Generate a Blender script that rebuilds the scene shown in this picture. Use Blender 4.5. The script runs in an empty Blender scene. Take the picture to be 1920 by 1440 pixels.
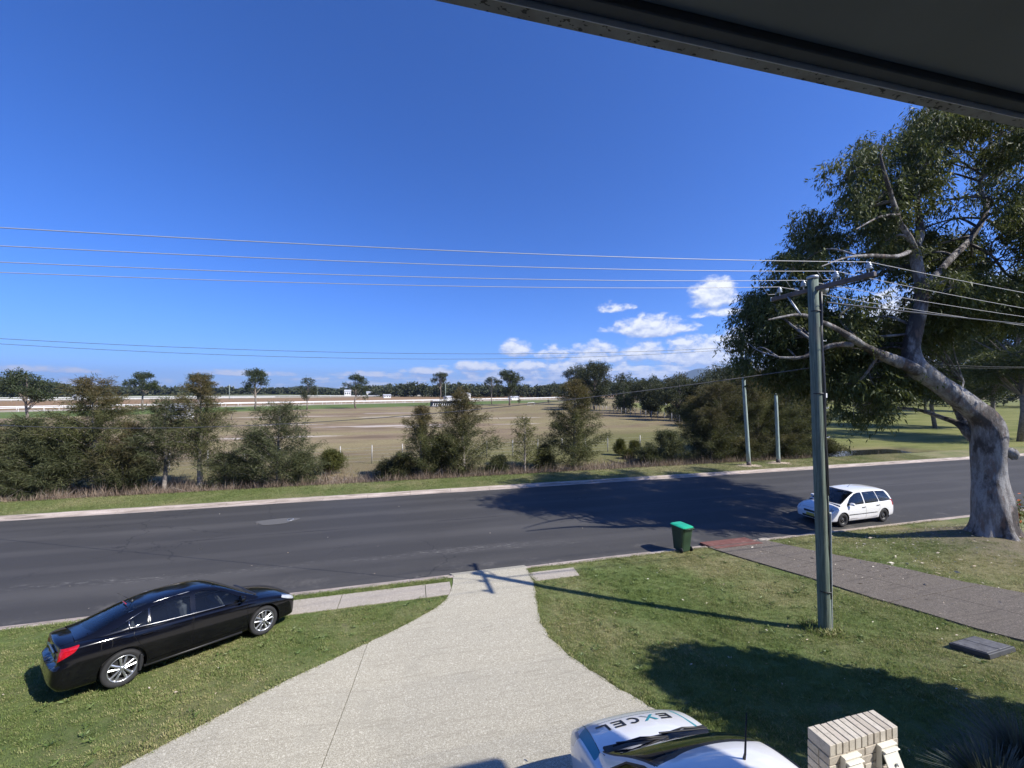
import bpy, bmesh, math, random
import numpy as np
from mathutils import Vector, Matrix

SC = bpy.context.scene
COL = SC.collection
R = math.radians
rng = np.random.default_rng(7)
random.seed(7)

# ------------------------------------------------------------------ camera
YAW = 14.4                                   # the house front is parallel to the road (X axis); the view turns right
cam_d = bpy.data.cameras.new('camera')
cam = bpy.data.objects.new('camera', cam_d)
COL.objects.link(cam)
cam.location = (0, 0, 6.2)
cam.rotation_euler = (R(90 + 0.93), 0, R(-YAW))
cam_d.sensor_fit = 'HORIZONTAL'
cam_d.sensor_width = 36.0
cam_d.lens = 36.0 * 740 / 1920
cam_d.clip_start = 0.05
cam_d.clip_end = 40000
SC.camera = cam

# ------------------------------------------------------------------ light
SUN_EL = R(43.5)
sun_h = Vector((0.778, -0.628, 0)).normalized()
sun_dir = Vector((sun_h.x * math.cos(SUN_EL), sun_h.y * math.cos(SUN_EL), math.sin(SUN_EL)))   # towards the sun
sd = bpy.data.lights.new('sun', 'SUN')
sun = bpy.data.objects.new('sun', sd)
COL.objects.link(sun)
sd.energy = 4.6
sd.angle = R(0.53)
sd.color = (1.0, 0.955, 0.88)
sun.rotation_euler = (-sun_dir).to_track_quat('-Z', 'Y').to_euler()
sun.location = (10, -10, 40)
SKY_STRENGTH = 0.108
SC.view_settings.view_transform = 'Standard'
SC.view_settings.look = 'None'
SC.view_settings.exposure = 0.78
SC.view_settings.gamma = 1.0
SC.view_settings.use_curve_mapping = False
SC.render.engine = 'CYCLES'
SC.cycles.use_denoising = True
SC.cycles.max_bounces = 8
SC.cycles.diffuse_bounces = 3
SC.cycles.glossy_bounces = 4
SC.cycles.transmission_bounces = 6
SC.cycles.transparent_max_bounces = 12
SC.cycles.caustics_reflective = False
SC.cycles.caustics_refractive = False


# ------------------------------------------------------------------ node helper
class NT:
    def __init__(self, tree):
        self.t = tree
        self.n = tree.nodes
        self.l = tree.links

    def node(self, typ, **kw):
        n = self.n.new(typ)
        for k, v in kw.items():
            setattr(n, k, v)
        return n

    def put(self, sock, v):
        if isinstance(v, bpy.types.NodeSocket):
            self.l.new(v, sock)
        elif isinstance(v, (tuple, list)) and len(v) == 3 and sock.type == 'RGBA':
            sock.default_value = (*v, 1)
        else:
            sock.default_value = v

    def math(self, op, a, b=0.0, c=None, clamp=False):
        n = self.node('ShaderNodeMath', operation=op, use_clamp=clamp)
        self.put(n.inputs[0], a)
        self.put(n.inputs[1], b)
        if c is not None:
            self.put(n.inputs[2], c)
        return n.outputs[0]

    def vmath(self, op, a, b=(0, 0, 0)):
        n = self.node('ShaderNodeVectorMath', operation=op)
        self.put(n.inputs[0], a)
        if op == 'SCALE':
            self.put(n.inputs['Scale'], b)
        else:
            self.put(n.inputs[1], b)
        return n.outputs['Value'] if op in ('LENGTH', 'DOT_PRODUCT', 'DISTANCE') else n.outputs[0]

    def mix(self, f, a, b, blend='MIX'):
        n = self.node('ShaderNodeMix', data_type='RGBA', blend_type=blend)
        self.put(n.inputs[0], f)
        self.put(n.inputs[6], a)
        self.put(n.inputs[7], b)
        return n.outputs[2]

    def noise(self, vec, scale, detail=4.0, rough=0.55, dist=0.0, out=0, lac=2.0):
        n = self.node('ShaderNodeTexNoise')
        if vec is not None:
            self.l.new(vec, n.inputs['Vector'])
        n.inputs['Scale'].default_value = scale
        n.inputs['Detail'].default_value = detail
        n.inputs['Roughness'].default_value = rough
        n.inputs['Distortion'].default_value = dist
        n.inputs['Lacunarity'].default_value = lac
        return n.outputs[out]

    def voro(self, vec, scale, feature='F1', out='Distance'):
        n = self.node('ShaderNodeTexVoronoi', feature=feature)
        self.l.new(vec, n.inputs['Vector'])
        n.inputs['Scale'].default_value = scale
        return n.outputs[out]

    def ramp(self, f, lo, hi, smooth=True):
        n = self.node('ShaderNodeMapRange', clamp=True, interpolation_type='SMOOTHSTEP' if smooth else 'LINEAR')
        self.put(n.inputs['Value'], f)
        self.put(n.inputs['From Min'], lo)
        self.put(n.inputs['From Max'], hi)
        return n.outputs[0]

    def cramp(self, f, stops):
        n = self.node('ShaderNodeValToRGB')
        self.put(n.inputs[0], f)
        e = n.color_ramp.elements
        while len(e) < len(stops):
            e.new(0.5)
        for el, (p, c) in zip(e, stops):
            el.position = p
            el.color = (*c, 1)
        return n.outputs[0]

    def mapping(self, vec, scale=(1, 1, 1), loc=(0, 0, 0), rot=(0, 0, 0)):
        n = self.node('ShaderNodeMapping')
        self.l.new(vec, n.inputs['Vector'])
        n.inputs['Scale'].default_value = scale
        n.inputs['Location'].default_value = loc
        n.inputs['Rotation'].default_value = rot
        return n.outputs[0]

    def sep(self, vec):
        n = self.node('ShaderNodeSeparateXYZ')
        self.l.new(vec, n.inputs[0])
        return n.outputs[0], n.outputs[1], n.outputs[2]

    def comb(self, x, y, z):
        n = self.node('ShaderNodeCombineXYZ')
        self.put(n.inputs[0], x)
        self.put(n.inputs[1], y)
        self.put(n.inputs[2], z)
        return n.outputs[0]

    def bump(self, h, strength=0.3, dist=0.02):
        n = self.node('ShaderNodeBump')
        n.inputs['Strength'].default_value = strength
        n.inputs['Distance'].default_value = dist
        self.l.new(h, n.inputs['Height'])
        return n.outputs[0]


MATS = {}


def new_mat(name):
    m = bpy.data.materials.new(name)
    m.use_nodes = True
    nt = NT(m.node_tree)
    b = m.node_tree.nodes['Principled BSDF']
    MATS[name] = m
    return m, nt, b


def bset(nt, b, **kw):
    names = dict(color='Base Color', rough='Roughness', metal='Metallic', spec='Specular IOR Level', normal='Normal',
                 coat='Coat Weight', coatr='Coat Roughness', trans='Transmission Weight', ior='IOR', alpha='Alpha',
                 sheen='Sheen Weight')
    for k, v in kw.items():
        nt.put(b.inputs[names[k]], v)


def pos_of(nt):
    return nt.node('ShaderNodeNewGeometry').outputs['Position']


def obj_of(nt):
    return nt.node('ShaderNodeTexCoord').outputs['Object']


def simple(name, col, rough=0.5, metal=0.0, spec=0.5, var=0.12, scale=8.0, bump=0.0, bscale=60.0, coat=0.0, world=False):
    """a plain material with a little grain and wear"""
    m, nt, b = new_mat(name)
    co = pos_of(nt) if world else obj_of(nt)
    f = nt.noise(co, scale, 5, 0.6)
    dark = tuple(c * (1 - var) for c in col)
    lite = tuple(min(1, c * (1 + var)) for c in col)
    bset(nt, b, color=nt.cramp(f, [(0.3, dark), (0.7, lite)]), rough=rough, metal=metal, spec=spec)
    if coat:
        bset(nt, b, coat=coat, coatr=0.03)
    if bump:
        bset(nt, b, normal=nt.bump(nt.noise(co, bscale, 3), bump, 0.01))
    return m


# ------------------------------------------------------------------ object helpers
def tag(o, label=None, cat=None, group=None, kind=None):
    if label:
        o['label'] = label
    if cat:
        o['category'] = cat
    if group:
        o['group'] = group
    if kind:
        o['kind'] = kind
    return o


def empty(name, loc, label=None, cat=None, group=None, rz=0.0, scale=1.0):
    o = bpy.data.objects.new(name, None)
    COL.objects.link(o)
    o.location = loc
    o.rotation_euler = (0, 0, rz)
    o.scale = (scale,) * 3
    o.empty_display_size = 0.2
    return tag(o, label, cat, group)


def link(name, me, parent=None, loc=None, kind=None, label=None):
    o = bpy.data.objects.new(name, me)
    COL.objects.link(o)
    if parent is not None:
        o.parent = parent
    if loc is not None:
        o.location = loc
    return tag(o, label, None, None, kind)


def mesh_np(name, V, F, mats=None, midx=None, smooth=False):
    """mesh from numpy: V (n,3), F (m,k) all k-gons"""
    V = np.asarray(V, np.float32)
    F = np.asarray(F, np.int32)
    me = bpy.data.meshes.new(name)
    k = F.shape[1]
    me.vertices.add(len(V))
    me.vertices.foreach_set('co', V.ravel())
    me.loops.add(F.size)
    me.loops.foreach_set('vertex_index', F.ravel())
    me.polygons.add(len(F))
    me.polygons.foreach_set('loop_start', np.arange(0, F.size, k, dtype=np.int32))
    me.polygons.foreach_set('loop_total', np.full(len(F), k, np.int32))
    if smooth:
        me.polygons.foreach_set('use_smooth', np.ones(len(F), bool))
    for m in (mats or []):
        me.materials.append(m)
    if midx is not None:
        me.polygons.foreach_set('material_index', np.asarray(midx, np.int32))
    me.update(calc_edges=True)
    return me


class MB:
    """collects simple shapes for ONE mesh"""

    def __init__(self):
        self.v, self.f, self.mi, self.sm = [], [], [], []
        self.cur = 0

    def add(self, v, f, smooth=False):
        o = len(self.v)
        self.v.extend([tuple(p) for p in v])
        for q in f:
            self.f.append([i + o for i in q])
            self.mi.append(self.cur)
            self.sm.append(smooth)
        return self

    def box(self, c, s, rz=0.0, rot=None, taper=1.0):
        hx, hy, hz = s[0] / 2, s[1] / 2, s[2] / 2
        pts = []
        for z, t in ((-hz, 1.0), (hz, taper)):
            for x, y in ((-hx, -hy), (hx, -hy), (hx, hy), (-hx, hy)):
                pts.append(Vector((x * t, y * t, z)))
        M = rot if rot is not None else Matrix.Rotation(rz, 3, 'Z')
        pts = [M @ p + Vector(c) for p in pts]
        return self.add(pts, [(0, 3, 2, 1), (4, 5, 6, 7), (0, 1, 5, 4), (1, 2, 6, 5), (2, 3, 7, 6), (3, 0, 4, 7)])

    def bbox(self, c, s, bev=0.006, rz=0.0, rot=None):
        """box with chamfered edges"""
        hx, hy, hz = s[0] / 2, s[1] / 2, s[2] / 2
        b = min(bev, hx * .9, hy * .9, hz * .9)
        M = rot if rot is not None else Matrix.Rotation(rz, 3, 'Z')
        bm = bmesh.new()
        bmesh.ops.create_cube(bm, size=1)
        for v in bm.verts:
            v.co = Vector((v.co.x * 2 * hx, v.co.y * 2 * hy, v.co.z * 2 * hz))
        bmesh.ops.bevel(bm, geom=list(bm.edges), offset=b, segments=1, affect='EDGES')
        bm.verts.index_update()
        vs = [M @ v.co + Vector(c) for v in bm.verts]
        fs = [[v.index for v in f.verts] for f in bm.faces]
        bm.free()
        return self.add(vs, fs)

    def tube(self, pts, rad, seg=8, cap=True, smooth=True):
        pts = [Vector(p) for p in pts]
        n = len(pts)
        if not hasattr(rad, '__len__'):
            rad = [rad] * n
        v, f = [], []
        up = None
        for i, p in enumerate(pts):
            d = (pts[min(i + 1, n - 1)] - pts[max(i - 1, 0)]).normalized()
            if up is None:
                a = Vector((0, 0, 1)) if abs(d.z) < 0.9 else Vector((1, 0, 0))
                up = d.cross(a).normalized()
            up = (up - d * up.dot(d)).normalized()
            w = d.cross(up)
            for k in range(seg):
                t = 2 * math.pi * k / seg
                v.append(p + (up * math.cos(t) + w * math.sin(t)) * rad[i])
        for i in range(n - 1):
            for k in range(seg):
                k2 = (k + 1) % seg
                f.append((i * seg + k, i * seg + k2, (i + 1) * seg + k2, (i + 1) * seg + k))
        if cap:
            f.append(tuple(range(seg))[::-1])
            f.append(tuple((n - 1) * seg + k for k in range(seg)))
        return self.add(v, f, smooth)

    def lathe(self, prof, seg=24, M=None, smooth=True):
        """prof: (r, z) list turned about Z, then moved by 4x4 M"""
        M = M or Matrix()
        v, f = [], []
        for r, z in prof:
            for k in range(seg):
                t = 2 * math.pi * k / seg
                v.append(M @ Vector((r * math.cos(t), r * math.sin(t), z)))
        for i in range(len(prof) - 1):
            for k in range(seg):
                k2 = (k + 1) % seg
                f.append((i * seg + k, i * seg + k2, (i + 1) * seg + k2, (i + 1) * seg + k))
        return self.add(v, f, smooth)

    def prism(self, poly, z0, z1, M=None):
        M = M or Matrix()
        n = len(poly)
        v = [M @ Vector((x, y, z0)) for x, y in poly] + [M @ Vector((x, y, z1)) for x, y in poly]
        f = [tuple(range(n))[::-1], tuple(range(n, 2 * n))]
        f += [(i, (i + 1) % n, n + (i + 1) % n, n + i) for i in range(n)]
        return self.add(v, f)

    def mesh(self, name, mats):
        me = bpy.data.meshes.new(name)
        me.from_pydata(self.v, [], self.f)
        for m in (mats if isinstance(mats, (list, tuple)) else [mats]):
            me.materials.append(m)
        me.polygons.foreach_set('material_index', np.asarray(self.mi, np.int32))
        me.polygons.foreach_set('use_smooth', np.asarray(self.sm, bool))
        me.update()
        return me

    def build(self, name, mats, parent=None, loc=None, kind=None, label=None):
        return link(name, self.mesh(name, mats), parent, loc, kind, label)


def tr(x, y, z):
    return Matrix.Translation((x, y, z))


def kids(o):
    return [c for c in bpy.data.objects if c.parent == o]


def copy_tree(o, parent=None):
    c = o.copy()
    COL.objects.link(c)
    c.parent = parent
    for ch in kids(o):
        copy_tree(ch, c)
    return c


def smoothstep(a, b, x):
    t = np.clip((np.asarray(x, float) - a) / (b - a), 0, 1)
    return t * t * (3 - 2 * t)


def unit(v):
    return v / np.maximum(np.linalg.norm(v, axis=1, keepdims=True), 1e-9)

# ------------------------------------------------------------------ sky
world = bpy.data.worlds.new('World')
SC.world = world
world.use_nodes = True
nt = NT(world.node_tree)
for n in list(nt.n):
    nt.n.remove(n)
out = nt.node('ShaderNodeOutputWorld')
bg = nt.node('ShaderNodeBackground')
nt.l.new(bg.outputs[0], out.inputs[0])
sky = nt.node('ShaderNodeTexSky', sky_type='NISHITA')
sky.sun_disc = False
sky.sun_elevation = SUN_EL
sky.sun_rotation = math.atan2(sun_h.x, sun_h.y)
sky.altitude = 10
sky.air_density = 0.85
sky.dust_density = 0.45
sky.ozone_density = 5.0
skyc = nt.node('ShaderNodeHueSaturation')
skyc.inputs['Saturation'].default_value = 1.06
nt.l.new(nt.mix(1.0, sky.outputs[0], (0.50, 0.66, 1.07), 'MULTIPLY'), skyc.inputs['Color'])
# cumulus: fractal noise over (azimuth, height), flat bases, sunlit tops
gen = nt.node('ShaderNodeTexCoord').outputs['Generated']
gx, gy, gz_ = nt.sep(nt.vmath('NORMALIZE', gen))
az = nt.math('ARCTAN2', gx, gy)                         # 0 straight across the road, + to the right
hor = nt.math('SQRT', nt.math('ADD', nt.math('MULTIPLY', gx, gx), nt.math('MULTIPLY', gy, gy)))
el = nt.math('ARCTAN2', gz_, hor)
# single clouds: (azimuth, base height, half width, height, weight)
PUFFS = ((.724, .203, .052, .046, 1.05), (.59, .142, .075, .040, .95), (.52, .146, .05, .022, .8), (.655, .142, .045, .020, .75), (.50, .197, .04, .020, .7), (.54, .200, .02, .018, .6), (.735, .169, .06, .016, .75),
         (.262, .098, .045, .034, .9), (.355, .086, .045, .030, .8), (.16, .056, .06, .020, .95), (.05, .045, .07, .014, .9), (-.10, .036, .09, .011, .85), (-.35, .034, .10, .010, .8), (-.62, .032, .08, .009, .7), (.29, .058, .07, .020, .95), (.40, .054, .08, .020, .95), (.46, .080, .07, .042, .9), (.575, .082, .07, .040, .85), (.70, .072, .10, .055, .95), (.80, .10, .07, .04, .9), (.90, .09, .14, .07, 1.0), (1.1, .12, .16, .07, 1.0), (1.35, .08, .2, .06, 1.0),
         (-1.30, .06, .12, .04, .9), (-1.75, .05, .2, .05, .9), (2.1, .08, .2, .06, .9), (2.7, .06, .2, .05, .9), (-2.5, .07, .2, .05, .9))


def cloud_density(el_off):
    e = nt.math('ADD', el, el_off)
    v2 = nt.comb(nt.math('MULTIPLY', az, 6.0), nt.math('MULTIPLY', e, 9.5), 1.7)
    warp = nt.noise(v2, 2.2, 2.0, 0.5)
    fine = nt.noise(v2, 5.2, 9.0, 0.62, 0.2)
    rows = nt.noise(nt.comb(nt.math('MULTIPLY', az, 3.4), nt.math('MULTIPLY', nt.math('LOGARITHM', nt.math('ADD', nt.math('MAXIMUM', e, 0.0), 0.012), 2.718), 3.1), 4.2), 2.4, 5.0, 0.6)
    rb = nt.math('MULTIPLY', nt.ramp(az, -0.40, 0.45), nt.math('SUBTRACT', 1.0, nt.ramp(az, 2.2, 3.0)))
    top = nt.math('ADD', 0.034, nt.math('MULTIPLY', rb, 0.058))
    bank = nt.math('SUBTRACT', 1.0, nt.ramp(nt.math('DIVIDE', e, top), 0.45, 1.10))
    d = nt.math('ADD', nt.math('MULTIPLY', bank, nt.math('ADD', 0.38, nt.math('MULTIPLY', rb, 0.34))), nt.math('MULTIPLY', nt.math('SUBTRACT', rows, 0.5), 1.15))
    d = nt.math('MULTIPLY', d, nt.ramp(bank, 0.0, 0.25))
    for (a0, e0, ra, he, w) in PUFFS:
        da = nt.math('DIVIDE', nt.math('SUBTRACT', az, a0), ra)
        de = nt.math('DIVIDE', nt.math('SUBTRACT', e, e0), he)
        under = nt.math('LESS_THAN', de, 0.0)
        de = nt.math('MULTIPLY', de, nt.math('ADD', 1.0, nt.math('MULTIPLY', under, 1.5)))
        rr = nt.math('ADD', nt.math('MULTIPLY', da, da), nt.math('MULTIPLY', de, de))
        d = nt.math('MAXIMUM', d, nt.math('MULTIPLY', nt.math('SUBTRACT', 1.0, nt.ramp(rr, 0.0, 1.7, False)), w))
    d = nt.math('ADD', d, nt.math('MULTIPLY', nt.math('SUBTRACT', fine, 0.5), nt.math('MULTIPLY', nt.ramp(d, -0.05, 0.25), 1.75)))
    return nt.math('ADD', d, nt.math('MULTIPLY', nt.math('SUBTRACT', warp, 0.5), nt.math('MULTIPLY', nt.ramp(d, -0.05, 0.25), 0.5)))


den = cloud_density(0.0)
den_up = cloud_density(0.011)
cover = nt.ramp(den, 0.22, 0.80)
litness = nt.math('ADD', nt.math('MULTIPLY', nt.ramp(nt.math('SUBTRACT', den, den_up), -0.30, 0.34, False), 0.8), nt.math('MULTIPLY', nt.ramp(den, 0.4, 1.1), 0.2))
cl_col = nt.mix(litness, (2.3, 2.9, 4.5), (6.0, 6.1, 6.3))
final = nt.mix(nt.math('MULTIPLY', cover, 0.97), skyc.outputs[0], cl_col)
nt.l.new(final, bg.inputs[0])
bg.inputs[1].default_value = SKY_STRENGTH

# ------------------------------------------------------------------ lie of the land (metres; X along the road, Y away from the house)
KERB_N, KERB_F = 13.2, 24.3
GP = [(0, .12), (1.5, .17), (3, .24), (5, .40), (7, .68), (9, 1.12), (10, 1.38), (11, 1.6), (13, 1.8), (16, 1.9), (40, 2.2)]

GL = [(0, .12), (1.2, .16), (2, .20), (3.4, .43), (5, .68), (7, .98), (9, 1.28), (11, 1.6), (13, 1.8), (16, 1.9), (40, 2.2)]   # steeper on the left


def gz(x, y):
    """ground height, arrays or numbers"""
    x = np.asarray(x, float)
    y = np.asarray(y, float)
    b = np.interp(KERB_N - y, [a for a, _ in GP], [c for _, c in GP])
    l = np.interp(KERB_N - y, [a for a, _ in GL], [c for _, c in GL])
    t = smoothstep(-3.5, 0, x)
    near = l * (1 - t) + b * t
    near = near + .62 * np.exp(-((x - 21.3) / 3.3) ** 2 - ((y - 9.8) / 2.5) ** 2) * (1 - smoothstep(11.2, 13.0, y))       # mound round the gum's roots
    far = np.interp(y, [24.8, 27.9, 28.6, 29.6, 31.2, 33, 60, 200, 3000], [.12, .08, -.35, -.85, -.75, -.27, -.4, -.4, -.5])
    flat = np.interp(y, [24.8, 27.9, 33, 60, 200, 3000], [.12, .08, -.05, -.3, -.4, -.5])
    t = smoothstep(49.5, 53.0, x + .35 * np.sin(y * 2.1))
    far = far * (1 - t) + flat * t
    far = far + .24 * smoothstep(39, 43, x) * smoothstep(31.5, 32.2, y) * (1 - smoothstep(60, 120, y)) * (1 - t)
    return np.where(y < KERB_N, near, np.where(y < 24.6, 0.0, far))


def gzf(x, y):
    return float(gz(x, y))


def grid_mesh(name, xs, ys, mat, zoff=0.0, zfun=None):
    X, Y = np.meshgrid(np.asarray(xs, float), np.asarray(ys, float))
    Z = (zfun or gz)(X, Y) + zoff
    V = np.stack([X.ravel(), Y.ravel(), Z.ravel()], 1)
    nx, ny = len(xs), len(ys)
    i, j = np.meshgrid(np.arange(nx - 1), np.arange(ny - 1))
    a = (j * nx + i).ravel()
    F = np.stack([a, a + 1, a + 1 + nx, a + nx], 1)
    return mesh_np(name, V, F, [mat], smooth=True)


# --- ground materials (world position, so neighbouring sheets run on into each other)
def lawn_material(name, green, green2, straw, dry_bias=0.0):
    m, nt, b = new_mat(name)
    p = pos_of(nt)
    big = nt.noise(p, 0.35, 4, 0.6)
    mid = nt.noise(p, 1.6, 4, 0.65)
    fine = nt.noise(p, 22.0, 4, 0.7)
    micro = nt.noise(p, 90.0, 3, 0.7)
    c = nt.mix(nt.ramp(mid, 0.35, 0.65), green, green2)
    dry = nt.math('ADD', nt.math('MULTIPLY', nt.math('SUBTRACT', big, 0.5), 2.2), nt.math('MULTIPLY', nt.math('SUBTRACT', fine, 0.5), 1.3))
    dry = nt.math('ADD', dry, 0.30 + dry_bias)
    # thinner, drier turf toward the neighbour's drive and under the gum
    x, y, z = nt.sep(p)
    dx = nt.ramp(x, 6.5, 12.0)
    dry = nt.math('ADD', dry, nt.math('MULTIPLY', dx, 0.28))
    c = nt.mix(nt.ramp(dry, 0.05, 1.0), c, straw)
    shade = nt.ramp(micro, 0.25, 0.75, False)
    c = nt.mix(nt.math('MULTIPLY', nt.math('SUBTRACT', 1.0, shade), 0.42), c, (0.012, 0.018, 0.006))
    thin = nt.math('MULTIPLY', nt.ramp(nt.noise(p, 0.9, 5, 0.7, 0.4), 0.60, 0.72), 0.55)
    c = nt.mix(thin, c, (0.20, 0.165, 0.105))
    # bare litter round the gum tree
    dgt = nt.vmath('DISTANCE', p, (21.0, 9.9, 0.8))
    bare = nt.math('MULTIPLY', nt.ramp(nt.math('ADD', nt.math('MULTIPLY', dgt, -0.36), nt.math('MULTIPLY', mid, 1.2)), -0.75, 0.25), 0.7)
    c = nt.mix(bare, c, nt.mix(fine, (0.10, 0.075, 0.055), (0.28, 0.22, 0.17)))
    bset(nt, b, color=c, rough=0.85, spec=0.25, normal=nt.bump(nt.noise(p, 45.0, 4, 0.8), 0.9, 0.03))
    return m


LAWN = lawn_material('lawn', (0.110, 0.156, 0.040), (0.146, 0.194, 0.054), (0.28, 0.25, 0.125), -0.02)
VERGE = lawn_material('verge_turf', (0.122, 0.156, 0.044), (0.150, 0.182, 0.055), (0.28, 0.245, 0.125), 0.0)


def concrete_material(name, base, speck, dark, scale=1.0, streak=0.35):
    m, nt, b = new_mat(name)
    p = pos_of(nt)
    f1 = nt.noise(p, 70.0 * scale, 3, 0.8)
    f2 = nt.noise(p, 28.0 * scale, 4, 0.7)
    big = nt.noise(p, 0.9, 5, 0.65)
    st = nt.noise(nt.mapping(p, (0.9, 9.0, 1)), 1.3, 5, 0.65)
    c = nt.mix(nt.ramp(f1, 0.40, 0.62), dark, base)
    c = nt.mix(nt.math('MULTIPLY', nt.ramp(f2, 0.52, 0.70), 0.8), c, speck)
    c = nt.mix(nt.math('MULTIPLY', nt.ramp(st, 0.50, 0.75), streak), c, dark)
    c = nt.mix(nt.math('MULTIPLY', nt.ramp(big, 0.50, 0.78), 0.5), c, tuple(k * 0.62 for k in base))
    sn = nt.noise(p, 0.55, 6, 0.7, 0.5)
    c = nt.mix(nt.math('MULTIPLY', nt.ramp(sn, 0.56, 0.74), 0.30), c, tuple(k * 0.45 for k in base))
    sp = nt.noise(p, 3.2, 3, 0.6)
    c = nt.mix(nt.math('MULTIPLY', nt.ramp(sp, 0.68, 0.74), 0.35), c, tuple(k * 0.3 for k in base))
    bset(nt, b, color=c, rough=0.85, spec=0.3, normal=nt.bump(f1, 0.35, 0.008))
    return m


DRIVE = concrete_material('driveway_concrete', (0.51, 0.475, 0.375), (0.67, 0.635, 0.515), (0.25, 0.225, 0.168), 1.0, 0.55)
PATH = concrete_material('path_concrete', (0.46, 0.405, 0.33), (0.56, 0.505, 0.43), (0.24, 0.215, 0.18), 1.0, 0.5)
OLDDRIVE = concrete_material('weathered_concrete', (0.185, 0.160, 0.130), (0.28, 0.245, 0.205), (0.068, 0.057, 0.048), 0.8, 0.85)


def kerb_material():
    m, nt, b = new_mat('kerb_concrete')
    p = pos_of(nt)
    n1 = nt.noise(nt.mapping(p, (0.5, 6, 6)), 1.4, 6, 0.7)
    n2 = nt.noise(p, 30, 4, 0.7)
    c = nt.cramp(n1, [(0.28, (0.10, 0.082, 0.068)), (0.45, (0.30, 0.25, 0.21)), (0.62, (0.47, 0.40, 0.35)), (0.8, (0.56, 0.50, 0.44))])
    c = nt.mix(nt.math('MULTIPLY', nt.ramp(n2, 0.5, 0.75), 0.5), c, (0.15, 0.125, 0.105))
    bset(nt, b, color=c, rough=0.9, spec=0.25, normal=nt.bump(n2, 0.4, 0.01))
    return m


KERBM = kerb_material()


def road_material():
    m, nt, b = new_mat('asphalt')
    p = pos_of(nt)
    x, y, z = nt.sep(p)
    fine = nt.noise(p, 55, 4, 0.8)
    big = nt.noise(nt.mapping(p, (0.06, 0.45, 1)), 1.0, 5, 0.6)
    blot = nt.noise(p, 0.45, 5, 0.65)
    c = nt.cramp(fine, [(0.30, (0.031, 0.030, 0.029)), (0.62, (0.056, 0.054, 0.051)), (0.80, (0.110, 0.103, 0.095))])
    c = nt.mix(nt.math('MULTIPLY', nt.ramp(big, 0.45, 0.75), 0.55), c, (0.087, 0.083, 0.077))
    c = nt.mix(nt.math('MULTIPLY', nt.ramp(blot, 0.52, 0.75), 0.40), c, (0.038, 0.037, 0.037))
    # wheel paths, a dark tar seam down the middle, patch repairs
    wy = nt.math('ADD', y, nt.math('MULTIPLY', nt.math('SUBTRACT', nt.noise(p, 0.15, 3), 0.5), 0.8))
    wp_ = nt.math('SINE', nt.math('MULTIPLY', wy, 3.4))
    c = nt.mix(nt.math('MULTIPLY', nt.ramp(wp_, 0.2, 1.0), 0.28), c, (0.085, 0.081, 0.076))
    cm = nt.math('ABSOLUTE', nt.math('SUBTRACT', nt.math('ADD', y, nt.math('MULTIPLY', nt.math('SUBTRACT', nt.noise(p, 0.5, 5, .7), .5), .35)), 18.9))
    c = nt.mix(nt.math('MULTIPLY', nt.math('SUBTRACT', 1.0, nt.ramp(cm, 0.015, 0.06)), nt.math('MULTIPLY', nt.ramp(nt.noise(p, .3, 3), .42, .6), .75)), c, (0.018, 0.018, 0.02))
    crk = nt.voro(nt.mapping(nt.vmath('ADD', p, nt.vmath('SCALE', nt.noise(p, .9, 4, .6, 0, 1), .9)), (.22, .35, 1)), 1.0, 'DISTANCE_TO_EDGE')
    c = nt.mix(nt.math('MULTIPLY', nt.math('SUBTRACT', 1.0, nt.ramp(crk, 0.002, 0.010)), nt.math('MULTIPLY', nt.ramp(nt.noise(p, .12, 2), .46, .58), .7)), c, (0.02, 0.02, 0.021))
    # pale worn seam along the parking lane, gravel drifted to the gutter
    yy = nt.math('ADD', y, nt.math('MULTIPLY', nt.math('SUBTRACT', nt.noise(p, 0.22, 3), 0.5), 1.1))
    yy = nt.math('ADD', yy, nt.math('MULTIPLY', x, 0.033))
    seam = nt.math('SUBTRACT', 1.0, nt.ramp(nt.math('ABSOLUTE', nt.math('SUBTRACT', yy, 15.42)), 0.02, 0.40))
    grit = nt.ramp(nt.noise(nt.mapping(p, (0.55, 2.6, 1)), 5.0, 6, 0.8), 0.50, 0.72)
    patchy = nt.ramp(nt.noise(nt.mapping(p, (0.2, 1, 1)), 0.9, 3), 0.38, 0.62)
    fade = nt.math('SUBTRACT', 1.0, nt.math('MULTIPLY', nt.ramp(x, 2.0, 9.0), 0.65))
    seam = nt.math('MULTIPLY', nt.math('MULTIPLY', seam, grit), nt.math('MULTIPLY', patchy, fade))
    c = nt.mix(nt.math('MULTIPLY', seam, 0.85), c, (0.31, 0.295, 0.27))
    edge = nt.math('SUBTRACT', 1.0, nt.ramp(y, 13.4, 15.0))
    dust = nt.math('MULTIPLY', edge, nt.ramp(nt.noise(p, 0.8, 5, 0.7), 0.52, 0.72))
    c = nt.mix(nt.math('MULTIPLY', dust, 0.5), c, (0.20, 0.185, 0.165))
    rough = nt.math('ADD', 0.62, nt.math('MULTIPLY', fine, 0.2))
    bset(nt, b, color=c, rough=rough, spec=0.32, normal=nt.bump(fine, 0.30, 0.008))
    return m


ASPHALT = road_material()


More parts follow.
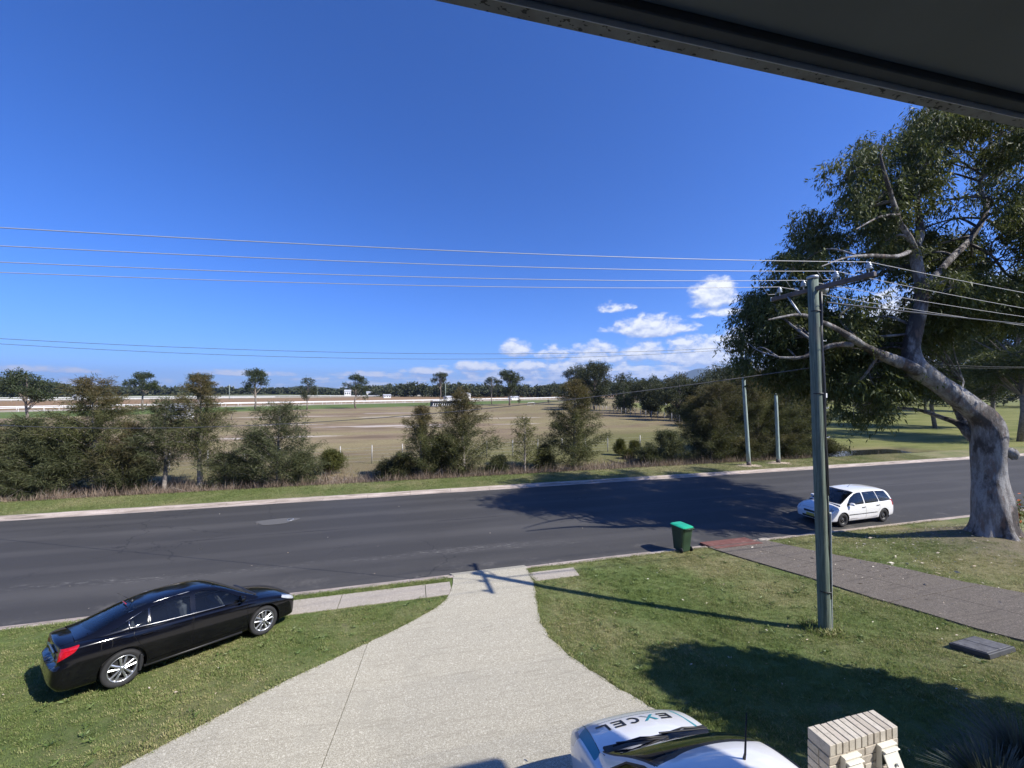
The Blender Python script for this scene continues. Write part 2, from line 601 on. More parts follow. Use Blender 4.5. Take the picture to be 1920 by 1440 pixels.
def field_material():
    m, nt, b = new_mat('paddock_grass')
    p = pos_of(nt)
    x, y, z = nt.sep(p)
    big = nt.noise(nt.mapping(p, (0.6, 1.6, 1)), 0.045, 5, 0.6)
    mid = nt.noise(nt.mapping(p, (0.5, 1.5, 1)), 0.22, 6, 0.68)
    fine = nt.noise(p, 3.0, 5, 0.75)
    tuft = nt.noise(p, 14.0, 4, 0.75)
    brown = nt.mix(nt.ramp(mid, 0.34, 0.66), (0.155, 0.112, 0.073), (0.270, 0.205, 0.130))
    straw = nt.mix(nt.ramp(fine, 0.3, 0.7), (0.205, 0.168, 0.084), (0.30, 0.25, 0.135))
    green = nt.mix(nt.ramp(fine, 0.3, 0.7), (0.105, 0.105, 0.038), (0.175, 0.165, 0.065))
    c = nt.mix(nt.ramp(big, 0.40, 0.60), brown, straw)
    # greener to the right and near the fence
    g = nt.math('ADD', nt.math('MULTIPLY', nt.ramp(x, -4.0, 30.0), 0.42), nt.math('MULTIPLY', nt.math('SUBTRACT', 1.0, nt.ramp(y, 38.0, 66.0)), 0.50))
    g = nt.math('ADD', nt.math('SUBTRACT', g, 0.66), nt.math('MULTIPLY', mid, 0.85))
    c = nt.mix(nt.ramp(g, 0.05, 0.50), c, green)
    # mown park on the far right
    park = nt.math('MULTIPLY', nt.ramp(nt.math('SUBTRACT', x, nt.math('MULTIPLY', y, 0.35)), 31.0, 41.0), nt.math('SUBTRACT', 1.0, nt.ramp(y, 170.0, 200.0)))
    pk = nt.mix(nt.ramp(mid, 0.35, 0.65), (0.120, 0.142, 0.036), (0.205, 0.205, 0.070))
    c = nt.mix(park, c, pk)
    # racecourse: turf, pale sand track, brown infield, along the line y = 215 + 0.52 x
    s = nt.math('SUBTRACT', y, nt.math('MULTIPLY', x, 0.52))
    s = nt.math('ADD', s, nt.math('MULTIPLY', nt.math('SUBTRACT', nt.noise(p, 0.03, 3), 0.5), 8.0))

    def band(a, b_, soft=3.0):
        return nt.math('MULTIPLY', nt.ramp(s, a - soft, a + soft), nt.math('SUBTRACT', 1.0, nt.ramp(s, b_ - soft, b_ + soft)))
    turf = nt.mix(nt.ramp(mid, 0.35, 0.65), (0.085, 0.130, 0.034), (0.125, 0.165, 0.050))
    far_only = nt.math('SUBTRACT', 1.0, nt.ramp(x, 60.0, 110.0))
    c = nt.mix(nt.math('MULTIPLY', band(168, 216), far_only), c, turf)
    c = nt.mix(nt.math('MULTIPLY', band(217, 236, 4.0), nt.ramp(mid, .3, .6)), c, (0.47, 0.42, 0.35))
    c = nt.mix(band(240, 420, 8.0), c, nt.mix(mid, (0.17, 0.105, 0.060), (0.33, 0.22, 0.12)))
    c = nt.mix(band(462, 492), c, (0.52, 0.48, 0.42))
    c = nt.mix(nt.ramp(s, 520, 560), c, (0.10, 0.11, 0.045))
    # bare sand scrapes
    for (sx, sy, rx, ry) in ((-3, 77, 13, 2.2), (2, 73.5, 6, 0.9), (-17, 62, 9, 1.5), (-3, 103, 12, 1.7), (-24, 84, 8, 1.5), (24, 92, 10, 1.2), (3, 39.8, 1.7, 0.45),
                             (-30, 60, 6, 0.9), (12, 108, 8, 1.0), (20, 75, 6, 0.6), (-6, 120, 9, 1.6), (-30, 110, 16, 1.6)):
        dx = nt.math('DIVIDE', nt.math('SUBTRACT', x, sx), rx)
        dy = nt.math('DIVIDE', nt.math('SUBTRACT', y, sy), ry)
        rr = nt.math('ADD', nt.math('MULTIPLY', dx, dx), nt.math('MULTIPLY', dy, dy))
        rr = nt.math('ADD', rr, nt.math('MULTIPLY', nt.math('SUBTRACT', nt.noise(nt.mapping(p, (0.4, 1.3, 1)), 0.55, 4, 0.7), 0.5), 2.8))
        c = nt.mix(nt.math('MULTIPLY', nt.math('SUBTRACT', 1.0, nt.ramp(rr, 0.35, 1.0)), 0.8), c, (0.52, 0.46, 0.40))
    c = nt.mix(nt.math('MULTIPLY', nt.math('SUBTRACT', 1.0, nt.ramp(tuft, 0.3, 0.6)), 0.4), c, (0.07, 0.055, 0.03))
    # ditch mud and dead grass
    dz = nt.math('MULTIPLY', nt.math('SUBTRACT', 1.0, nt.ramp(y, 31.5, 33.2)), nt.math('SUBTRACT', 1.0, nt.ramp(x, 50.0, 53.5)))
    c = nt.mix(dz, c, nt.mix(fine, (0.085, 0.062, 0.045), (0.24, 0.18, 0.13)))
    bset(nt, b, color=c, rough=0.95, spec=0.15, normal=nt.bump(nt.noise(p, 6.0, 5, 0.8), 0.6, 0.08))
    return m


FIELD = field_material()

# --- sheets
ground = grid_mesh('ground', np.linspace(-12000, 12000, 13), np.linspace(-6000, 16000, 12), FIELD, 0, lambda X, Y: X * 0 - 4.0)
link('ground', ground, kind='structure')
xs = np.unique(np.concatenate([np.linspace(-9000, -400, 8), np.linspace(-400, -60, 12), np.arange(-60, 40, 2.0), np.arange(40, 56, .25),
                               np.arange(56, 120, 3.0), np.linspace(120, 500, 12), np.linspace(500, 9000, 8)]))
ys = np.unique(np.concatenate([np.arange(27.9, 34, .22), np.arange(34, 60, 1.5), np.arange(60, 240, 8), np.linspace(240, 1000, 12),
                               np.linspace(1000, 12000, 8)]))
link('field', grid_mesh('field', xs, ys, FIELD), kind='structure')
link('far_verge', grid_mesh('far_verge', np.arange(-60, 160, 1.0), np.array([24.70, 25.3, 26, 27, 27.6, 27.95]), VERGE, 0.006), kind='structure')
link('lawn', grid_mesh('lawn', np.arange(-34, 62, .5), np.concatenate([np.arange(-9, 3, .5), np.arange(3, 13.2, .2), [13.06]]), LAWN, -0.012), kind='structure')
road = grid_mesh('road', np.arange(-120, 300, 3.0), np.linspace(13.36, 24.36, 12), ASPHALT, 0, lambda X, Y: 0.07 * (1 - ((Y - 18.85) / 5.5) ** 2))
link('road', road, kind='structure')


def kerb_run(name, prof, x0, x1, mat, step=2.4, gap=0.012):
    """lengths of kerb with an open joint between them"""
    mb = MB()
    x = x0
    k = 0
    while x < x1:
        xe = min(x + step, x1)
        n = len(prof)
        dz = rng.normal(0, .004)
        v = [(x + gap / 2, py, pz + dz) for py, pz in prof] + [(xe - gap / 2, py, pz + dz) for py, pz in prof]
        f = [(i, i + n, i + n + 1, i + 1) for i in range(n - 1)]
        f += [tuple(range(n)), tuple(range(2 * n - 1, n - 1, -1))]
        mb.add(v, f)
        x = xe
        k += 1
    o = mb.build(name, mat, kind='structure')
    return o


kerb_run('near_kerb', [(12.98, -.1), (13.0, .118), (13.10, .126), (13.17, .115), (13.24, .05), (13.32, .022), (13.46, .012), (13.46, -.1)], -60, 11.2, KERBM)
kerb_run('near_kerb', [(12.98, -.1), (13.0, .118), (13.10, .126), (13.17, .115), (13.24, .05), (13.32, .022), (13.46, .012), (13.46, -.1)], 13.6, 120, KERBM)
kerb_run('far_kerb', [(24.22, -.1), (24.22, .012), (24.36, .018), (24.47, .03), (24.55, .115), (24.61, .142), (24.74, .138), (24.74, -.1)], -60, 160, KERBM)
# soil base under the joints
link('kerb_bed', grid_mesh('kerb_bed', np.arange(-60, 160, 4.0), np.array([12.9, 13.45]), KERBM, 0, lambda X, Y: X * 0 - .03), kind='structure')
link('kerb_bed', grid_mesh('kerb_bed', np.arange(-60, 160, 4.0), np.array([24.22, 24.8]), KERBM, 0, lambda X, Y: X * 0 - .03), kind='structure')

# --- the driveway: rows between its two curved edges
DL = [(13.05, 1.36), (12.6, 1.32), (12.0, 1.18), (11.55, 1.0), (11.16, .70), (10.5, -.11), (9.89, -.95), (9.18, -1.73), (8.65, -2.30), (7.96, -2.87), (7.42, -3.34), (6.84, -3.94), (6.0, -4.8), (4.0, -6.6), (0, -8)]
DR = [(13.05, 3.84), (12.75, 3.83), (11.84, 3.76), (10.7, 3.47), (9.72, 3.24), (8.95, 3.21), (7.99, 3.41), (6.89, 3.76), (6.14, 4.07), (5.51, 4.33), (4.95, 4.43), (3.0, 4.40), (0, 4.4)]


def dl(y):
    return np.interp(y, [a for a, _ in DL][::-1], [b for _, b in DL][::-1])


def dr(y):
    return np.interp(y, [a for a, _ in DR][::-1], [b for _, b in DR][::-1])


def djoint(y):
    return -.95 - (9.89 - np.asarray(y, float)) * .076


def strip(name, ys, lf, rf, mat, parent=None, nx=14, z=0.008, thick=.06, kind=None, zf=None):
    """a slab that follows the ground, with edges"""
    ys = np.asarray(ys, float)
    V, F = [], []
    for y in ys:
        a, b = float(lf(y)), float(rf(y))
        for k in range(nx + 1):
            x = a + (b - a) * k / nx
            V.append((x, y, (zf or gzf)(x, y) + z))
    n = nx + 1
    for j in range(len(ys) - 1):
        for k in range(nx):
            F.append((j * n + k, j * n + k + 1, (j + 1) * n + k + 1, (j + 1) * n + k))
    if ys[0] > ys[-1]:
        F = [q[::-1] for q in F]
    rim = [k for k in range(n)] + [j * n + n - 1 for j in range(1, len(ys))] + [(len(ys) - 1) * n + k for k in range(n - 2, -1, -1)] + [j * n for j in range(len(ys) - 2, 0, -1)]
    base = len(V)
    for r_ in rim:
        x, y, zz = V[r_]
        V.append((x, y, zz - thick))
    m = len(rim)
    for i in range(m):
        F.append((rim[i], rim[(i + 1) % m], base + (i + 1) % m, base + i))
    me = bpy.data.meshes.new(name)
    me.from_pydata(V, [], F)
    me.materials.append(mat)
    me.update()
    return link(name, me, parent, kind=kind)


drv = bpy.data.objects.new('driveway', None)
COL.objects.link(drv)
drv['kind'] = 'structure'
G = 0.006
wob = lambda y: .018 * math.sin(y * 9) + .012 * math.sin(y * 23 + 1)
strip('slab', np.concatenate([np.arange(-2, 13.0, .13), [13.0]]), lambda y: dl(y) if y > 9.89 else max(dl(y), float(djoint(y)) + G), lambda y: dr(y) + wob(y), DRIVE, drv)
strip('slab', np.arange(-2, 9.86, .13), lambda y: min(dl(y), djoint(y) - .02) + wob(y) * .3, lambda y: djoint(y) - G, DRIVE, drv)
# crossing over the kerb
strip('slab', [13.0, 13.12, 13.24, 13.36, 13.50], lambda y: 1.30 + (13.5 - y) * .2, lambda y: 3.9, DRIVE, drv, zf=lambda x, y: float(np.interp(y, [13.0, 13.15, 13.5], [.125, .118, .018])), z=.012)
fp = bpy.data.objects.new('footpath', None)
COL.objects.link(fp)
fp['kind'] = 'structure'
for a, b in ((-4.2, -1.95), (-1.93, .45), (.47, 1.22)):
    ya = lambda x: 12.0 - .045 * (x + 3.2)
    strip('slab', np.linspace(11.86, 12.70, 5), lambda y, a=a: a, lambda y, b=b: min(b, float(dl(y)) - .015), PATH, fp, nx=8)
strip('slab', np.linspace(12.03, 12.66, 4), lambda y: 3.80 + wob(y) + .03, lambda y: 5.36 + .1 * (y - 12), PATH, fp, nx=8)

# the neighbour's weathered driveway
NL = [(13.0, 11.15), (12.72, 11.22), (10.03, 12.19), (7.55, 12.63), (5.54, 12.74), (0, 12.9)]
NR = [(13.0, 13.9), (12.91, 13.95), (10.13, 15.47), (7.15, 16.46), (5, 16.9), (0, 17.4)]
nlf = lambda y: float(np.interp(y, [a for a, _ in NL][::-1], [b for _, b in NL][::-1]))
nrf = lambda y: float(np.interp(y, [a for a, _ in NR][::-1], [b for _, b in NR][::-1]))
nd = bpy.data.objects.new('neighbour_driveway', None)
COL.objects.link(nd)
nd['kind'] = 'structure'
cuts = [13.0, 10.55, 7.9, 5.0, 1.0]
for a, b in zip(cuts, cuts[1:]):
    mid = lambda y: (nlf(y) * .52 + nrf(y) * .48)
    strip('slab', np.linspace(b + .01, a - .01, 12), nlf, lambda y: mid(y) - .008, OLDDRIVE, nd, nx=5, z=.03, thick=.09)
    strip('slab', np.linspace(b + .01, a - .01, 12), lambda y: mid(y) + .008, lambda y: nrf(y) + wob(y), OLDDRIVE, nd, nx=5, z=.03, thick=.09)

# water lying in the ditch
m, nt, b = new_mat('ditch_water')
p = pos_of(nt)
bset(nt, b, color=(0.02, 0.022, 0.018), rough=0.04, spec=0.5, normal=nt.bump(nt.noise(p, 5, 3), 0.06, 0.02))
link('water', grid_mesh('water', np.linspace(39, 51, 5), np.linspace(28.2, 33, 4), m, 0, lambda X, Y: X * 0 - .24), kind='structure')
# mountains and hills

# shared materials
WHITE = simple('white_plastic', (0.80, 0.80, 0.78), 0.45, var=.05)
GREYM = simple('galvanised_steel', (0.42, 0.43, 0.43), 0.45, .7, var=.12)

# ------------------------------------------------------------------ timber poles and wires
POLEM, nt, b = new_mat('treated_timber')
p = obj_of(nt)
n1 = nt.noise(nt.mapping(p, (14, 14, .5)), 2.0, 6, .7)
n2 = nt.noise(nt.mapping(p, (2, 2, .7)), 1.2, 4, .6)
c = nt.mix(nt.ramp(n1, .38, .66), (.100, .130, .105), (.215, .255, .205))
c = nt.mix(nt.math('MULTIPLY', nt.ramp(n2, .5, .7), .55), c, (.20, .185, .15))
bset(nt, b, color=c, rough=.85, spec=.2, normal=nt.bump(n1, .6, .01))
FARPOLE, nt, b = new_mat('far_pole_timber')
p = obj_of(nt)
n1 = nt.noise(nt.mapping(p, (10, 10, .6)), 2.0, 6, .7)
c = nt.mix(nt.ramp(n1, .38, .66), (.24, .30, .255), (.42, .48, .42))
_, _, z = nt.sep(p)
bset(nt, b, color=c, rough=.85, spec=.2, normal=nt.bump(n1, .5, .01))
ARM = simple('crossarm_timber', (.135, .115, .105), .9, var=.35, scale=6, bump=.5, bscale=30)
BLACKP = simple('black_plastic', (.018, .018, .02), .45, var=.1)
CONDUIT = simple('grey_green_conduit', (.21, .25, .21), .55, var=.15)
PORC = simple('porcelain', (.40, .44, .46), .15, spec=.8, var=.06)
WIREM = simple('aluminium_wire', (.40, .39, .38), .5, .2, var=.05)

pole = empty('power_pole', (9.52, 7.29, gzf(9.52, 7.29)), 'tall green-grey timber power pole with crossarm on the front lawn', 'power pole')
LEAN = (-.25, 0.0)
PH = 8.40


def pp(z, dx=0.0, dy=0.0):
    return (LEAN[0] * z / PH + dx, LEAN[1] * z / PH + dy, z)


mb = MB()
zs = [-.3, .0, .6, 1.5, 3, 4.5, 6, 7.4, 8.36]
mb.tube([pp(z) for z in zs], [.136, .135, .132, .128, .124, .119, .115, .110, .107], 20)
mb.build('pole', POLEM, pole)
mb = MB().lathe([(0, .035), (.07, .038), (.116, .022), (.122, 0), (.118, -.05), (.108, -.05)], 20, tr(*pp(8.37)))
mb.build('pole_cap', GREYM, pole)
# crossarm lies along Y, bolted to the road-left face
ax, ay, az_ = pp(8.08, .02, 0)
mb = MB().bbox((-.0 + ax - .02, 0.0 - .07 - .02, az_), (.09, 2.42, .105), .010)
arm = mb.build('crossarm', ARM, pole)
for yy in (-1.12, -.46, .30, .94):
    i_ = MB().lathe([(.012, 0), (.012, .07), (.055, .075), (.062, .10), (.040, .115), (.055, .135), (.050, .165), (.030, .19), (.034, .215), (.0, .222)], 14, tr(ax - .04, yy - .08, az_ + .051))
    i_.build('insulator', PORC, arm)
MB().bbox((ax - .04, 1.08, az_), (.10, .02, .11), .004).build('end_plate', GREYM, arm)
mb = MB()
mb.tube([(ax - .05, .62, az_ - .04), (ax - .10, .24, az_ - .58)], .022, 6)
mb.build('brace', GREYM, pole)
MB().lathe([(.0, .0), (.075, .0), (.085, .03), (.085, .12), (0, .13)], 14, tr(ax + .12, -.09, az_ - .02) @ Matrix.Rotation(R(90), 4, 'Y')).build('bolt_plate', GREYM, pole)
# cables led down the pole
cd = MB()
cd.tube([pp(z, .098, -.092 + .012 * math.sin(z * 3)) for z in np.linspace(3.2, 8.0, 14)], .034, 8)
cd.build('black_cable', BLACKP, pole)
cd = MB().tube([pp(z, .148, -.045) for z in np.linspace(2.75, 6.6, 8)], .030, 10)
cd.build('conduit', CONDUIT, pole)
cd = MB().tube([pp(z, .05, -.125 + .01 * math.sin(z * 5)) for z in np.linspace(.8, 7.2, 16)], .012, 6)
cd.build('earth_wire', BLACKP, pole)
# steel channel on the lower part
ch = MB()
for z0, z1 in ((.02, 2.78),):
    c0 = pp((z0 + z1) / 2, .135, -.085)
    ch.bbox(c0, (.12, .035, z1 - z0), .005, R(38))
    ch.bbox((c0[0] + .045, c0[1] + .055, c0[2]), (.03, .075, z1 - z0), .006, R(38))
ch.build('steel_channel', simple('dull_zinc', (.44, .47, .48), .55, .0, var=.12), pole)
for z in (.95, 5.6, 7.55):
    MB().lathe([(.137 - z * .0032, -.014), (.145 - z * .0032, -.012), (.145 - z * .0032, .012), (.137 - z * .0032, .014)], 20, tr(*pp(z, .012, -.012))).build('band', BLACKP, pole)
for z, dx in ((5.25, .30), (6.85, .30), (4.55, .28)):
    MB().tube([pp(z, .11, -.04), pp(z, .11 + dx * .6, -.04), pp(z + .03, .11 + dx * .6, -.04)], .011, 5).build('step_peg', GREYM, pole)
MB().bbox(pp(5.55, .19, -.06), (.05, .05, .11), .006).build('tag_plate', WHITE, pole)


def catenary(a, b_, sag, n=36):
    a, b_ = np.array(a, float), np.array(b_, float)
    t = np.linspace(0, 1, n)[:, None]
    P = a + (b_ - a) * t
    P[:, 2] -= (4 * sag * t * (1 - t))[:, 0]
    return P


GW = 'overhead wires at the near power pole'
px0, pz0 = 9.52 + ax - .04, gzf(9.52, 7.29) + az_ + .275
for yy, s1, s2, rr, lb in ((-1.12, .90, .80, .0068, 'topmost bare overhead wire, on the insulator nearest the house'), (-.46, .92, .95, .0068, 'second overhead wire from the top, beside the pole head'),
                           (.30, .93, .80, .0068, 'third overhead wire from the top, just behind the pole'), (.94, .92, .85, .0068, 'lowest of the four overhead wires, on the insulator nearest the road')):
    y0 = 7.29 + yy - .08
    L_ = catenary((-36, y0 - .1, pz0 + .1), (px0, y0, pz0), s1)
    R_ = catenary((px0, y0, pz0), (52, y0 + .3, pz0 + .1), s2)
    tag(MB().tube(np.concatenate([L_, R_[1:]]), rr, 5, False).build('overhead_wire', WIREM), lb, 'overhead wire', GW)
    # short jumpers tied at the insulators
    tie = MB().tube([(px0 - .55, y0, pz0 - .03), (px0 - .35, y0 + .02, pz0 - .22), (px0 - .05, y0 + .03, pz0 - .18)], .006, 4)
    tag(tie.build('tie_wire', WIREM), 'short looped wire hanging under ' + lb.split(',')[0], 'tie wire', 'looped tie wires at the crossarm')
tag(MB().tube(catenary((9.50, 7.15, gzf(9.52, 7.29) + 7.75), (52, 7.3, 8.2), .35), .020, 5, False).build('service_cable', BLACKP), 'thick black cable leaving the pole head to the right', 'cable')
tag(MB().tube(catenary((9.32, 7.45, 6.74), (-30, 26.4, 6.14), 1.56, 60), .010, 5, False).build('telephone_cable', simple('cable_sheath', (.10, .095, .09), .5)), 'thin cable sagging low across the road from the pole', 'cable')


def far_pole(x, y, h, label, lean, arms):
    root = empty('power_pole', (x, y, gzf(x, y)), label, 'power pole', 'timber poles across the road')
    MB().tube([(lean * z / h, 0, z) for z in np.linspace(-.2, h, 8)], list(np.linspace(.155, .118, 8)), 14).build('pole', FARPOLE, root)
    MB().tube([(lean * z / h, 0, z) for z in (-.02, .16, .34)], [.168, .166, .163], 14).build('base_sleeve', ARM, root)
    for z, w in arms:
        a = MB().bbox((lean * z / h - .14, 0, z), (.11, w, .13), .012).build('crossarm', ARM, root)
        for yy in (-w * .45, 0.0, w * .45):
            MB().lathe([(.02, 0), (.06, .03), (.04, .08), (.055, .12), (0, .18)], 10, tr(lean * z / h - .14, yy, z + .065)).build('insulator', PORC, a)
    # pale scraped ground round the foot
    mb_ = MB()
    k = 18
    rr = [1.0 + .25 * math.sin(i * 2.3) + .15 * math.sin(i * 5.1) for i in range(k)]
    pts = [(math.cos(6.283 * i / k) * rr[i], math.sin(6.283 * i / k) * rr[i] * .75) for i in range(k)]
    V = [(0, 0, .06)] + [(a_, b_, gzf(x + a_, y + b_) - gzf(x, y) + .012) for a_, b_ in pts]
    mb_.add(V, [(0, i + 1, (i + 1) % k + 1) for i in range(k)])
    o = mb_.build('bare_soil', simple('bare_soil', (.36, .29, .215), .95, var=.3, scale=5) if 'bare_soil' not in MATS else MATS['bare_soil'], None, (x, y, gzf(x, y)), kind='structure')
    return root


far_pole(26.6, 26.33, 9.65, 'pale green timber pole across the road, the taller one with a crossarm', -.62, [(9.3, 2.2)])
far_pole(30.0, 26.7, 5.85, 'pale green timber pole across the road, the shorter one without wires', -.18, [])
GH = 'faint wires on the poles across the road'
for dy, dz, s, lb in ((-.95, .0, 1.15, 'upper faint wire high over the far verge'), (.95, -.05, 1.30, 'lower faint wire high over the far verge')):
    tag(MB().tube(np.concatenate([catenary((-34, 26.33 + dy, 9.6 + dz), (25.85, 26.33 + dy, 9.66 + dz), s, 50), catenary((25.85, 26.33 + dy, 9.66 + dz), (82, 27 + dy, 9.6), 1.1, 30)[1:]]), .012, 4, False).build('overhead_wire', MATS['cable_sheath']), lb, 'overhead wire', GH)
for x, y, h, lb in ((95, 150, 10, 'thin distant pole among the trees right of the paddock'), (-128, 330, 11, 'thin distant pole at the far left beyond the rails'), (22, 260, 11, 'thin distant pole beside the flat-topped tree'),
                    (-88, 420, 12, 'thin distant pole beside the tallest pine'), (150, 150, 11, 'thin distant pole near the red roofed building')):
    r_ = empty('power_pole', (x, y, -.45), lb, 'power pole', 'distant poles')
    MB().tube([(0, 0, 0), (0, 0, h)], [.2, .14], 6).build('pole', FARPOLE, r_)
    MB().box((0, 0, h * .93), (2.2, .14, .14), R(30)).build('crossarm', ARM, r_)

# ------------------------------------------------------------------ wheelie bin at the kerb
BING = simple('bin_green', (.030, .060, .032), .42, var=.18, scale=3, bump=.12, bscale=160)
BINL = simple('lid_green', (.02, .36, .20), .35, var=.1, scale=3)
TYRE = simple('tyre_rubber', (.016, .016, .017), .75, var=.2)
bn = empty('wheelie_bin', (10.02, 13.02, .125), 'dark green wheelie bin with bright green lid standing at the kerb', 'bin', rz=R(8), scale=.94)


def ring_loft(secs, n=24, pw=5.0):
    """rounded-rectangle sections (z, half x, half y, dx, dy)"""
    V, F = [], []
    for (z, hx, hy, dx, dy) in secs:
        for k in range(n):
            a = 2 * math.pi * (k + .5) / n
            c_, s_ = math.cos(a), math.sin(a)
            q = (abs(c_) ** pw + abs(s_) ** pw) ** (-1 / pw)
            V.append((dx + c_ * q * hx, dy + s_ * q * hy, z))
    for i in range(len(secs) - 1):
        for k in range(n):
            k2 = (k + 1) % n
            F.append((i * n + k, i * n + k2, (i + 1) * n + k2, (i + 1) * n + k))
    F.append(tuple(range(n))[::-1])
    F.append(tuple((len(secs) - 1) * n + k for k in range(n)))
    return V, F


mb = MB()
mb.add(*ring_loft([(.03, .215, .235, 0, .02), (.05, .225, .245, 0, .02), (.30, .235, .265, 0, .02), (.86, .265, .335, 0, .01), (.87, .275, .345, 0, .01), (.955, .28, .35, 0, .01)], 36, 8))
mb.build('body', BING, bn)
mb = MB()
mb.add(*ring_loft([(.955, .298, .372, 0, .015), (.985, .305, .38, 0, .015), (.99, .295, .37, 0, .015)], 36, 8))
for k in range(6):
    mb.bbox((-.22 + k * .088, -.375, .93), (.05, .02, .05), .008)
mb.build('rim', BING, bn)
mb = MB()
mb.add(*ring_loft([(.99, .296, .372, 0, .015), (1.01, .296, .372, 0, .015), (1.035, .25, .32, 0, .02), (1.05, .16, .22, 0, .03)], 36, 8))
mb.bbox((0, .39, 1.0), (.30, .03, .025), .008)
mb.build('lid', BINL, bn)
mb = MB().tube([(-.24, -.40, .975), (.24, -.40, .975)], .016, 8)
mb.bbox((-.2, -.385, .97), (.03, .05, .04), .006).bbox((.2, -.385, .97), (.03, .05, .04), .006)
mb.build('handle', BING, bn)
for s in (-1, 1):
    w = MB().lathe([(.0, -.025), (.05, -.03), (.085, -.026), (.10, -.012), (.10, .012), (.085, .026), (.05, .03), (0, .025)], 18, tr(s * .255, -.20, .10) @ Matrix.Rotation(R(90), 4, 'Y'))
    w.build('wheel', TYRE, bn)
MB().tube([(-.26, -.20, .10), (.26, -.20, .10)], .012, 6).build('axle', GREYM, bn)

# ------------------------------------------------------------------ steel ramp plate over the gutter
RUST, nt, b = new_mat('red_oxide_steel')
p = obj_of(nt)
n1 = nt.noise(nt.mapping(p, (1.2, 5, 1)), 2.2, 6, .7)
c = nt.cramp(n1, [(.3, (.085, .032, .026)), (.5, (.165, .070, .055)), (.68, (.26, .145, .115)), (.8, (.34, .25, .21))])
bset(nt, b, color=c, rough=.75, spec=.3, normal=nt.bump(n1, .3, .01))
rp = empty('ramp_plate', (12.4, 13.15, .105), 'rust-red steel ramp plate bridging the gutter at the neighbour\'s driveway', 'ramp')
tilt = Matrix.Rotation(R(-6.5), 3, 'X')
MB().bbox((0, .02, 0.02), (2.2, .92, .014), .004, rot=tilt).build('plate', RUST, rp)
MB().bbox((-1.09, .02, -.015), (.012, .90, .06), .003, rot=tilt).build('side_flange', RUST, rp)
MB().bbox((1.09, .02, -.015), (.012, .90, .06), .003, rot=tilt).build('side_flange', RUST, rp)
tag(MB().add(*ring_loft([(.02, .28, .14, 0, 0), (.055, .25, .12, 0, 0), (.07, .15, .07, 0, 0)], 16, 2.4)).build('concrete_lump', PATH, None, (13.95, 13.10, .10)), 'pale lump of concrete at the right end of the ramp plate', 'concrete lump')

# ------------------------------------------------------------------ pit cover on the lawn
PITM = simple('weathered_pit_lid', (.105, .105, .11), .8, var=.4, scale=9, bump=.5, bscale=40)
PITD = simple('pit_frame', (.045, .047, .052), .7, var=.25, scale=6)
sl = math.atan((gzf(11.5, 5.3) - gzf(11.5, 5.95)) / .65)
pt = empty('pit_cover', (11.53, 5.61, gzf(11.53, 5.61) + .045), 'square grey pit cover raised on the lawn by the neighbour\'s driveway', 'pit cover', rz=R(2))
rot = Matrix.Rotation(-sl, 3, 'X')
MB().bbox((0, 0, 0), (.86, .62, .10), .012, rot=rot).build('frame', PITD, pt)
for s in (-1, 1):
    MB().bbox(rot @ Vector((s * .20, 0, .052)), (.385, .54, .02), .006, rot=rot).build('lid', PITM, pt)

# valve box in the road with its scraped patch
m, nt, b = new_mat('road_patch')
p = pos_of(nt)
f = nt.noise(p, 30, 4, .75)
bset(nt, b, color=nt.cramp(f, [(.3, (.075, .073, .070)), (.7, (.125, .121, .115))]), rough=.85)
V = [(0, 0, 0)] + [(math.cos(a) * (.85 + .18 * math.sin(3 * a)), math.sin(a) * .5 * (1 + .12 * math.sin(2 * a + 1)), 0) for a in np.linspace(0, 6.283, 28)[:-1]]
zr = .07 * (1 - ((20.7 - 18.85) / 5.5) ** 2)
pm_ = MB().add(V, [(0, i + 1, (i + 1) % 27 + 1) for i in range(27)]).build('road_patch', m, None, (-6.03, 20.7, zr + .014), kind='structure')
pm_.rotation_euler = (math.atan(-.07 * 2 * (20.7 - 18.85) / 5.5 ** 2), 0, 0)
vb = empty('valve_cover', (-5.5, 20.85, zr + .012), 'small dark valve cover in the pale patch on the road', 'valve cover')
MB().lathe([(0, .016), (.09, .016), (.10, .010)], 16).build('lid', PITD, vb)
MB().lathe([(.105, .012), (.14, .016), (.15, .0)], 16).build('rim', GREYM, vb)

# ------------------------------------------------------------------ brick letterbox pillar
BRICKC = []
for i, cc in enumerate(((.50, .455, .38), (.44, .395, .32), (.53, .485, .41), (.47, .42, .35), (.42, .375, .31))):
    m, nt, b = new_mat('cream_brick_%s' % ['pale', 'tan', 'light', 'warm', 'sandy'][i])
    p = obj_of(nt)
    oi = nt.node('ShaderNodeObjectInfo')
    f = nt.noise(nt.vmath('ADD', p, nt.comb(oi.outputs['Random'], oi.outputs['Random'], 0)), 26, 5, .7)
    s_ = nt.noise(p, 120, 3, .7)
    c = nt.mix(nt.ramp(f, .45, .75), cc, tuple(k * .68 for k in cc))
    c = nt.mix(nt.math('MULTIPLY', nt.ramp(s_, .58, .72), .6), c, (.16, .12, .09))
    bset(nt, b, color=c, rough=.9, spec=.2, normal=nt.bump(s_, .4, .004))
    BRICKC.append(m)
MORTAR = simple('mortar', (.26, .225, .185), .95, var=.25, scale=20)
LX, LY, LTOP = 4.085, 3.10, 2.63
lbz = gzf(4.55, 3.2)
lp = empty('letterbox_pillar', (LX, LY, lbz), 'cream brick letterbox pillar with two metal boxes at the bottom of the picture', 'letterbox pillar')
HT = LTOP - lbz
MB().box((.473, .115, (HT - .02) / 2 - .1), (.93, .214, HT + .18 - .02)).build('mortar', MORTAR, lp)
bk = {}


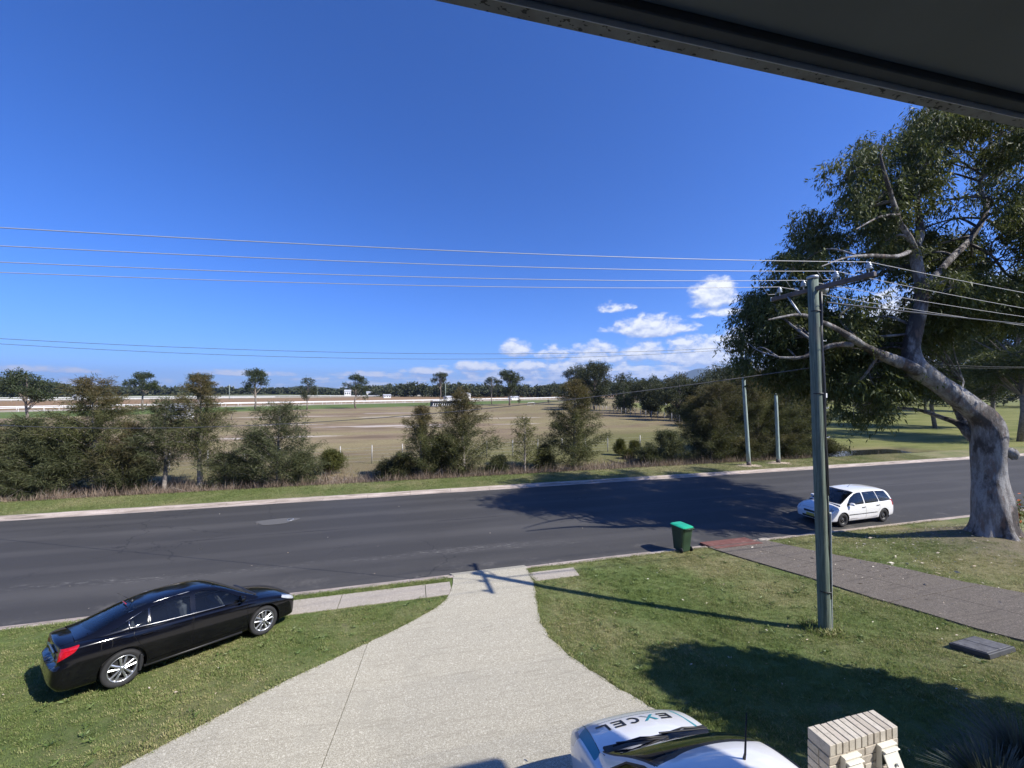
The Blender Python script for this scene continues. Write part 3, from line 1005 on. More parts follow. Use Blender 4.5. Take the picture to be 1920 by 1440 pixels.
def brick(sx, sy, sz, c, i):
    key = (round(sx, 3), round(sy, 3), round(sz, 3), i % 5)
    if key not in bk:
        bk[key] = MB().bbox((0, 0, 0), (sx, sy, sz), .004).mesh('brick', BRICKC[i % 5])
    o = link('brick', bk[key], lp, c)
    return o


g = np.random.default_rng(12)
for k in range(11):                                      # rowlock course on top
    brick(.0755, .232, .112, (.043 + k * .086, .115 + g.normal(0, .0015), HT - .056 + g.normal(0, .0012)), int(g.integers(0, 5)))
for cse in range(9):
    z = HT - .112 - .010 - .038 - cse * .086
    if z < .05:
        break
    # front stretchers, returns at the ends
    segs = [(0, .23), (.24, .47), (.48, .71), (.72, .946)] if cse % 2 == 0 else [(0, .112), (.122, .352), (.362, .592), (.602, .832), (.842, .946)]
    for a, b_ in segs:
        brick(b_ - a, .108, .076, ((a + b_) / 2, .055 + g.normal(0, .0015), z), int(g.integers(0, 5)))
    ends = [(.114, .231)] if cse % 2 == 0 else [(.114, .231)]
    for a, b_ in ends:
        brick(.108, b_ - a, .076, (.054, (a + b_) / 2, z), int(g.integers(0, 5)))
        brick(.108, b_ - a, .076, (.892, (a + b_) / 2, z), int(g.integers(0, 5)))
CREAM = simple('cream_enamel', (.66, .63, .54), .4, var=.08, scale=5)
for i, (x0, z0, lb) in enumerate(((.255, -.20, 'left of the two cream metal letterboxes set in the brick pillar'), (.745, -.19, 'right of the two cream metal letterboxes set in the brick pillar'))):
    lt = empty('letterbox', (LX + x0, LY - .002, LTOP + z0 - .02), lb, 'letterbox', 'metal letterboxes in the brick pillar')
    MB().bbox((0, -.02, .085), (.225, .05, .022), .004).bbox((-.108, -.02, -.03), (.010, .05, .23), .002).bbox((.108, -.02, -.03), (.010, .05, .23), .002).build('frame', CREAM, lt)
    MB().bbox((0, -.002, -.03), (.205, .006, .21), .002).build('opening', BLACKP, lt)
    rt = Matrix.Rotation(R(-24), 3, 'X')
    d = MB().bbox(Vector((0, -.075, -.03)), (.20, .012, .19), .004, rot=rt).bbox(Vector((0, -.045, .058)), (.205, .065, .012), .004).build('door', CREAM, lt)
    MB().lathe([(0, .0), (.012, .0), (.014, .012), (.0, .02)], 10, tr(.01, -.10, -.055) @ Matrix.Rotation(R(66), 4, 'X')).build('lock', GREYM, d)
nw = empty('newspaper_tube', (LX + .62, LY - .09, LTOP - .42), 'pale pipe end sticking out of the brick pillar below the boxes', 'pipe')
MB().lathe([(.040, .16), (.050, .16), (.050, -.12), (.040, -.12), (.040, .16)], 16, Matrix.Rotation(R(72), 4, 'X')).build('tube', WHITE, nw)
MB().bbox((0, .03, -.055), (.03, .10, .02), .003).build('bracket', GREYM, nw)

# ------------------------------------------------------------------ the house the picture is taken from
SOFFIT = simple('soffit_sheet', (.215, .22, .20), .8, var=.06, scale=1.5)
FASCIA = simple('fascia_paint', (.085, .088, .088), .7, var=.15, scale=4)
GUTM, nt, b = new_mat('mouldy_gutter')
p = obj_of(nt)
f1 = nt.noise(nt.mapping(p, (1, 1.6, 1)), 44, 2, .5)
f2 = nt.noise(p, 5, 4, .7)
c = nt.mix(nt.ramp(f2, .35, .7), (.36, .35, .32), (.25, .23, .20))
c = nt.mix(nt.ramp(nt.math('ADD', f1, nt.math('MULTIPLY', f2, .25)), .735, .785), c, (.07, .065, .058))
bset(nt, b, color=c, rough=.7, spec=.3)
WALLB = simple('rendered_wall', (.52, .49, .43), .85, var=.08, scale=2)
TILE = simple('roof_sheet', (.16, .15, .15), .6, var=.15)
hs = empty('house', (0, 0, 0), 'two-storey house whose dark eave hangs over the top right of the view', 'house')
EX0, EX1, EZ, EY = -9.0, 6.45, 7.40, 1.22
gm = MB()
gm.bbox(((EX0 + EX1) / 2, EY - .024, EZ + .003), (EX1 - EX0, .048, .006), .002)
gm.bbox(((EX0 + EX1) / 2, EY - .004, EZ + .065), (EX1 - EX0, .008, .12), .002)
gm.build('gutter', GUTM, hs)
MB().bbox(((EX0 + EX1) / 2, EY - .051, EZ + .06), (EX1 - EX0, .004, .135), .001).build('gutter_lip', WHITE, hs)
MB().bbox(((EX0 + EX1) / 2, EY - .080, EZ + .11), (EX1 - EX0, .050, .20), .004).build('fascia', FASCIA, hs)
MB().bbox(((EX0 + EX1) / 2, (EY - .108 - 4.0) / 2, EZ + .045), (EX1 - EX0 - .05, EY - .108 + 4.0, .012), .002).build('soffit', SOFFIT, hs)
MB().bbox((5.5, 1.0, EZ + .15), (2.6, .9, .12), .01).build('shadow_slab', TILE, hs)  # unseen slab added past the eave to push its shadow up the driveway
rf = MB()
x0, x1 = EX0 - .1, EX1 + .1
v = [(x0, EY + .02, EZ + .15), (x1, EY + .02, EZ + .15), (x1 - 3, -4, EZ + 2.1), (x0 + 3, -4, EZ + 2.1), (x1, -10, EZ + .15), (x0, -10, EZ + .15),
     (x0, EY + .02, EZ + .13), (x1, EY + .02, EZ + .13), (x1, -10, EZ + .13), (x0, -10, EZ + .13)]
rf.add(v, [(0, 1, 2, 3), (1, 4, 2), (4, 5, 3, 2), (5, 0, 3), (6, 9, 8, 7), (0, 6, 7, 1), (1, 7, 8, 4), (4, 8, 9, 5), (5, 9, 6, 0)])
rf.build('roof', TILE, hs)
wl = MB()
wl.box((0, -2.15, 6.1), (6.4, .2, 2.8))                                   # behind the balcony
wl.box((-5.9, -1.0, 6.1), (5.4, 2.5, 2.8)).box((4.7, -1.0, 6.1), (3.0, 2.5, 2.8))
wl.box((-1.2, -5.0, 4.0), (14.8, 5.5, 6.9))
wl.box((-1.2, -1.02, 3.1), (14.8, 2.5, 2.8))                              # ground floor
wl.build('wall', WALLB, hs)
MB().bbox((0, -.92, 4.56), (6.6, 2.3, .10), .01).build('balcony_floor', SOFFIT, hs)
bl = MB()
bl.bbox((0, .16, 5.58), (6.2, .06, .05), .01)
for k in range(60):
    bl.box((-3.0 + k * .1017, .16, 5.08), (.016, .016, .96))
bl.build('balustrade', FASCIA, hs)
for x, w in ((-5.5, 2.0), (4.4, 1.4)):
    wf = MB().bbox((x, .262, 6.1), (w, .05, 1.3), .01).build('window', WHITE, hs)
    MB().bbox((x, .288, 6.1), (w - .12, .012, 1.18), .003).build('pane', BLACKP, wf)
wf = MB().bbox((-1.6, .24, 2.95), (4.8, .06, 2.1), .01).build('garage_door', WHITE, hs)

hs.rotation_euler = (0, 0, R(-1.45))

# ------------------------------------------------------------------ cars
def bspline_matrix(n, m, closed=False):
    """clamped uniform cubic b-spline basis: n control points sampled at m places"""
    k = 3
    knots = np.concatenate([np.zeros(k), np.linspace(0, 1, n - k + 1), np.ones(k)])
    t = np.linspace(0, 1, m)
    t[-1] -= 1e-9
    N = np.zeros((m, len(knots) - 1))
    for i in range(len(knots) - 1):
        N[:, i] = (t >= knots[i]) & (t < knots[i + 1])
    for d in range(1, k + 1):
        M = np.zeros((m, len(knots) - 1 - d))
        for i in range(len(knots) - 1 - d):
            a = knots[i + d] - knots[i]
            b_ = knots[i + d + 1] - knots[i + 1]
            if a > 0:
                M[:, i] += (t - knots[i]) / a * N[:, i]
            if b_ > 0:
                M[:, i] += (knots[i + d + 1] - t) / b_ * N[:, i + 1]
        N = M
    return N


class Shell:
    """triangle surface that can be cut along outlines into separately labelled panels"""

    def __init__(self):
        self.V = []
        self.F = []
        self.L = []

    def add_net(self, P, mi, mj, label):
        """P: control net (ni, nj, 3)"""
        P = np.asarray(P, float)
        A, B = bspline_matrix(P.shape[0], mi), bspline_matrix(P.shape[1], mj)
        S = np.einsum('ai,ijk,bj->abk', A, P, B)
        o = len(self.V)
        self.V += [tuple(v) for v in S.reshape(-1, 3)]
        for i in range(mi - 1):
            for j in range(mj - 1):
                a = o + i * mj + j
                self.F += [(a, a + mj, a + mj + 1), (a, a + mj + 1, a + 1)]
                self.L += [label, label]

    def arr(self):
        return np.array(self.V), np.array(self.F)

    def normals(self):
        V, F = self.arr()
        n = np.cross(V[F[:, 1]] - V[F[:, 0]], V[F[:, 2]] - V[F[:, 0]])
        return unit(n)

    def cut(self, sdf, new, where=None, only=None):
        """faces with sdf<0 (among those allowed) get label new; triangles across the outline are split"""
        V, F = self.arr()
        s = sdf(V)
        s = np.where(np.abs(s) < 1e-5, 1e-5, s)
        ok = np.ones(len(F), bool)
        if only is not None:
            ok &= np.isin(np.array(self.L, dtype=object).astype(str), list(only))
        if where is not None:
            ok &= where(V[F].mean(1), self.normals())
        neg = (s[F] < 0).sum(1)
        edge = {}

        def mid(a, b_):
            k = (min(a, b_), max(a, b_))
            if k not in edge:
                t = s[a] / (s[a] - s[b_])
                pa, pb = self.V[a], self.V[b_]
                self.V.append(tuple(pa[i] + (pb[i] - pa[i]) * t for i in range(3)))
                edge[k] = len(self.V) - 1
            return edge[k]
        nF, nL = [], []
        for f, l, n, o in zip(self.F, self.L, neg, ok):
            if not o or n == 0:
                nF.append(f)
                nL.append(l)
            elif n == 3:
                nF.append(f)
                nL.append(new)
            else:
                a, b_, c = f
                lone_neg = n == 1
                for _ in range(3):
                    if (s[a] < 0) == lone_neg:
                        break
                    a, b_, c = b_, c, a
                ab, ac = mid(a, b_), mid(a, c)
                nF += [(a, ab, ac), (ab, b_, c), (ab, c, ac)]
                nL += [new, l, l] if lone_neg else [l, new, new]
        self.F, self.L = nF, nL

    def side_split(self, labels):
        V, F = self.arr()
        cy = V[F][:, :, 1].mean(1)
        self.L = [(l + ('|L' if y > 0 else '|R')) if l in labels else l for l, y in zip(self.L, cy)]

    def push(self, labels, d):
        """move panels along their normal (in if d<0); detaches them"""
        V, F = self.arr()
        N = self.normals()
        acc = {}
        for f, l, n in zip(self.F, self.L, N):
            if l in labels:
                for v in f:
                    acc.setdefault(v, np.zeros(3))
                    acc[v] = acc[v] + n
        mp = {}
        for v, n in acc.items():
            n = n / (np.linalg.norm(n) + 1e-9)
            self.V.append(tuple(np.array(self.V[v]) + n * d))
            mp[v] = len(self.V) - 1
        self.F = [tuple(mp[v] for v in f) if l in labels else f for f, l in zip(self.F, self.L)]

    def mesh(self, label, mat, name):
        idx = [i for i, l in enumerate(self.L) if l == label]
        if not idx:
            return None
        V, F = self.arr()
        F = F[idx]
        u, inv = np.unique(F, return_inverse=True)
        return mesh_np(name, V[u], inv.reshape(-1, 3), [mat], smooth=True)


def poly_sdf(poly, ax=(0, 2)):
    P = np.array(poly, float)

    def f(V):
        q = V[:, list(ax)] if not callable(ax) else ax(V)
        d = np.full(len(q), 1e9)
        ins = np.zeros(len(q), bool)
        for i in range(len(P)):
            a, b_ = P[i - 1], P[i]
            e = b_ - a
            w = q - a
            t = np.clip((w @ e) / (e @ e + 1e-12), 0, 1)
            d = np.minimum(d, np.linalg.norm(w - t[:, None] * e, axis=1))
            c = ((a[1] > q[:, 1]) != (b_[1] > q[:, 1])) & (q[:, 0] < (b_[0] - a[0]) * (q[:, 1] - a[1]) / (b_[1] - a[1] + 1e-12) + a[0])
            ins ^= c
        return np.where(ins, -d, d)
    return f


def circ_sdf(cx, cz, r):
    return lambda V: np.hypot(V[:, 0] - cx, V[:, 2] - cz) - r


def band(sdf, w):
    return lambda V: np.abs(sdf(V)) - w


def paint(name, col, rough=.25, metal=0.0, dust=.1, coat=1.0):
    m, nt, b = new_mat(name)
    p = obj_of(nt)
    f = nt.noise(p, 2.2, 5, .65)
    d = nt.math('MULTIPLY', nt.ramp(f, .4, .8), dust)
    bset(nt, b, color=nt.mix(d, col, (.30, .28, .25)), rough=nt.math('ADD', rough, nt.math('MULTIPLY', f, .08)), metal=metal, spec=.5, coat=coat, coatr=.02)
    return m


def glass(name, tint, alpha=.55):
    """tinted window glass one can see into"""
    m, nt, b = new_mat(name)
    bset(nt, b, color=tint, rough=.015, spec=1.0, coat=1.0, coatr=.01)
    tp = nt.node('ShaderNodeBsdfTransparent')
    tp.inputs[0].default_value = (.55, .60, .62, 1)
    fr = nt.node('ShaderNodeFresnel')
    fr.inputs[0].default_value = 1.5
    mx = nt.node('ShaderNodeMixShader')
    nt.l.new(nt.math('ADD', nt.math('MULTIPLY', fr.outputs[0], .9), alpha, clamp=True), mx.inputs[0])
    nt.l.new(tp.outputs[0], mx.inputs[1])
    nt.l.new(b.outputs[0], mx.inputs[2])
    nt.l.new(mx.outputs[0], m.node_tree.nodes['Material Output'].inputs[0])
    return m


P_BLACK = paint('black_car_paint', (.003, .003, .0045), .05, 0, .008, 0.0)
P_WHITE = paint('white_car_paint', (.78, .78, .77), .25, 0, .08)
GLASS = glass('dark_glass', (.010, .012, .014), .22)
GLASS_S = glass('smoked_glass', (.006, .007, .008), .38)
CHROME = simple('chrome_trim', (.42, .42, .42), .32, 1.0, var=.04)
TRIM = simple('black_trim', (.016, .016, .017), .5, var=.1)
SEAT = simple('seat_fabric', (.20, .20, .21), .9, var=.15, scale=12)
ALLOY = simple('alloy_silver', (.52, .53, .54), .28, .85, var=.06)
STEELW = simple('black_steel_wheel', (.022, .022, .023), .5, .3, var=.15)
REDL = simple('red_lens', (.36, .006, .012), .10, spec=.8, var=.35, scale=30)
CLEARL = simple('clear_lens', (.55, .57, .58), .08, .35, spec=.9, var=.25, scale=30)
PLATE = simple('yellow_plate', (.55, .42, .08), .45, var=.08, scale=20)


def make_car(name, label, loc, rz, scale, s, group=None):
    root = empty(name, loc, label, 'car', group, rz, scale)
    pm = s['paint']
    sh = Shell()
    # lower body: sections (x, half width, bottom, widest, shoulder, top)
    net = []
    for (x, hw, zb, zm, zs, zt) in s['body']:
        half = [(0, zb), (.75 * hw, zb), (.93 * hw, zb + .01), (.985 * hw, zb + .07 * (zs - zb) / .6), (hw * 1.005, zm), (hw, zm + .45 * (zs - zm)), (hw * .985, zs - .075 * (zs - zb) / .7), (hw * .965, zs - .02 * (zs - zb) / .7),
                (hw * .93, zs + .005), (hw * .86, zs + (zt - zs) * .25), (hw * .60, zs + (zt - zs) * .70), (hw * .30, zs + (zt - zs) * .94), (0, zt)]
        full = [(x, -y, z) for y, z in half] + [(x, y, z) for y, z in half[-2::-1]]
        net.append(full)
    sh.add_net(net, 150, 120, 'body')
    if s.get('deform'):
        sh.V = [tuple(v) for v in s['deform'](np.array(sh.V))]
    # greenhouse: (x, belt half width, belt z, roof-edge half width, centre z, crown)
    net = []
    for (x, wb, zb, wr, zr, cr) in s['cabin']:
        ze = max(zr - cr, zb + .004)
        dw, dz = wb - wr, ze - zb
        half = [(wb - .01, zb - .07), (wb, zb), (wb - .18 * dw, zb + .25 * dz), (wb - .52 * dw, zb + .62 * dz), (wb - .86 * dw, zb + .93 * dz), (wr - .015, ze + .012 * min(1, dz * 4)), (wr - .09, ze + cr * .45), (wr * .62, zr - cr * .20), (wr * .3, zr - cr * .04), (0, zr)]
        full = [(x, -y, z) for y, z in half] + [(x, y, z) for y, z in half[-2::-1]]
        net.append(full)
    sh.add_net(net, 110, 90, 'cabin')
    side = lambda c, n: (np.abs(n[:, 1]) > .35)
    # drop the deck under the cabin, cut the wheel openings
    dk = s['deck']
    sh.cut(poly_sdf([(dk[0], -dk[2]), (dk[1], -dk[3]), (dk[1], dk[3]), (dk[0], dk[2])], (0, 1)), 'drop', lambda c, n: (n[:, 2] > .5) & (c[:, 2] > .6), ['body'])
    for ax_ in (s['xf'], s['xr']):
        sh.cut(circ_sdf(ax_, s['rw'] + .01, s['arch']), 'drop', lambda c, n: np.abs(c[:, 1]) > .42, ['body'])
    # glass
    for k, poly in enumerate(s['side_glass']):
        sdf = poly_sdf(poly)
        gl = 'side_window%d' % k
        sh.cut(lambda V, f=sdf: f(V) - .016, 'seal', side, ['cabin'])
        sh.cut(sdf, gl, side, ['seal'])
    for nm, poly, cond in (('windscreen', s['screen'], lambda c, n: (n[:, 0] > .22)), ('rear_window', s['rear'], lambda c, n: (n[:, 0] < -.15))):
        sdf = poly_sdf(poly, (1, 2))
        sh.cut(lambda V, f=sdf: f(V) - .02, 'seal', cond, ['cabin'])
        sh.cut(sdf, nm, cond, ['seal'])
    # doors, lids
    for nm, poly in s['doors']:
        sdf = poly_sdf(poly)
        sh.cut(lambda V, f=sdf: f(V) - .0035, 'gap', side, ['body'])
        sh.cut(lambda V, f=sdf: f(V) + .0035, nm, side, ['gap'])
    for nm, poly, ax_, cond in s['panels']:
        sdf = poly_sdf(poly, ax_)
        if nm in ('grille', 'stripe', 'lower_grille', 'taillight', 'headlight', 'reverse_light', 'chin'):
            sh.cut(sdf, nm, cond)
        else:
            sh.cut(lambda V, f=sdf: f(V) - .004, 'gap', cond, ['body', 'cabin'])
            sh.cut(lambda V, f=sdf: f(V) + .004, nm, cond, ['gap'])
    two = [d for d, _ in s['doors']] + ['taillight', 'headlight', 'reverse_light', 'stripe'] + ['side_window%d' % k for k in range(len(s['side_glass']))]
    sh.side_split(two)
    sh.push([l for l in set(sh.L) if l == 'gap'], -.012)
    sh.push([l for l in set(sh.L) if l.split('|')[0] in ('side_window0', 'side_window1', 'side_window2', 'side_window3')], -.006)
    mats = dict(body=pm, cabin=pm, gap=TRIM, seal=s.get('seal', TRIM), windscreen=s['glass'], rear_window=s['glass'], grille=TRIM, lower_grille=TRIM, taillight=REDL, headlight=CLEARL, reverse_light=CLEARL,
                stripe=MATS.get('teal_vinyl'), chin=TRIM, hood=pm, boot_lid=pm, fuel_flap=pm, tailgate=pm)
    names = dict(body='body', cabin='roof_frame', gap='panel_gap', seal='window_seal')
    parts = {}
    for l in sorted(set(sh.L)):
        if l == 'drop':
            continue
        bl_ = l.split('|')[0]
        nm = names.get(bl_, bl_)
        mt = mats.get(bl_, pm)
        if bl_.startswith('side_window'):
            nm, mt = 'window', s.get('glass_side', {}).get(int(bl_[11:]), s['glass'])
        if bl_.startswith('door'):
            nm = 'door'
        me = sh.mesh(l, mt, nm)
        parts[l] = link(nm, me, root)
    V, F = sh.arr()
    bodyV = V

    def surf_y(x, z):
        m_ = bodyV[bodyV[:, 1] > .3]
        return float(m_[np.argmin((m_[:, 0] - x) ** 2 + (m_[:, 2] - z) ** 2), 1])

    def surf_z(x, y):
        m_ = bodyV[bodyV[:, 2] > .55]
        d = (m_[:, 0] - x) ** 2 + (m_[:, 1] - y) ** 2
        return float(m_[np.argsort(d)[:4], 2].mean())
    root_info = dict(surf_y=surf_y, surf_z=surf_z)
    # underside tub and wheel housings
    ub = MB()
    L0, L1 = s['body'][0][0], s['body'][-1][0]
    hw = s['hw']
    ub.box(((L0 + L1) / 2, 0, .30), (L1 - L0 - .35, hw * 1.15, .16))
    for ax_ in (s['xf'], s['xr']):
        for sy in (-1, 1):
            n_ = 20
            v, f = [], []
            for k in range(n_ + 1):
                a = math.pi * (-.12 + 1.24 * k / n_)
                for yy in (hw - .035, hw - .36):
                    v.append((ax_ + math.cos(a) * (s['arch'] + .004), sy * yy, s['rw'] + .01 + math.sin(a) * (s['arch'] + .004)))
            for k in range(n_):
                f.append((2 * k, 2 * k + 1, 2 * k + 3, 2 * k + 2))
            f.append([2 * k + 1 for k in range(n_ + 1)])
            ub.add(v, f)
    ub.build('underbody', TRIM, root)
    # cabin inside
    it = MB()
    zb = s['cabin'][len(s['cabin']) // 2][2]
    it.box(((dk[0] + dk[1]) / 2, 0, .42), (dk[1] - dk[0] - .15, hw * 1.62, .06))
    it.bbox((dk[1] - .30, 0, zb - .16), (.46, hw * 1.5, .26), .05)
    it.bbox((dk[0] + .16, 0, zb - .10), (.36, hw * 1.5, .10), .03)
    for sy in (-1, 1):
        it.box(((dk[0] + dk[1]) / 2, sy * (hw - .13), zb - .32), (dk[1] - dk[0] - .1, .04, .46))
    it.build('dashboard', TRIM, root)
    st = MB()
    for sy in (-.36, .36):
        xs_ = s['seat']
        st.bbox((xs_, sy, .56), (.52, .48, .16), .05)
        st.bbox((xs_ - .30, sy, .88), (.16, .48, .58), .06, rot=Matrix.Rotation(R(-14), 3, 'Y'))
        st.bbox((xs_ - .41, sy, 1.235), (.10, .26, .17), .045, rot=Matrix.Rotation(R(-10), 3, 'Y'))
        st.bbox((xs_ - .39, sy, 1.14), (.03, .12, .12), .01)
        st.build('front_seat', SEAT, root)
        st = MB()
    xr_ = s['seat'] - .95
    st.bbox((xr_, 0, .58), (.48, 1.24, .16), .05).bbox((xr_ - .28, 0, .88), (.14, 1.24, .56), .06, rot=Matrix.Rotation(R(-18), 3, 'Y'))
    for sy in (-.38, .38):
        st.bbox((xr_ - .37, sy, 1.19), (.09, .24, .14), .04)
    st.build('rear_seat', SEAT, root)
    sw = MB()
    cx_, cz_ = s['seat'] + .42, zb + .03
    rotw = Matrix.Translation((cx_, -.36, cz_)) @ Matrix.Rotation(R(62), 4, 'Y')
    pts = [rotw @ Vector((.185 * math.cos(a), .185 * math.sin(a), 0)) for a in np.linspace(0, 6.2832, 25)]
    sw.tube(pts, .017, 6, False)
    sw.tube([rotw @ Vector((-.17, 0, 0)), rotw @ Vector((.17, 0, 0))], .02, 5).tube([rotw @ Vector((0, 0, 0)), rotw @ Vector((0, 0, .25))], .03, 6)
    sw.build('steering_wheel', SEAT, root)
    # wheels
    wheel0 = None
    for ax_ in (s['xf'], s['xr']):
        for sy in (-1, 1):
            w = bpy.data.objects.new('wheel', None)
            COL.objects.link(w)
            w.parent = root
            w.location = (ax_, sy * (hw - .115), s['rw'])
            w.rotation_euler = (R(90) if sy < 0 else R(-90), 0, 0)
            if wheel0 is None:
                wheel0 = s['wheel'](s['rw'])
            for nm, me, nl in wheel0:
                o = link(nm, me, w)
    # trim along given outlines of the side
    for nm, pts, rad, mt in s['trims']:
        for sy in (-1, 1):
            P = [(x, sy * (surf_y(x, z) + .002), z) for x, z in pts]
            MB().tube(P, rad, 6).build(nm, mt, root)
    # handles
    for x, z in s['handles']:
        for sy in (-1, 1):
            y = surf_y(x, z)
            par = next((parts[l] for l in parts if l.startswith('door_front' if x > s['split'] else 'door_rear') and l.endswith('|L' if sy > 0 else '|R')), root)
            MB().bbox((x, sy * (y + .022), z), (.20, .022, .030), .010).bbox((x - .085, sy * (y + .008), z), (.03, .03, .026), .006).bbox((x + .085, sy * (y + .008), z), (.03, .03, .026), .006).build('handle', s.get('handle_mat', pm), par)
    # mirrors
    mx_, mz_ = s['mirror']
    for sy in (-1, 1):
        y = surf_y(mx_ - .03, mz_ - .06)
        m_ = MB()
        m_.add(*[(lambda VF: ([(mx_ + v_[2] * .9 - .02, sy * (y + .13) + v_[0], mz_ + v_[1]) for v_ in VF[0]], VF[1]))(ring_loft([(-.05, .095, .060, 0, 0), (-.04, .105, .07, 0, 0), (.02, .10, .066, 0, 0), (.06, .07, .045, 0, 0), (.075, .03, .02, 0, 0)], 18, 3.2))][0])
        mo = m_.build('mirror', pm, root)
        MB().bbox((mx_ - .012, sy * (y + .03), mz_ - .045), (.05, .10, .035), .01).build('mirror_arm', TRIM, mo)
    # plates
    for x, z, dr_ in s['plates']:
        MB().bbox((x, 0, z), (.012, .372, .134), .004, rot=Matrix.Rotation(R(dr_), 3, 'Y')).build('number_plate', PLATE, root)
    return root, root_info, sh


def wheel_alloy(rw):
    """tyre + ten paired spokes"""
    k = rw / .33
    ty = MB().lathe([(.232 * k, -.085), (.262 * k, -.105), (.300 * k, -.108), (.322 * k, -.094), (.330 * k, -.062), (.331 * k, 0), (.330 * k, .062), (.322 * k, .094), (.300 * k, .106), (.262 * k, .104), (.232 * k, .088)], 48)
    rm = MB().lathe([(.225 * k, .07), (.236 * k, .092), (.226 * k, .096), (.216 * k, .085), (.205 * k, .04), (.20 * k, -.07), (.235 * k, -.09)], 48)
    sp = MB()
    for i in range(5):
        a = 2 * math.pi * i / 5 + .3
        for sgn in (-1, 1):
            a2 = a + sgn * .155
            p = [(.045 * k, sgn * .016 * k), (.060 * k, sgn * .040 * k)]
            ca, sa = math.cos(a), math.sin(a)
            v = []
            for (r_, off, wd, z, th) in ((.035 * k, sgn * .020 * k, .016 * k, .080, .03), (.11 * k, sgn * .030 * k, .017 * k, .078, .03), (.19 * k, sgn * .047 * k, .021 * k, .072, .028), (.224 * k, sgn * .058 * k, .025 * k, .070, .025)):
                for o_, zz in ((-wd, z - .006), (0, z + .004), (wd, z - .006), (wd, z - th), (-wd, z - th)):
                    yy = off + o_
                    v.append((ca * r_ - sa * yy, sa * r_ + ca * yy, zz))
            f = []
            for j in range(3):
                for q in range(5):
                    q2 = (q + 1) % 5
                    f.append((j * 5 + q, (j + 1) * 5 + q, (j + 1) * 5 + q2, j * 5 + q2))
            sp.add(v, f)
    sp.lathe([(0, .088), (.034 * k, .086), (.045 * k, .076), (.05 * k, .045), (.0, .045)], 20)
    br = MB().lathe([(.03, -.02), (.155 * k, -.02), (.155 * k, .0), (.03, .0)], 28).lathe([(0, .03), (.07, .03), (.075, -.03), (.20 * k, -.062), (.20 * k, -.075)], 20)
    return [('tyre', ty.mesh('tyre', TYRE), None), ('rim', rm.mesh('rim', ALLOY), None), ('spokes', sp.mesh('spokes', ALLOY), None), ('brake_disc', br.mesh('brake_disc', simple('brake_steel', (.10, .095, .09), .5, .6)), None)]


def wheel_steel(rw):
    k = rw / .31
    ty = MB().lathe([(.195 * k, -.08), (.225 * k, -.094), (.275 * k, -.096), (.300 * k, -.08), (.310 * k, -.05), (.310 * k, .05), (.300 * k, .08), (.275 * k, .094), (.225 * k, .094), (.195 * k, .08)], 40)
    rm = MB().lathe([(.19 * k, .070), (.20 * k, .082), (.19 * k, .085), (.178 * k, .07), (.165 * k, .045), (.13 * k, .030), (.11 * k, .045), (.075 * k, .055), (.055 * k, .05), (.045 * k, .075), (.0, .078)], 32)
    for i in range(8):
        a = 2 * math.pi * i / 8
        rm.lathe([(0, .0405), (.016, .0405), (.02, .046)], 8, tr(math.cos(a) * .145 * k, math.sin(a) * .145 * k, 0))
    nu = MB()
    for i in range(5):
        a = 2 * math.pi * i / 5
        nu.lathe([(0, .075), (.010, .073), (.011, .05)], 6, tr(math.cos(a) * .062 * k, math.sin(a) * .062 * k, 0))
    return [('tyre', ty.mesh('tyre', TYRE), None), ('rim', rm.mesh('rim', STEELW), None), ('wheel_nuts', nu.mesh('wheel_nuts', GREYM), None)]


def corner_u(x0, y0, sgn):
    """angle round a body corner (from straight fore-aft, growing toward the flank) and height"""
    return lambda V: np.stack([np.arctan2(np.abs(V[:, 1]) - y0, sgn * (V[:, 0] - x0)), V[:, 2]], 1)


up_face = lambda c, n: (n[:, 2] > .45)

# --- black sedan -------------------------------------------------------------
def sedan_tail(V):
    """tail panel set in between the boot lip and the bumper, plate recess, belt tuck under the bumper"""
    x, y, z = V[:, 0].copy(), np.abs(V[:, 1]), V[:, 2]
    t = np.clip((-1.93 - x) / .24, 0, 1)
    a = .10 * smoothstep(.655, .705, z) * (1 - smoothstep(.93, 1.045, z)) * (1 - .75 * smoothstep(.55, .84, y))
    a = a + .035 * smoothstep(.66, .69, z) * (1 - smoothstep(.775, .80, z)) * (1 - smoothstep(.30, .34, y))
    a = a + .07 * (1 - smoothstep(.26, .42, z))
    V[:, 0] = x + a * t
    return V


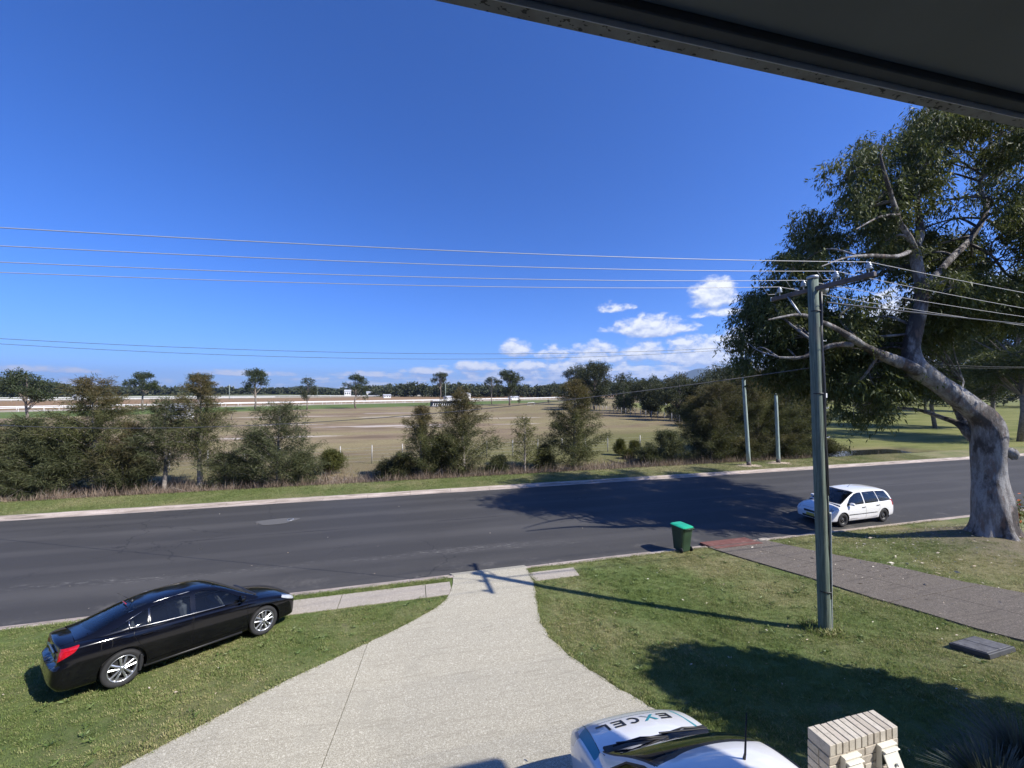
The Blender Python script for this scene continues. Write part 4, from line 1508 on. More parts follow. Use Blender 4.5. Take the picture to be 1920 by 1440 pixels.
sedan = dict(
    paint=P_BLACK, glass=GLASS, seal=P_BLACK, xf=1.42, xr=-1.265, rw=.332, arch=.378, hw=.895, seat=.12, split=-.12,
    body=[(-2.29, .02, .52, .58, .64, .66), (-2.285, .42, .40, .56, .72, .75), (-2.275, .66, .30, .54, .84, .92), (-2.25, .76, .25, .54, .93, 1.055), (-2.19, .815, .225, .54, .965, 1.085), (-2.05, .85, .215, .54, .985, 1.082), (-1.75, .878, .205, .55, .99, 1.07), (-1.34, .90, .20, .56, .985, 1.03),
          (-.9, .893, .19, .54, .968, .985), (-.3, .892, .185, .53, .945, .955), (.3, .892, .185, .53, .925, .935), (.8, .893, .19, .53, .905, .945), (1.05, .897, .195, .54, .89, .985), (1.345, .900, .20, .56, .865, .955), (1.7, .885, .205, .55, .82, .905), (2.0, .855, .205, .52, .755, .83), (2.15, .80, .21, .49, .70, .765),
          (2.24, .72, .22, .47, .645, .70), (2.285, .60, .25, .46, .58, .62), (2.30, .35, .34, .45, .52, .54), (2.302, .02, .42, .45, .48, .49)],
    cabin=[(-1.98, .66, 1.00, .64, 1.075, .03), (-1.90, .68, .995, .64, 1.085, .035), (-1.74, .72, .99, .62, 1.13, .05), (-1.45, .76, .985, .58, 1.255, .06), (-1.15, .79, .98, .565, 1.36, .065), (-.85, .805, .97, .57, 1.425, .065), (-.5, .815, .955, .58, 1.46, .065), (-.1, .822, .945, .585, 1.47, .065), (.2, .825, .935, .58, 1.452, .065),
           (.42, .826, .93, .585, 1.405, .07), (.62, .826, .925, .605, 1.315, .07), (.85, .822, .92, .64, 1.195, .065), (1.08, .81, .91, .68, 1.07, .05), (1.24, .78, .90, .70, .985, .03), (1.30, .76, .885, .70, .95, .02)],
    deck=(-1.62, 1.10, .60, .72),
    side_glass=[[(.98, .955), (-.06, .985), (-.06, 1.355), (.10, 1.372), (.32, 1.330), (.60, 1.205)],
                [(-.16, .988), (-.86, 1.015), (-.86, 1.300), (-.55, 1.345), (-.16, 1.36)],
                [(-.905, 1.017), (-1.18, 1.030), (-1.165, 1.155), (-.905, 1.287)],
                [(-1.23, 1.034), (-1.50, 1.045), (-1.22, 1.145)]],
    screen=[(-.64, .99), (-.53, 1.40), (.53, 1.40), (.64, .99)], rear=[(-.58, 1.115), (-.50, 1.375), (.50, 1.375), (.58, 1.115)],
    doors=[('door_front', [(1.03, .33), (1.0, .95), (-.10, .99), (-.10, .33)]), ('door_rear', [(-.12, .33), (-.12, .99), (-1.12, 1.02), (-1.14, .90), (-.98, .62), (-.84, .33)])],
    panels=[('taillight', [(-.35, .95), (1.22, 1.0), (1.12, .90), (.55, .745), (-.05, .735)], corner_u(-1.78, .42, -1), lambda c, n: c[:, 0] < -1.5),
            ('reverse_light', [(.15, .80), (.70, .815), (.55, .752), (.12, .745)], corner_u(-1.78, .42, -1), lambda c, n: c[:, 0] < -1.5),
            ('headlight', [(.15, .66), (.95, .80), (1.15, .76), (.6, .63), (.15, .58)], corner_u(1.65, .45, 1), lambda c, n: c[:, 0] > 1.6),
            ('grille', [(-.42, .60), (.42, .60), (.36, .38), (-.36, .38)], (1, 2), lambda c, n: (n[:, 0] > .4) & (c[:, 0] > 1.9)),
            ('boot_lid', [(-1.80, -.62), (-2.40, -.60), (-2.40, .60), (-1.80, .62)], (0, 1), lambda c, n: (c[:, 0] < -1.7) & (c[:, 2] > .66) & (np.abs(n[:, 1]) < .6)),
            ('hood', [(1.12, -.70), (2.14, -.62), (2.14, .62), (1.12, .70)], (0, 1), lambda c, n: (n[:, 2] > .5) & (c[:, 0] > 1.0)),
            ('fuel_flap', [(-1.62, .80), (-1.46, .80), (-1.46, .93), (-1.62, .93)], (0, 2), lambda c, n: n[:, 1] < -.5)],
    trims=[('chrome_strip', [(.99, .938), (.5, .955), (-.11, .972), (-.6, .990), (-1.1, 1.012), (-1.53, 1.036)], .0085, CHROME), ('chrome_strip', [(-1.53, 1.036), (-1.24, 1.162), (-1.0, 1.262)], .006, CHROME), ('window_divider', [(-.885, 1.01), (-.885, 1.29)], .012, CHROME),
           ('window_divider', [(-1.20, 1.03), (-1.205, 1.155)], .011, CHROME), ('roof_seam', [(.3, 1.395), (-.2, 1.41), (-.7, 1.385), (-1.2, 1.29)], .008, CHROME), ('sill', [(.92, .235), (0, .225), (-.92, .235)], .028, TRIM)],
    handles=[(.08, .845), (-.92, .872)], mirror=(.88, 1.02), plates=[(-2.172, .735, 4), (2.305, .42, 0)], wheel=wheel_alloy, handle_mat=P_BLACK, deform=sedan_tail)
cx_, cy_ = -4.985, 10.66
car1, ci1, sh1 = make_car('parked_car', 'black sedan parked at an angle on the front lawn', (cx_, cy_, gzf(cx_, cy_) + .02), R(39.8), .93, sedan)
# sits on the slope
nx_ = (gzf(cx_ + 1, cy_) - gzf(cx_ - 1, cy_)) / 2
ny_ = (gzf(cx_, cy_ + .7) - gzf(cx_, cy_ - .7)) / 1.4
nrm = Vector((-nx_, -ny_, 1)).normalized()
fwd = Vector((math.cos(R(39.8)), math.sin(R(39.8)), 0))
fwd = (fwd - nrm * fwd.dot(nrm)).normalized()
lft = nrm.cross(fwd)
car1.rotation_euler = Matrix((fwd, lft, nrm)).transposed().to_euler()
car1.scale = (.93, .95, .96)
# chrome bar, antenna, exhaust, emblem-free details
MB().bbox((-2.20, 0, .835), (.035, .62, .045), .012).build('chrome_bar', CHROME, car1)
MB().tube([(-1.06, 0, 1.40), (-1.32, 0, 1.62)], [.006, .0035], 6).lathe([(0, .05), (.02, .03), (.035, 0)], 12, tr(-1.05, 0, 1.375)).build('antenna', TRIM, car1)
MB().bbox((-1.18, 0, 1.382), (.02, .30, .02), .005).build('brake_light', REDL, car1)
MB().bbox((-1.0, -.86, .36), (.04, .20, .30), .008).build('mud_flap', TRIM, car1)
wp = MB()
for a, b_ in (((1.20, .55), (1.06, -.05)), ((1.20, -.05), (1.08, -.60))):
    wp.tube([(a[0], a[1], 1.01), (b_[0] - .02, b_[1], 1.055)], .011, 5)
wp.bbox((1.235, 0, .975), (.10, 1.30, .02), .006).build('wipers', TRIM, car1)

# --- white wagon -------------------------------------------------------------
wagon = dict(
    paint=P_WHITE, glass=GLASS_S, xf=1.30, xr=-1.30, rw=.305, arch=.348, hw=.845, seat=.15, split=-.10,
    body=[(-2.13, .02, .48, .52, .58, .60), (-2.125, .45, .38, .52, .66, .70), (-2.11, .66, .29, .52, .76, .80), (-2.06, .76, .25, .52, .86, .90), (-1.95, .805, .23, .53, .95, .96), (-1.7, .83, .215, .54, .965, .97), (-1.3, .848, .20, .55, .955, .96), (-.8, .845, .19, .53, .935, .94), (-.2, .845, .185, .52, .915, .92), (.4, .845, .185, .52, .90, .91),
          (.8, .845, .19, .52, .885, .96), (1.0, .848, .195, .53, .87, .965), (1.3, .850, .20, .55, .84, .935), (1.6, .835, .205, .54, .79, .875), (1.9, .80, .21, .51, .71, .79), (2.05, .745, .215, .48, .645, .715), (2.14, .66, .225, .46, .58, .63), (2.19, .50, .27, .45, .53, .555), (2.205, .26, .35, .44, .49, .50), (2.207, .02, .42, .44, .46, .47)],
    cabin=[(-2.10, .66, .93, .60, .99, .03), (-2.06, .70, .94, .60, 1.12, .05), (-1.98, .745, .945, .59, 1.27, .06), (-1.86, .765, .945, .585, 1.40, .065), (-1.68, .775, .945, .585, 1.475, .06), (-1.3, .785, .94, .59, 1.508, .06), (-.7, .79, .93, .595, 1.525, .06), (-.1, .79, .915, .595, 1.515, .06), (.2, .79, .905, .595, 1.488, .065), (.42, .788, .90, .60, 1.43, .065),
           (.64, .785, .895, .62, 1.33, .065), (.88, .78, .885, .65, 1.20, .06), (1.10, .77, .88, .68, 1.07, .05), (1.25, .74, .875, .69, .985, .03), (1.32, .72, .86, .69, .945, .02)],
    deck=(-1.95, 1.12, .60, .70),
    side_glass=[[(.98, .925), (-.06, .945), (-.06, 1.405), (.12, 1.405), (.34, 1.360), (.64, 1.215)], [(-.15, .948), (-1.02, .965), (-.93, 1.41), (-.15, 1.412)], [(-1.09, .967), (-1.86, .985), (-1.62, 1.37), (-.99, 1.405)]],
    screen=[(-.64, .985), (-.55, 1.43), (.55, 1.43), (.64, .985)], rear=[(-.58, 1.02), (-.50, 1.40), (.50, 1.40), (.58, 1.02)],
    doors=[('door_front', [(1.0, .31), (.98, .93), (-.10, .955), (-.10, .31)]), ('door_rear', [(-.115, .31), (-.115, .955), (-1.05, .98), (-1.02, .68), (-.88, .50), (-.86, .31)])],
    panels=[('taillight', [(.30, .98), (1.0, 1.0), (.95, .74), (.35, .74)], corner_u(-1.6, .40, -1), lambda c, n: c[:, 0] < -1.6),
            ('headlight', [(.28, .655), (.85, .79), (1.05, .755), (.62, .60), (.30, .565)], corner_u(1.55, .40, 1), lambda c, n: c[:, 0] > 1.5),
            ('grille', [(-.34, .60), (.34, .60), (.30, .51), (-.30, .51)], (1, 2), lambda c, n: (n[:, 0] > .3) & (c[:, 0] > 1.9)),
            ('lower_grille', [(-.40, .37), (.40, .37), (.36, .28), (-.36, .28)], (1, 2), lambda c, n: (n[:, 0] > .3) & (c[:, 0] > 1.9)),
            ('hood', [(1.10, -.68), (2.06, -.58), (2.06, .58), (1.10, .68)], (0, 1), lambda c, n: (n[:, 2] > .5) & (c[:, 0] > 1.0))],
    trims=[('side_moulding', [(.96, .515), (0, .515), (-.82, .515)], .016, TRIM), ('sill_line', [(.9, .33), (0, .325), (-.84, .33)], .006, TRIM)],
    handles=[(.03, .80), (-.90, .825)], mirror=(.86, .985), plates=[(2.205, .42, 0), (-2.135, .62, 0)], wheel=wheel_steel, handle_mat=TRIM, seal=TRIM)
car2, ci2, sh2 = make_car('parked_car', 'white station wagon with black wheels parked at the kerb by the gum tree', (20.25, 14.50, .03), R(181.5), 1.0, wagon)
MB().tube([(-.2, 0, 1.52), (-.45, 0, 1.68)], [.008, .004], 5).build('antenna', TRIM, car2)

# --- white hatchback with lettering ------------------------------------------
TEAL = simple('teal_vinyl', (.030, .26, .31), .3, var=.05)
VGREY = simple('grey_vinyl', (.30, .33, .34), .4, var=.05)
VBLACK = simple('black_vinyl', (.012, .012, .014), .4, var=.05)
hatch = dict(
    paint=P_WHITE, glass=GLASS, xf=1.25, xr=-1.25, rw=.30, arch=.34, hw=.855, seat=.10, split=-.15,
    body=[(-1.86, .02, .48, .54, .60, .62), (-1.855, .45, .36, .54, .68, .72), (-1.84, .66, .28, .54, .78, .82), (-1.79, .77, .24, .54, .88, .92), (-1.68, .82, .22, .55, .96, .97), (-1.25, .855, .20, .56, .97, .975), (-.7, .852, .19, .54, .955, .96), (-.1, .85, .185, .53, .94, .945), (.45, .85, .185, .53, .93, .94), (.78, .852, .19, .53, .92, .985),
          (.95, .855, .195, .54, .91, 1.0), (1.25, .86, .20, .56, .895, .98), (1.50, .85, .205, .55, .86, .935), (1.70, .82, .21, .53, .79, .865), (1.82, .77, .215, .51, .715, .785), (1.90, .69, .225, .48, .63, .69), (1.95, .56, .26, .46, .56, .60), (1.97, .30, .34, .45, .51, .53), (1.972, .02, .42, .45, .48, .49)],
    cabin=[(-1.82, .68, .95, .62, 1.01, .03), (-1.78, .71, .955, .61, 1.13, .05), (-1.68, .75, .96, .60, 1.29, .06), (-1.52, .775, .96, .59, 1.42, .065), (-1.25, .79, .955, .595, 1.485, .06), (-.8, .797, .95, .60, 1.515, .06), (-.3, .80, .94, .605, 1.525, .06), (-.02, .80, .935, .61, 1.51, .06), (.18, .80, .93, .615, 1.47, .065), (.40, .797, .925, .63, 1.385, .065),
           (.65, .79, .92, .655, 1.265, .06), (.90, .78, .915, .69, 1.135, .05), (1.08, .765, .91, .71, 1.045, .03), (1.16, .75, .90, .71, 1.0, .02)],
    deck=(-1.68, .98, .60, .70),
    side_glass=[[(.90, .965), (-.10, .985), (-.10, 1.405), (.05, 1.405), (.30, 1.34), (.60, 1.20)], [(-.19, .988), (-.95, 1.01), (-.88, 1.38), (-.19, 1.41)], [(-1.02, 1.02), (-1.40, 1.06), (-1.20, 1.34), (-.95, 1.37)]],
    screen=[(-.68, 1.01), (-.57, 1.445), (.57, 1.445), (.68, 1.01)], rear=[(-.56, 1.05), (-.48, 1.38), (.48, 1.38), (.56, 1.05)],
    doors=[('door_front', [(.92, .32), (.90, .95), (-.14, .99), (-.14, .32)]), ('door_rear', [(-.155, .32), (-.155, .99), (-1.02, 1.0), (-.98, .70), (-.85, .52), (-.82, .32)])],
    panels=[('taillight', [(.30, .98), (1.0, 1.0), (.95, .76), (.35, .76)], corner_u(-1.4, .40, -1), lambda c, n: c[:, 0] < -1.4),
            ('headlight', [(.42, .60), (.40, .70), (.62, .805), (1.02, .885), (1.16, .87), (1.0, .72), (.66, .585)], corner_u(1.28, .36, 1), lambda c, n: (c[:, 0] > 1.3) & (n[:, 2] < .93)),
            ('grille', [(-.36, .56), (.36, .56), (.32, .30), (-.32, .30)], (1, 2), lambda c, n: (n[:, 0] > .3) & (c[:, 0] > 1.7)),
            ('hood', [(1.02, -.715), (1.80, -.60), (1.80, .60), (1.02, .715)], (0, 1), lambda c, n: (n[:, 2] > .5) & (c[:, 0] > .9)),
            ('stripe', [(1.03, -.71), (1.03, -.675), (1.62, -.60), (1.62, -.635)], (0, 1), lambda c, n: (n[:, 2] > .5) & (c[:, 0] > .9)),
            ('stripe', [(1.10, .80), (1.14, .70), (1.64, .625), (1.52, .78)], (0, 1), lambda c, n: (n[:, 2] > .5) & (c[:, 0] > .9))],
    trims=[('drip_rail', [(-1.4, 1.40), (-.8, 1.452), (-.2, 1.460), (.1, 1.435)], .012, TRIM)],
    handles=[(0, .86), (-.88, .885)], mirror=(.72, .99), plates=[(1.975, .42, 0), (-1.865, .66, 0)], wheel=wheel_alloy, seal=TRIM)
HX, HY_, HRZ = 2.70, 2.72, 88.5
# long bonnet, screen laid well back
st_ = lambda x: x if x < .95 else .95 + (x - .95) * 1.24
hatch['body'] = [(st_(b_[0]),) + b_[1:] for b_ in hatch['body']]
hatch['xf'] = st_(1.25)
hatch['cabin'] = [(x_ + (.04 if -.5 < x_ < .8 else 0), a_, b_, c_, d_ - .015, e_) for x_, a_, b_, c_, d_, e_ in hatch['cabin']]
hatch['side_glass'] = [[(x_, z_ - .015) for x_, z_ in q_] for q_ in hatch['side_glass']]
hatch['screen'] = [(y_, z_ - .015) for y_, z_ in hatch['screen']]
hatch['trims'] = [(a_, [(x_, z_ - .015) for x_, z_ in b_], c_, d_) for a_, b_, c_, d_ in hatch['trims']]
hatch['panels'] = [(a_, [(st_(x_), z_) for x_, z_ in b_] if a_ in ('hood', 'stripe') else b_, corner_u(1.42, .36, 1) if a_ == 'headlight' else c_, d_) for a_, b_, c_, d_ in hatch['panels']]
hatch['plates'] = [(2.22, .42, 0), (-1.865, .66, 0)]
car3, ci3, sh3 = make_car('parked_car', 'white hatchback with EXCEL lettering on its bonnet at the bottom of the driveway', (HX, HY_, gzf(HX, HY_) - .02), R(HRZ), 1.0, hatch)
car3.scale = (1, .955, 1)
pitch_ = math.atan((gzf(HX, HY_ + 1.2) - gzf(HX, HY_ - 1.2)) / 2.4)
car3.rotation_euler = Matrix((Vector((math.cos(R(HRZ)) * math.cos(pitch_), math.sin(R(HRZ)) * math.cos(pitch_), math.sin(pitch_))), Vector((-math.sin(R(HRZ)), math.cos(R(HRZ)), 0)),
                              Vector((math.cos(R(HRZ)) * math.cos(pitch_), math.sin(R(HRZ)) * math.cos(pitch_), math.sin(pitch_))).cross(Vector((-math.sin(R(HRZ)), math.cos(R(HRZ)), 0))))).transposed().to_euler()
# lettering, read from in front of the car: text runs from the car's right (-y) ... to its left (+y), tops toward the windscreen
Vh, Fh = sh3.arr()
hoodV = Vh[(Vh[:, 2] > .62) & (Vh[:, 0] > .9) & (np.abs(Vh[:, 1]) < .75)]


def hood_z(x, y):
    d = (hoodV[:, 0] - x) ** 2 + (hoodV[:, 1] - y) ** 2
    i = np.argsort(d)[:6]
    w = 1 / (d[i] + 1e-6)
    return float((hoodV[i, 2] * w).sum() / w.sum())


def decal(name, polys, mat):
    """flat vinyl shapes laid on the bonnet; polys are quads in text space (u right, v up)"""
    V, F = [], []
    for q in polys:
        q = np.array(q, float)
        nu, nv = 6, 3
        o = len(V)
        for i in range(nu + 1):
            for j in range(nv + 1):
                a, b_ = i / nu, j / nv
                p_ = q[0] * (1 - a) * (1 - b_) + q[1] * a * (1 - b_) + q[2] * a * b_ + q[3] * (1 - a) * b_
                y = p_[0]                                 # u to the reader's right = the car's left
                x = 1.68 - p_[1]                         # v up = toward the windscreen
                V.append((x, y, hood_z(x, y) + .006))
        for i in range(nu):
            for j in range(nv):
                F.append((o + i * (nv + 1) + j, o + (i + 1) * (nv + 1) + j, o + (i + 1) * (nv + 1) + j + 1, o + i * (nv + 1) + j + 1))
    me = mesh_np(name, V, F, [mat], smooth=True)
    return link(name, me, parts_hood)


parts_hood = next(o for o in kids(car3) if o.name.startswith('hood'))
H_, W_, T_, GAP = .165, .155, .034, .062
u = -.49


def bar(u0, v0, u1, v1):
    return [(u0, v0), (u1, v0), (u1, v1), (u0, v1)]


def letter_E(u):
    return [bar(u, 0, u + T_, H_), bar(u + T_, 0, u + W_, T_), bar(u + T_, H_ / 2 - T_ / 2, u + W_ * .92, H_ / 2 + T_ / 2), bar(u + T_, H_ - T_, u + W_, H_)]


decal('letter_e', letter_E(u), VBLACK)
u += W_ + GAP * .7
# X: long teal stroke with a short grey tail
decal('letter_x_stroke', [[(u, 0), (u + T_ * 1.25, 0), (u + W_ + .045, H_), (u + W_ + .045 - T_ * 1.25, H_)], [(u, H_), (u + T_ * 1.3, H_), (u + W_ * .62, H_ * .50), (u + W_ * .48, H_ * .36)]], TEAL)
decal('letter_x_tail', [[(u + W_ * .62, H_ * .44), (u + W_ * .80, H_ * .56 - .02), (u + W_ + .05, 0), (u + W_ + .05 - T_ * 1.3, 0)]], VGREY)
u += W_ + .045 + GAP * .8
cc_ = []
n_ = 14
for k in range(n_):
    a0, a1 = R(48 + 264 * k / n_), R(48 + 264 * (k + 1) / n_)
    f_ = lambda a, r_: (u + W_ * .56 + r_ * 1.05 * math.cos(a), H_ / 2 + r_ * math.sin(a))
    cc_.append([f_(a0, H_ / 2 - T_), f_(a0, H_ / 2), f_(a1, H_ / 2), f_(a1, H_ / 2 - T_)])
decal('letter_c', cc_, VBLACK)
u += W_ + GAP * .9
decal('letter_e', letter_E(u), VBLACK)
u += W_ + GAP
decal('letter_l', [bar(u, 0, u + T_, H_), bar(u + T_, 0, u + W_, T_)], VBLACK)
# fine line of print under the word, too small to read
g = np.random.default_rng(3)
fine = []
uu = -.46
while uu < .46:
    w_ = g.uniform(.012, .028)
    fine.append(bar(uu, -.085, uu + w_, -.062))
    uu += w_ + .012
decal('small_print', fine, VGREY)
# cowl and wipers
MB().bbox((1.085, 0, 1.0), (.16, 1.36, .03), .01).build('cowl', TRIM, car3)
wp = MB()
for (x0_, y0_, x1_, y1_) in ((1.10, .58, 1.00, -.08), (1.10, -.02, 1.02, -.60)):
    wp.tube([(x0_, y0_, 1.035), ((x0_ + x1_) / 2, (y0_ + y1_) / 2, 1.09), (x1_, y1_, 1.075)], .009, 6)
    wp.bbox(((x0_ + x1_) / 2 - .02, (y0_ + y1_) / 2, 1.075), (.018, .60, .012), .003, R(-8))
wp.build('wipers', TRIM, car3)
MB().tube([(-.10, -.16, 1.50), (-.12, -.162, 1.55), (-.20, -.17, 1.90)], [.014, .010, .005], 6).build('antenna', TRIM, car3)
# papers on the dash seen through the screen
MB().bbox((.80, .05, 1.0), (.14, .50, .004), .001, R(10)).bbox((.82, -.30, 1.003), (.10, .24, .004), .001, R(-8)).build('papers', simple('paper', (.7, .7, .68), .8), car3)

# ------------------------------------------------------------------ vegetation
def leaf_material(name, cols, rough=0.5, trans=0.25, topcol=None, spec=0.4):
    m, nt, b = new_mat(name)
    g = nt.node('ShaderNodeNewGeometry')
    c = nt.cramp(g.outputs['Random Per Island'], [(i / max(1, len(cols) - 1), k) for i, k in enumerate(cols)])
    p = nt.noise(g.outputs['Position'], 0.9, 3)
    c = nt.mix(nt.math('MULTIPLY', nt.ramp(p, 0.35, 0.7), 0.35), c, tuple(min(1, k * 1.55) for k in cols[-1]))
    if topcol:
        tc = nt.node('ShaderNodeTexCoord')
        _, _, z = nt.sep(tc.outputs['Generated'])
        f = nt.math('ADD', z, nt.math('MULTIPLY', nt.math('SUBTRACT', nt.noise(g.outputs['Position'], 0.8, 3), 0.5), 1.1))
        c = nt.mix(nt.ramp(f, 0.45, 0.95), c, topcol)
    bset(nt, b, color=c, rough=rough, spec=spec)
    tl = nt.node('ShaderNodeBsdfTranslucent')
    nt.put(tl.inputs[0], nt.mix(0.35, c, (0.16, 0.17, 0.03)))
    mx = nt.node('ShaderNodeMixShader')
    mx.inputs[0].default_value = trans
    nt.l.new(b.outputs[0], mx.inputs[1])
    nt.l.new(tl.outputs[0], mx.inputs[2])
    nt.l.new(mx.outputs[0], m.node_tree.nodes['Material Output'].inputs[0])
    return m




def cards(c, d, L, W, r=None, bend=0.0):
    """diamond leaves: base points c, unit directions d, lengths L, widths W"""
    r = r or rng
    n = len(c)
    d = unit(d)
    s = unit(np.cross(d, r.normal(size=(n, 3))))
    L = np.broadcast_to(np.asarray(L, float), (n,))[:, None]
    W = np.broadcast_to(np.asarray(W, float), (n,))[:, None]
    mid = c + d * L * .45
    tip = c + d * L
    if bend:
        tip = tip + np.array([0, 0, -1.0]) * L * bend
    V = np.stack([c, mid + s * W / 2, tip, mid - s * W / 2], 1).reshape(-1, 3)
    F = np.arange(4 * n).reshape(n, 4)
    return V, F


BARK_GUM, nt, b = new_mat('gum_bark')
p = obj_of(nt)
n1 = nt.noise(nt.mapping(p, (1, 1, .45)), 1.1, 6, 0.65)
n2 = nt.noise(nt.mapping(p, (2.2, 2.2, .6)), 3.0, 5, 0.7)
n3 = nt.noise(p, 26, 4, 0.75)
c = nt.mix(nt.ramp(n2, 0.36, 0.62), (0.235, 0.215, 0.20), (0.44, 0.425, 0.41))
c = nt.mix(nt.math('MULTIPLY', nt.ramp(n1, 0.47, 0.56), 0.9), c, (0.075, 0.062, 0.056))
c = nt.mix(nt.math('MULTIPLY', nt.ramp(nt.noise(nt.mapping(p, (2.2, 2.2, .8)), 1.9, 5, 0.65), 0.56, 0.66), 0.7), c, (0.27, 0.185, 0.145))
c = nt.mix(nt.math('MULTIPLY', nt.ramp(n3, 0.52, 0.75), 0.5), c, (0.16, 0.14, 0.125))
bset(nt, b, color=c, rough=0.8, spec=0.25, normal=nt.bump(nt.math('ADD', nt.math('MULTIPLY', n2, 1.8), nt.math('MULTIPLY', n3, 1.3)), 1.0, 0.06))
BARK = simple('bark', (0.20, 0.165, 0.135), 0.9, var=0.45, scale=5, bump=0.6, bscale=20)
BARK_OAK = simple('sheoak_bark', (0.25, 0.22, 0.19), 0.9, var=0.45, scale=4, bump=0.6, bscale=20)
BARK_PALE = simple('pale_bark', (0.36, 0.32, 0.28), 0.9, var=0.4, scale=4, bump=0.6, bscale=20)

GUM_LEAF = leaf_material('gum_leaf', [(0.026, 0.042, 0.012), (0.046, 0.066, 0.018), (0.074, 0.094, 0.027), (0.115, 0.128, 0.044)], 0.55, 0.28, spec=0.25)
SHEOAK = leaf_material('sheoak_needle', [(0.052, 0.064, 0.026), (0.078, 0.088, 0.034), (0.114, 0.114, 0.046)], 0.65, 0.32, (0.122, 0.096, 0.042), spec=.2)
SHEOAK_G = leaf_material('sheoak_green', [(0.052, 0.064, 0.030), (0.076, 0.088, 0.040), (0.112, 0.116, 0.056)], 0.65, 0.32, spec=.2)
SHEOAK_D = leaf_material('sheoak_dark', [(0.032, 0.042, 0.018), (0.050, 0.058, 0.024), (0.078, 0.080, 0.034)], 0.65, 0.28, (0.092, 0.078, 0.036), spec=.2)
YOUNG = leaf_material('young_leaf', [(0.062, 0.074, 0.022), (0.090, 0.098, 0.028), (0.120, 0.118, 0.038)], 0.6, 0.35, spec=.2)
PINE_LEAF = leaf_material('pine_needle', [(0.020, 0.032, 0.012), (0.031, 0.045, 0.017), (0.050, 0.064, 0.024)], 0.6, 0.2)
EUC_FAR = leaf_material('far_leaf', [(0.024, 0.034, 0.015), (0.036, 0.047, 0.020), (0.058, 0.064, 0.029)], 0.7, 0.2)
DRY = leaf_material('dry_blade', [(0.135, 0.092, 0.070), (0.215, 0.160, 0.122), (0.300, 0.238, 0.175)], 0.8, 0.3, spec=.15)
TWIG = simple('dead_twig', (0.27, 0.235, 0.205), 0.9, var=0.3)

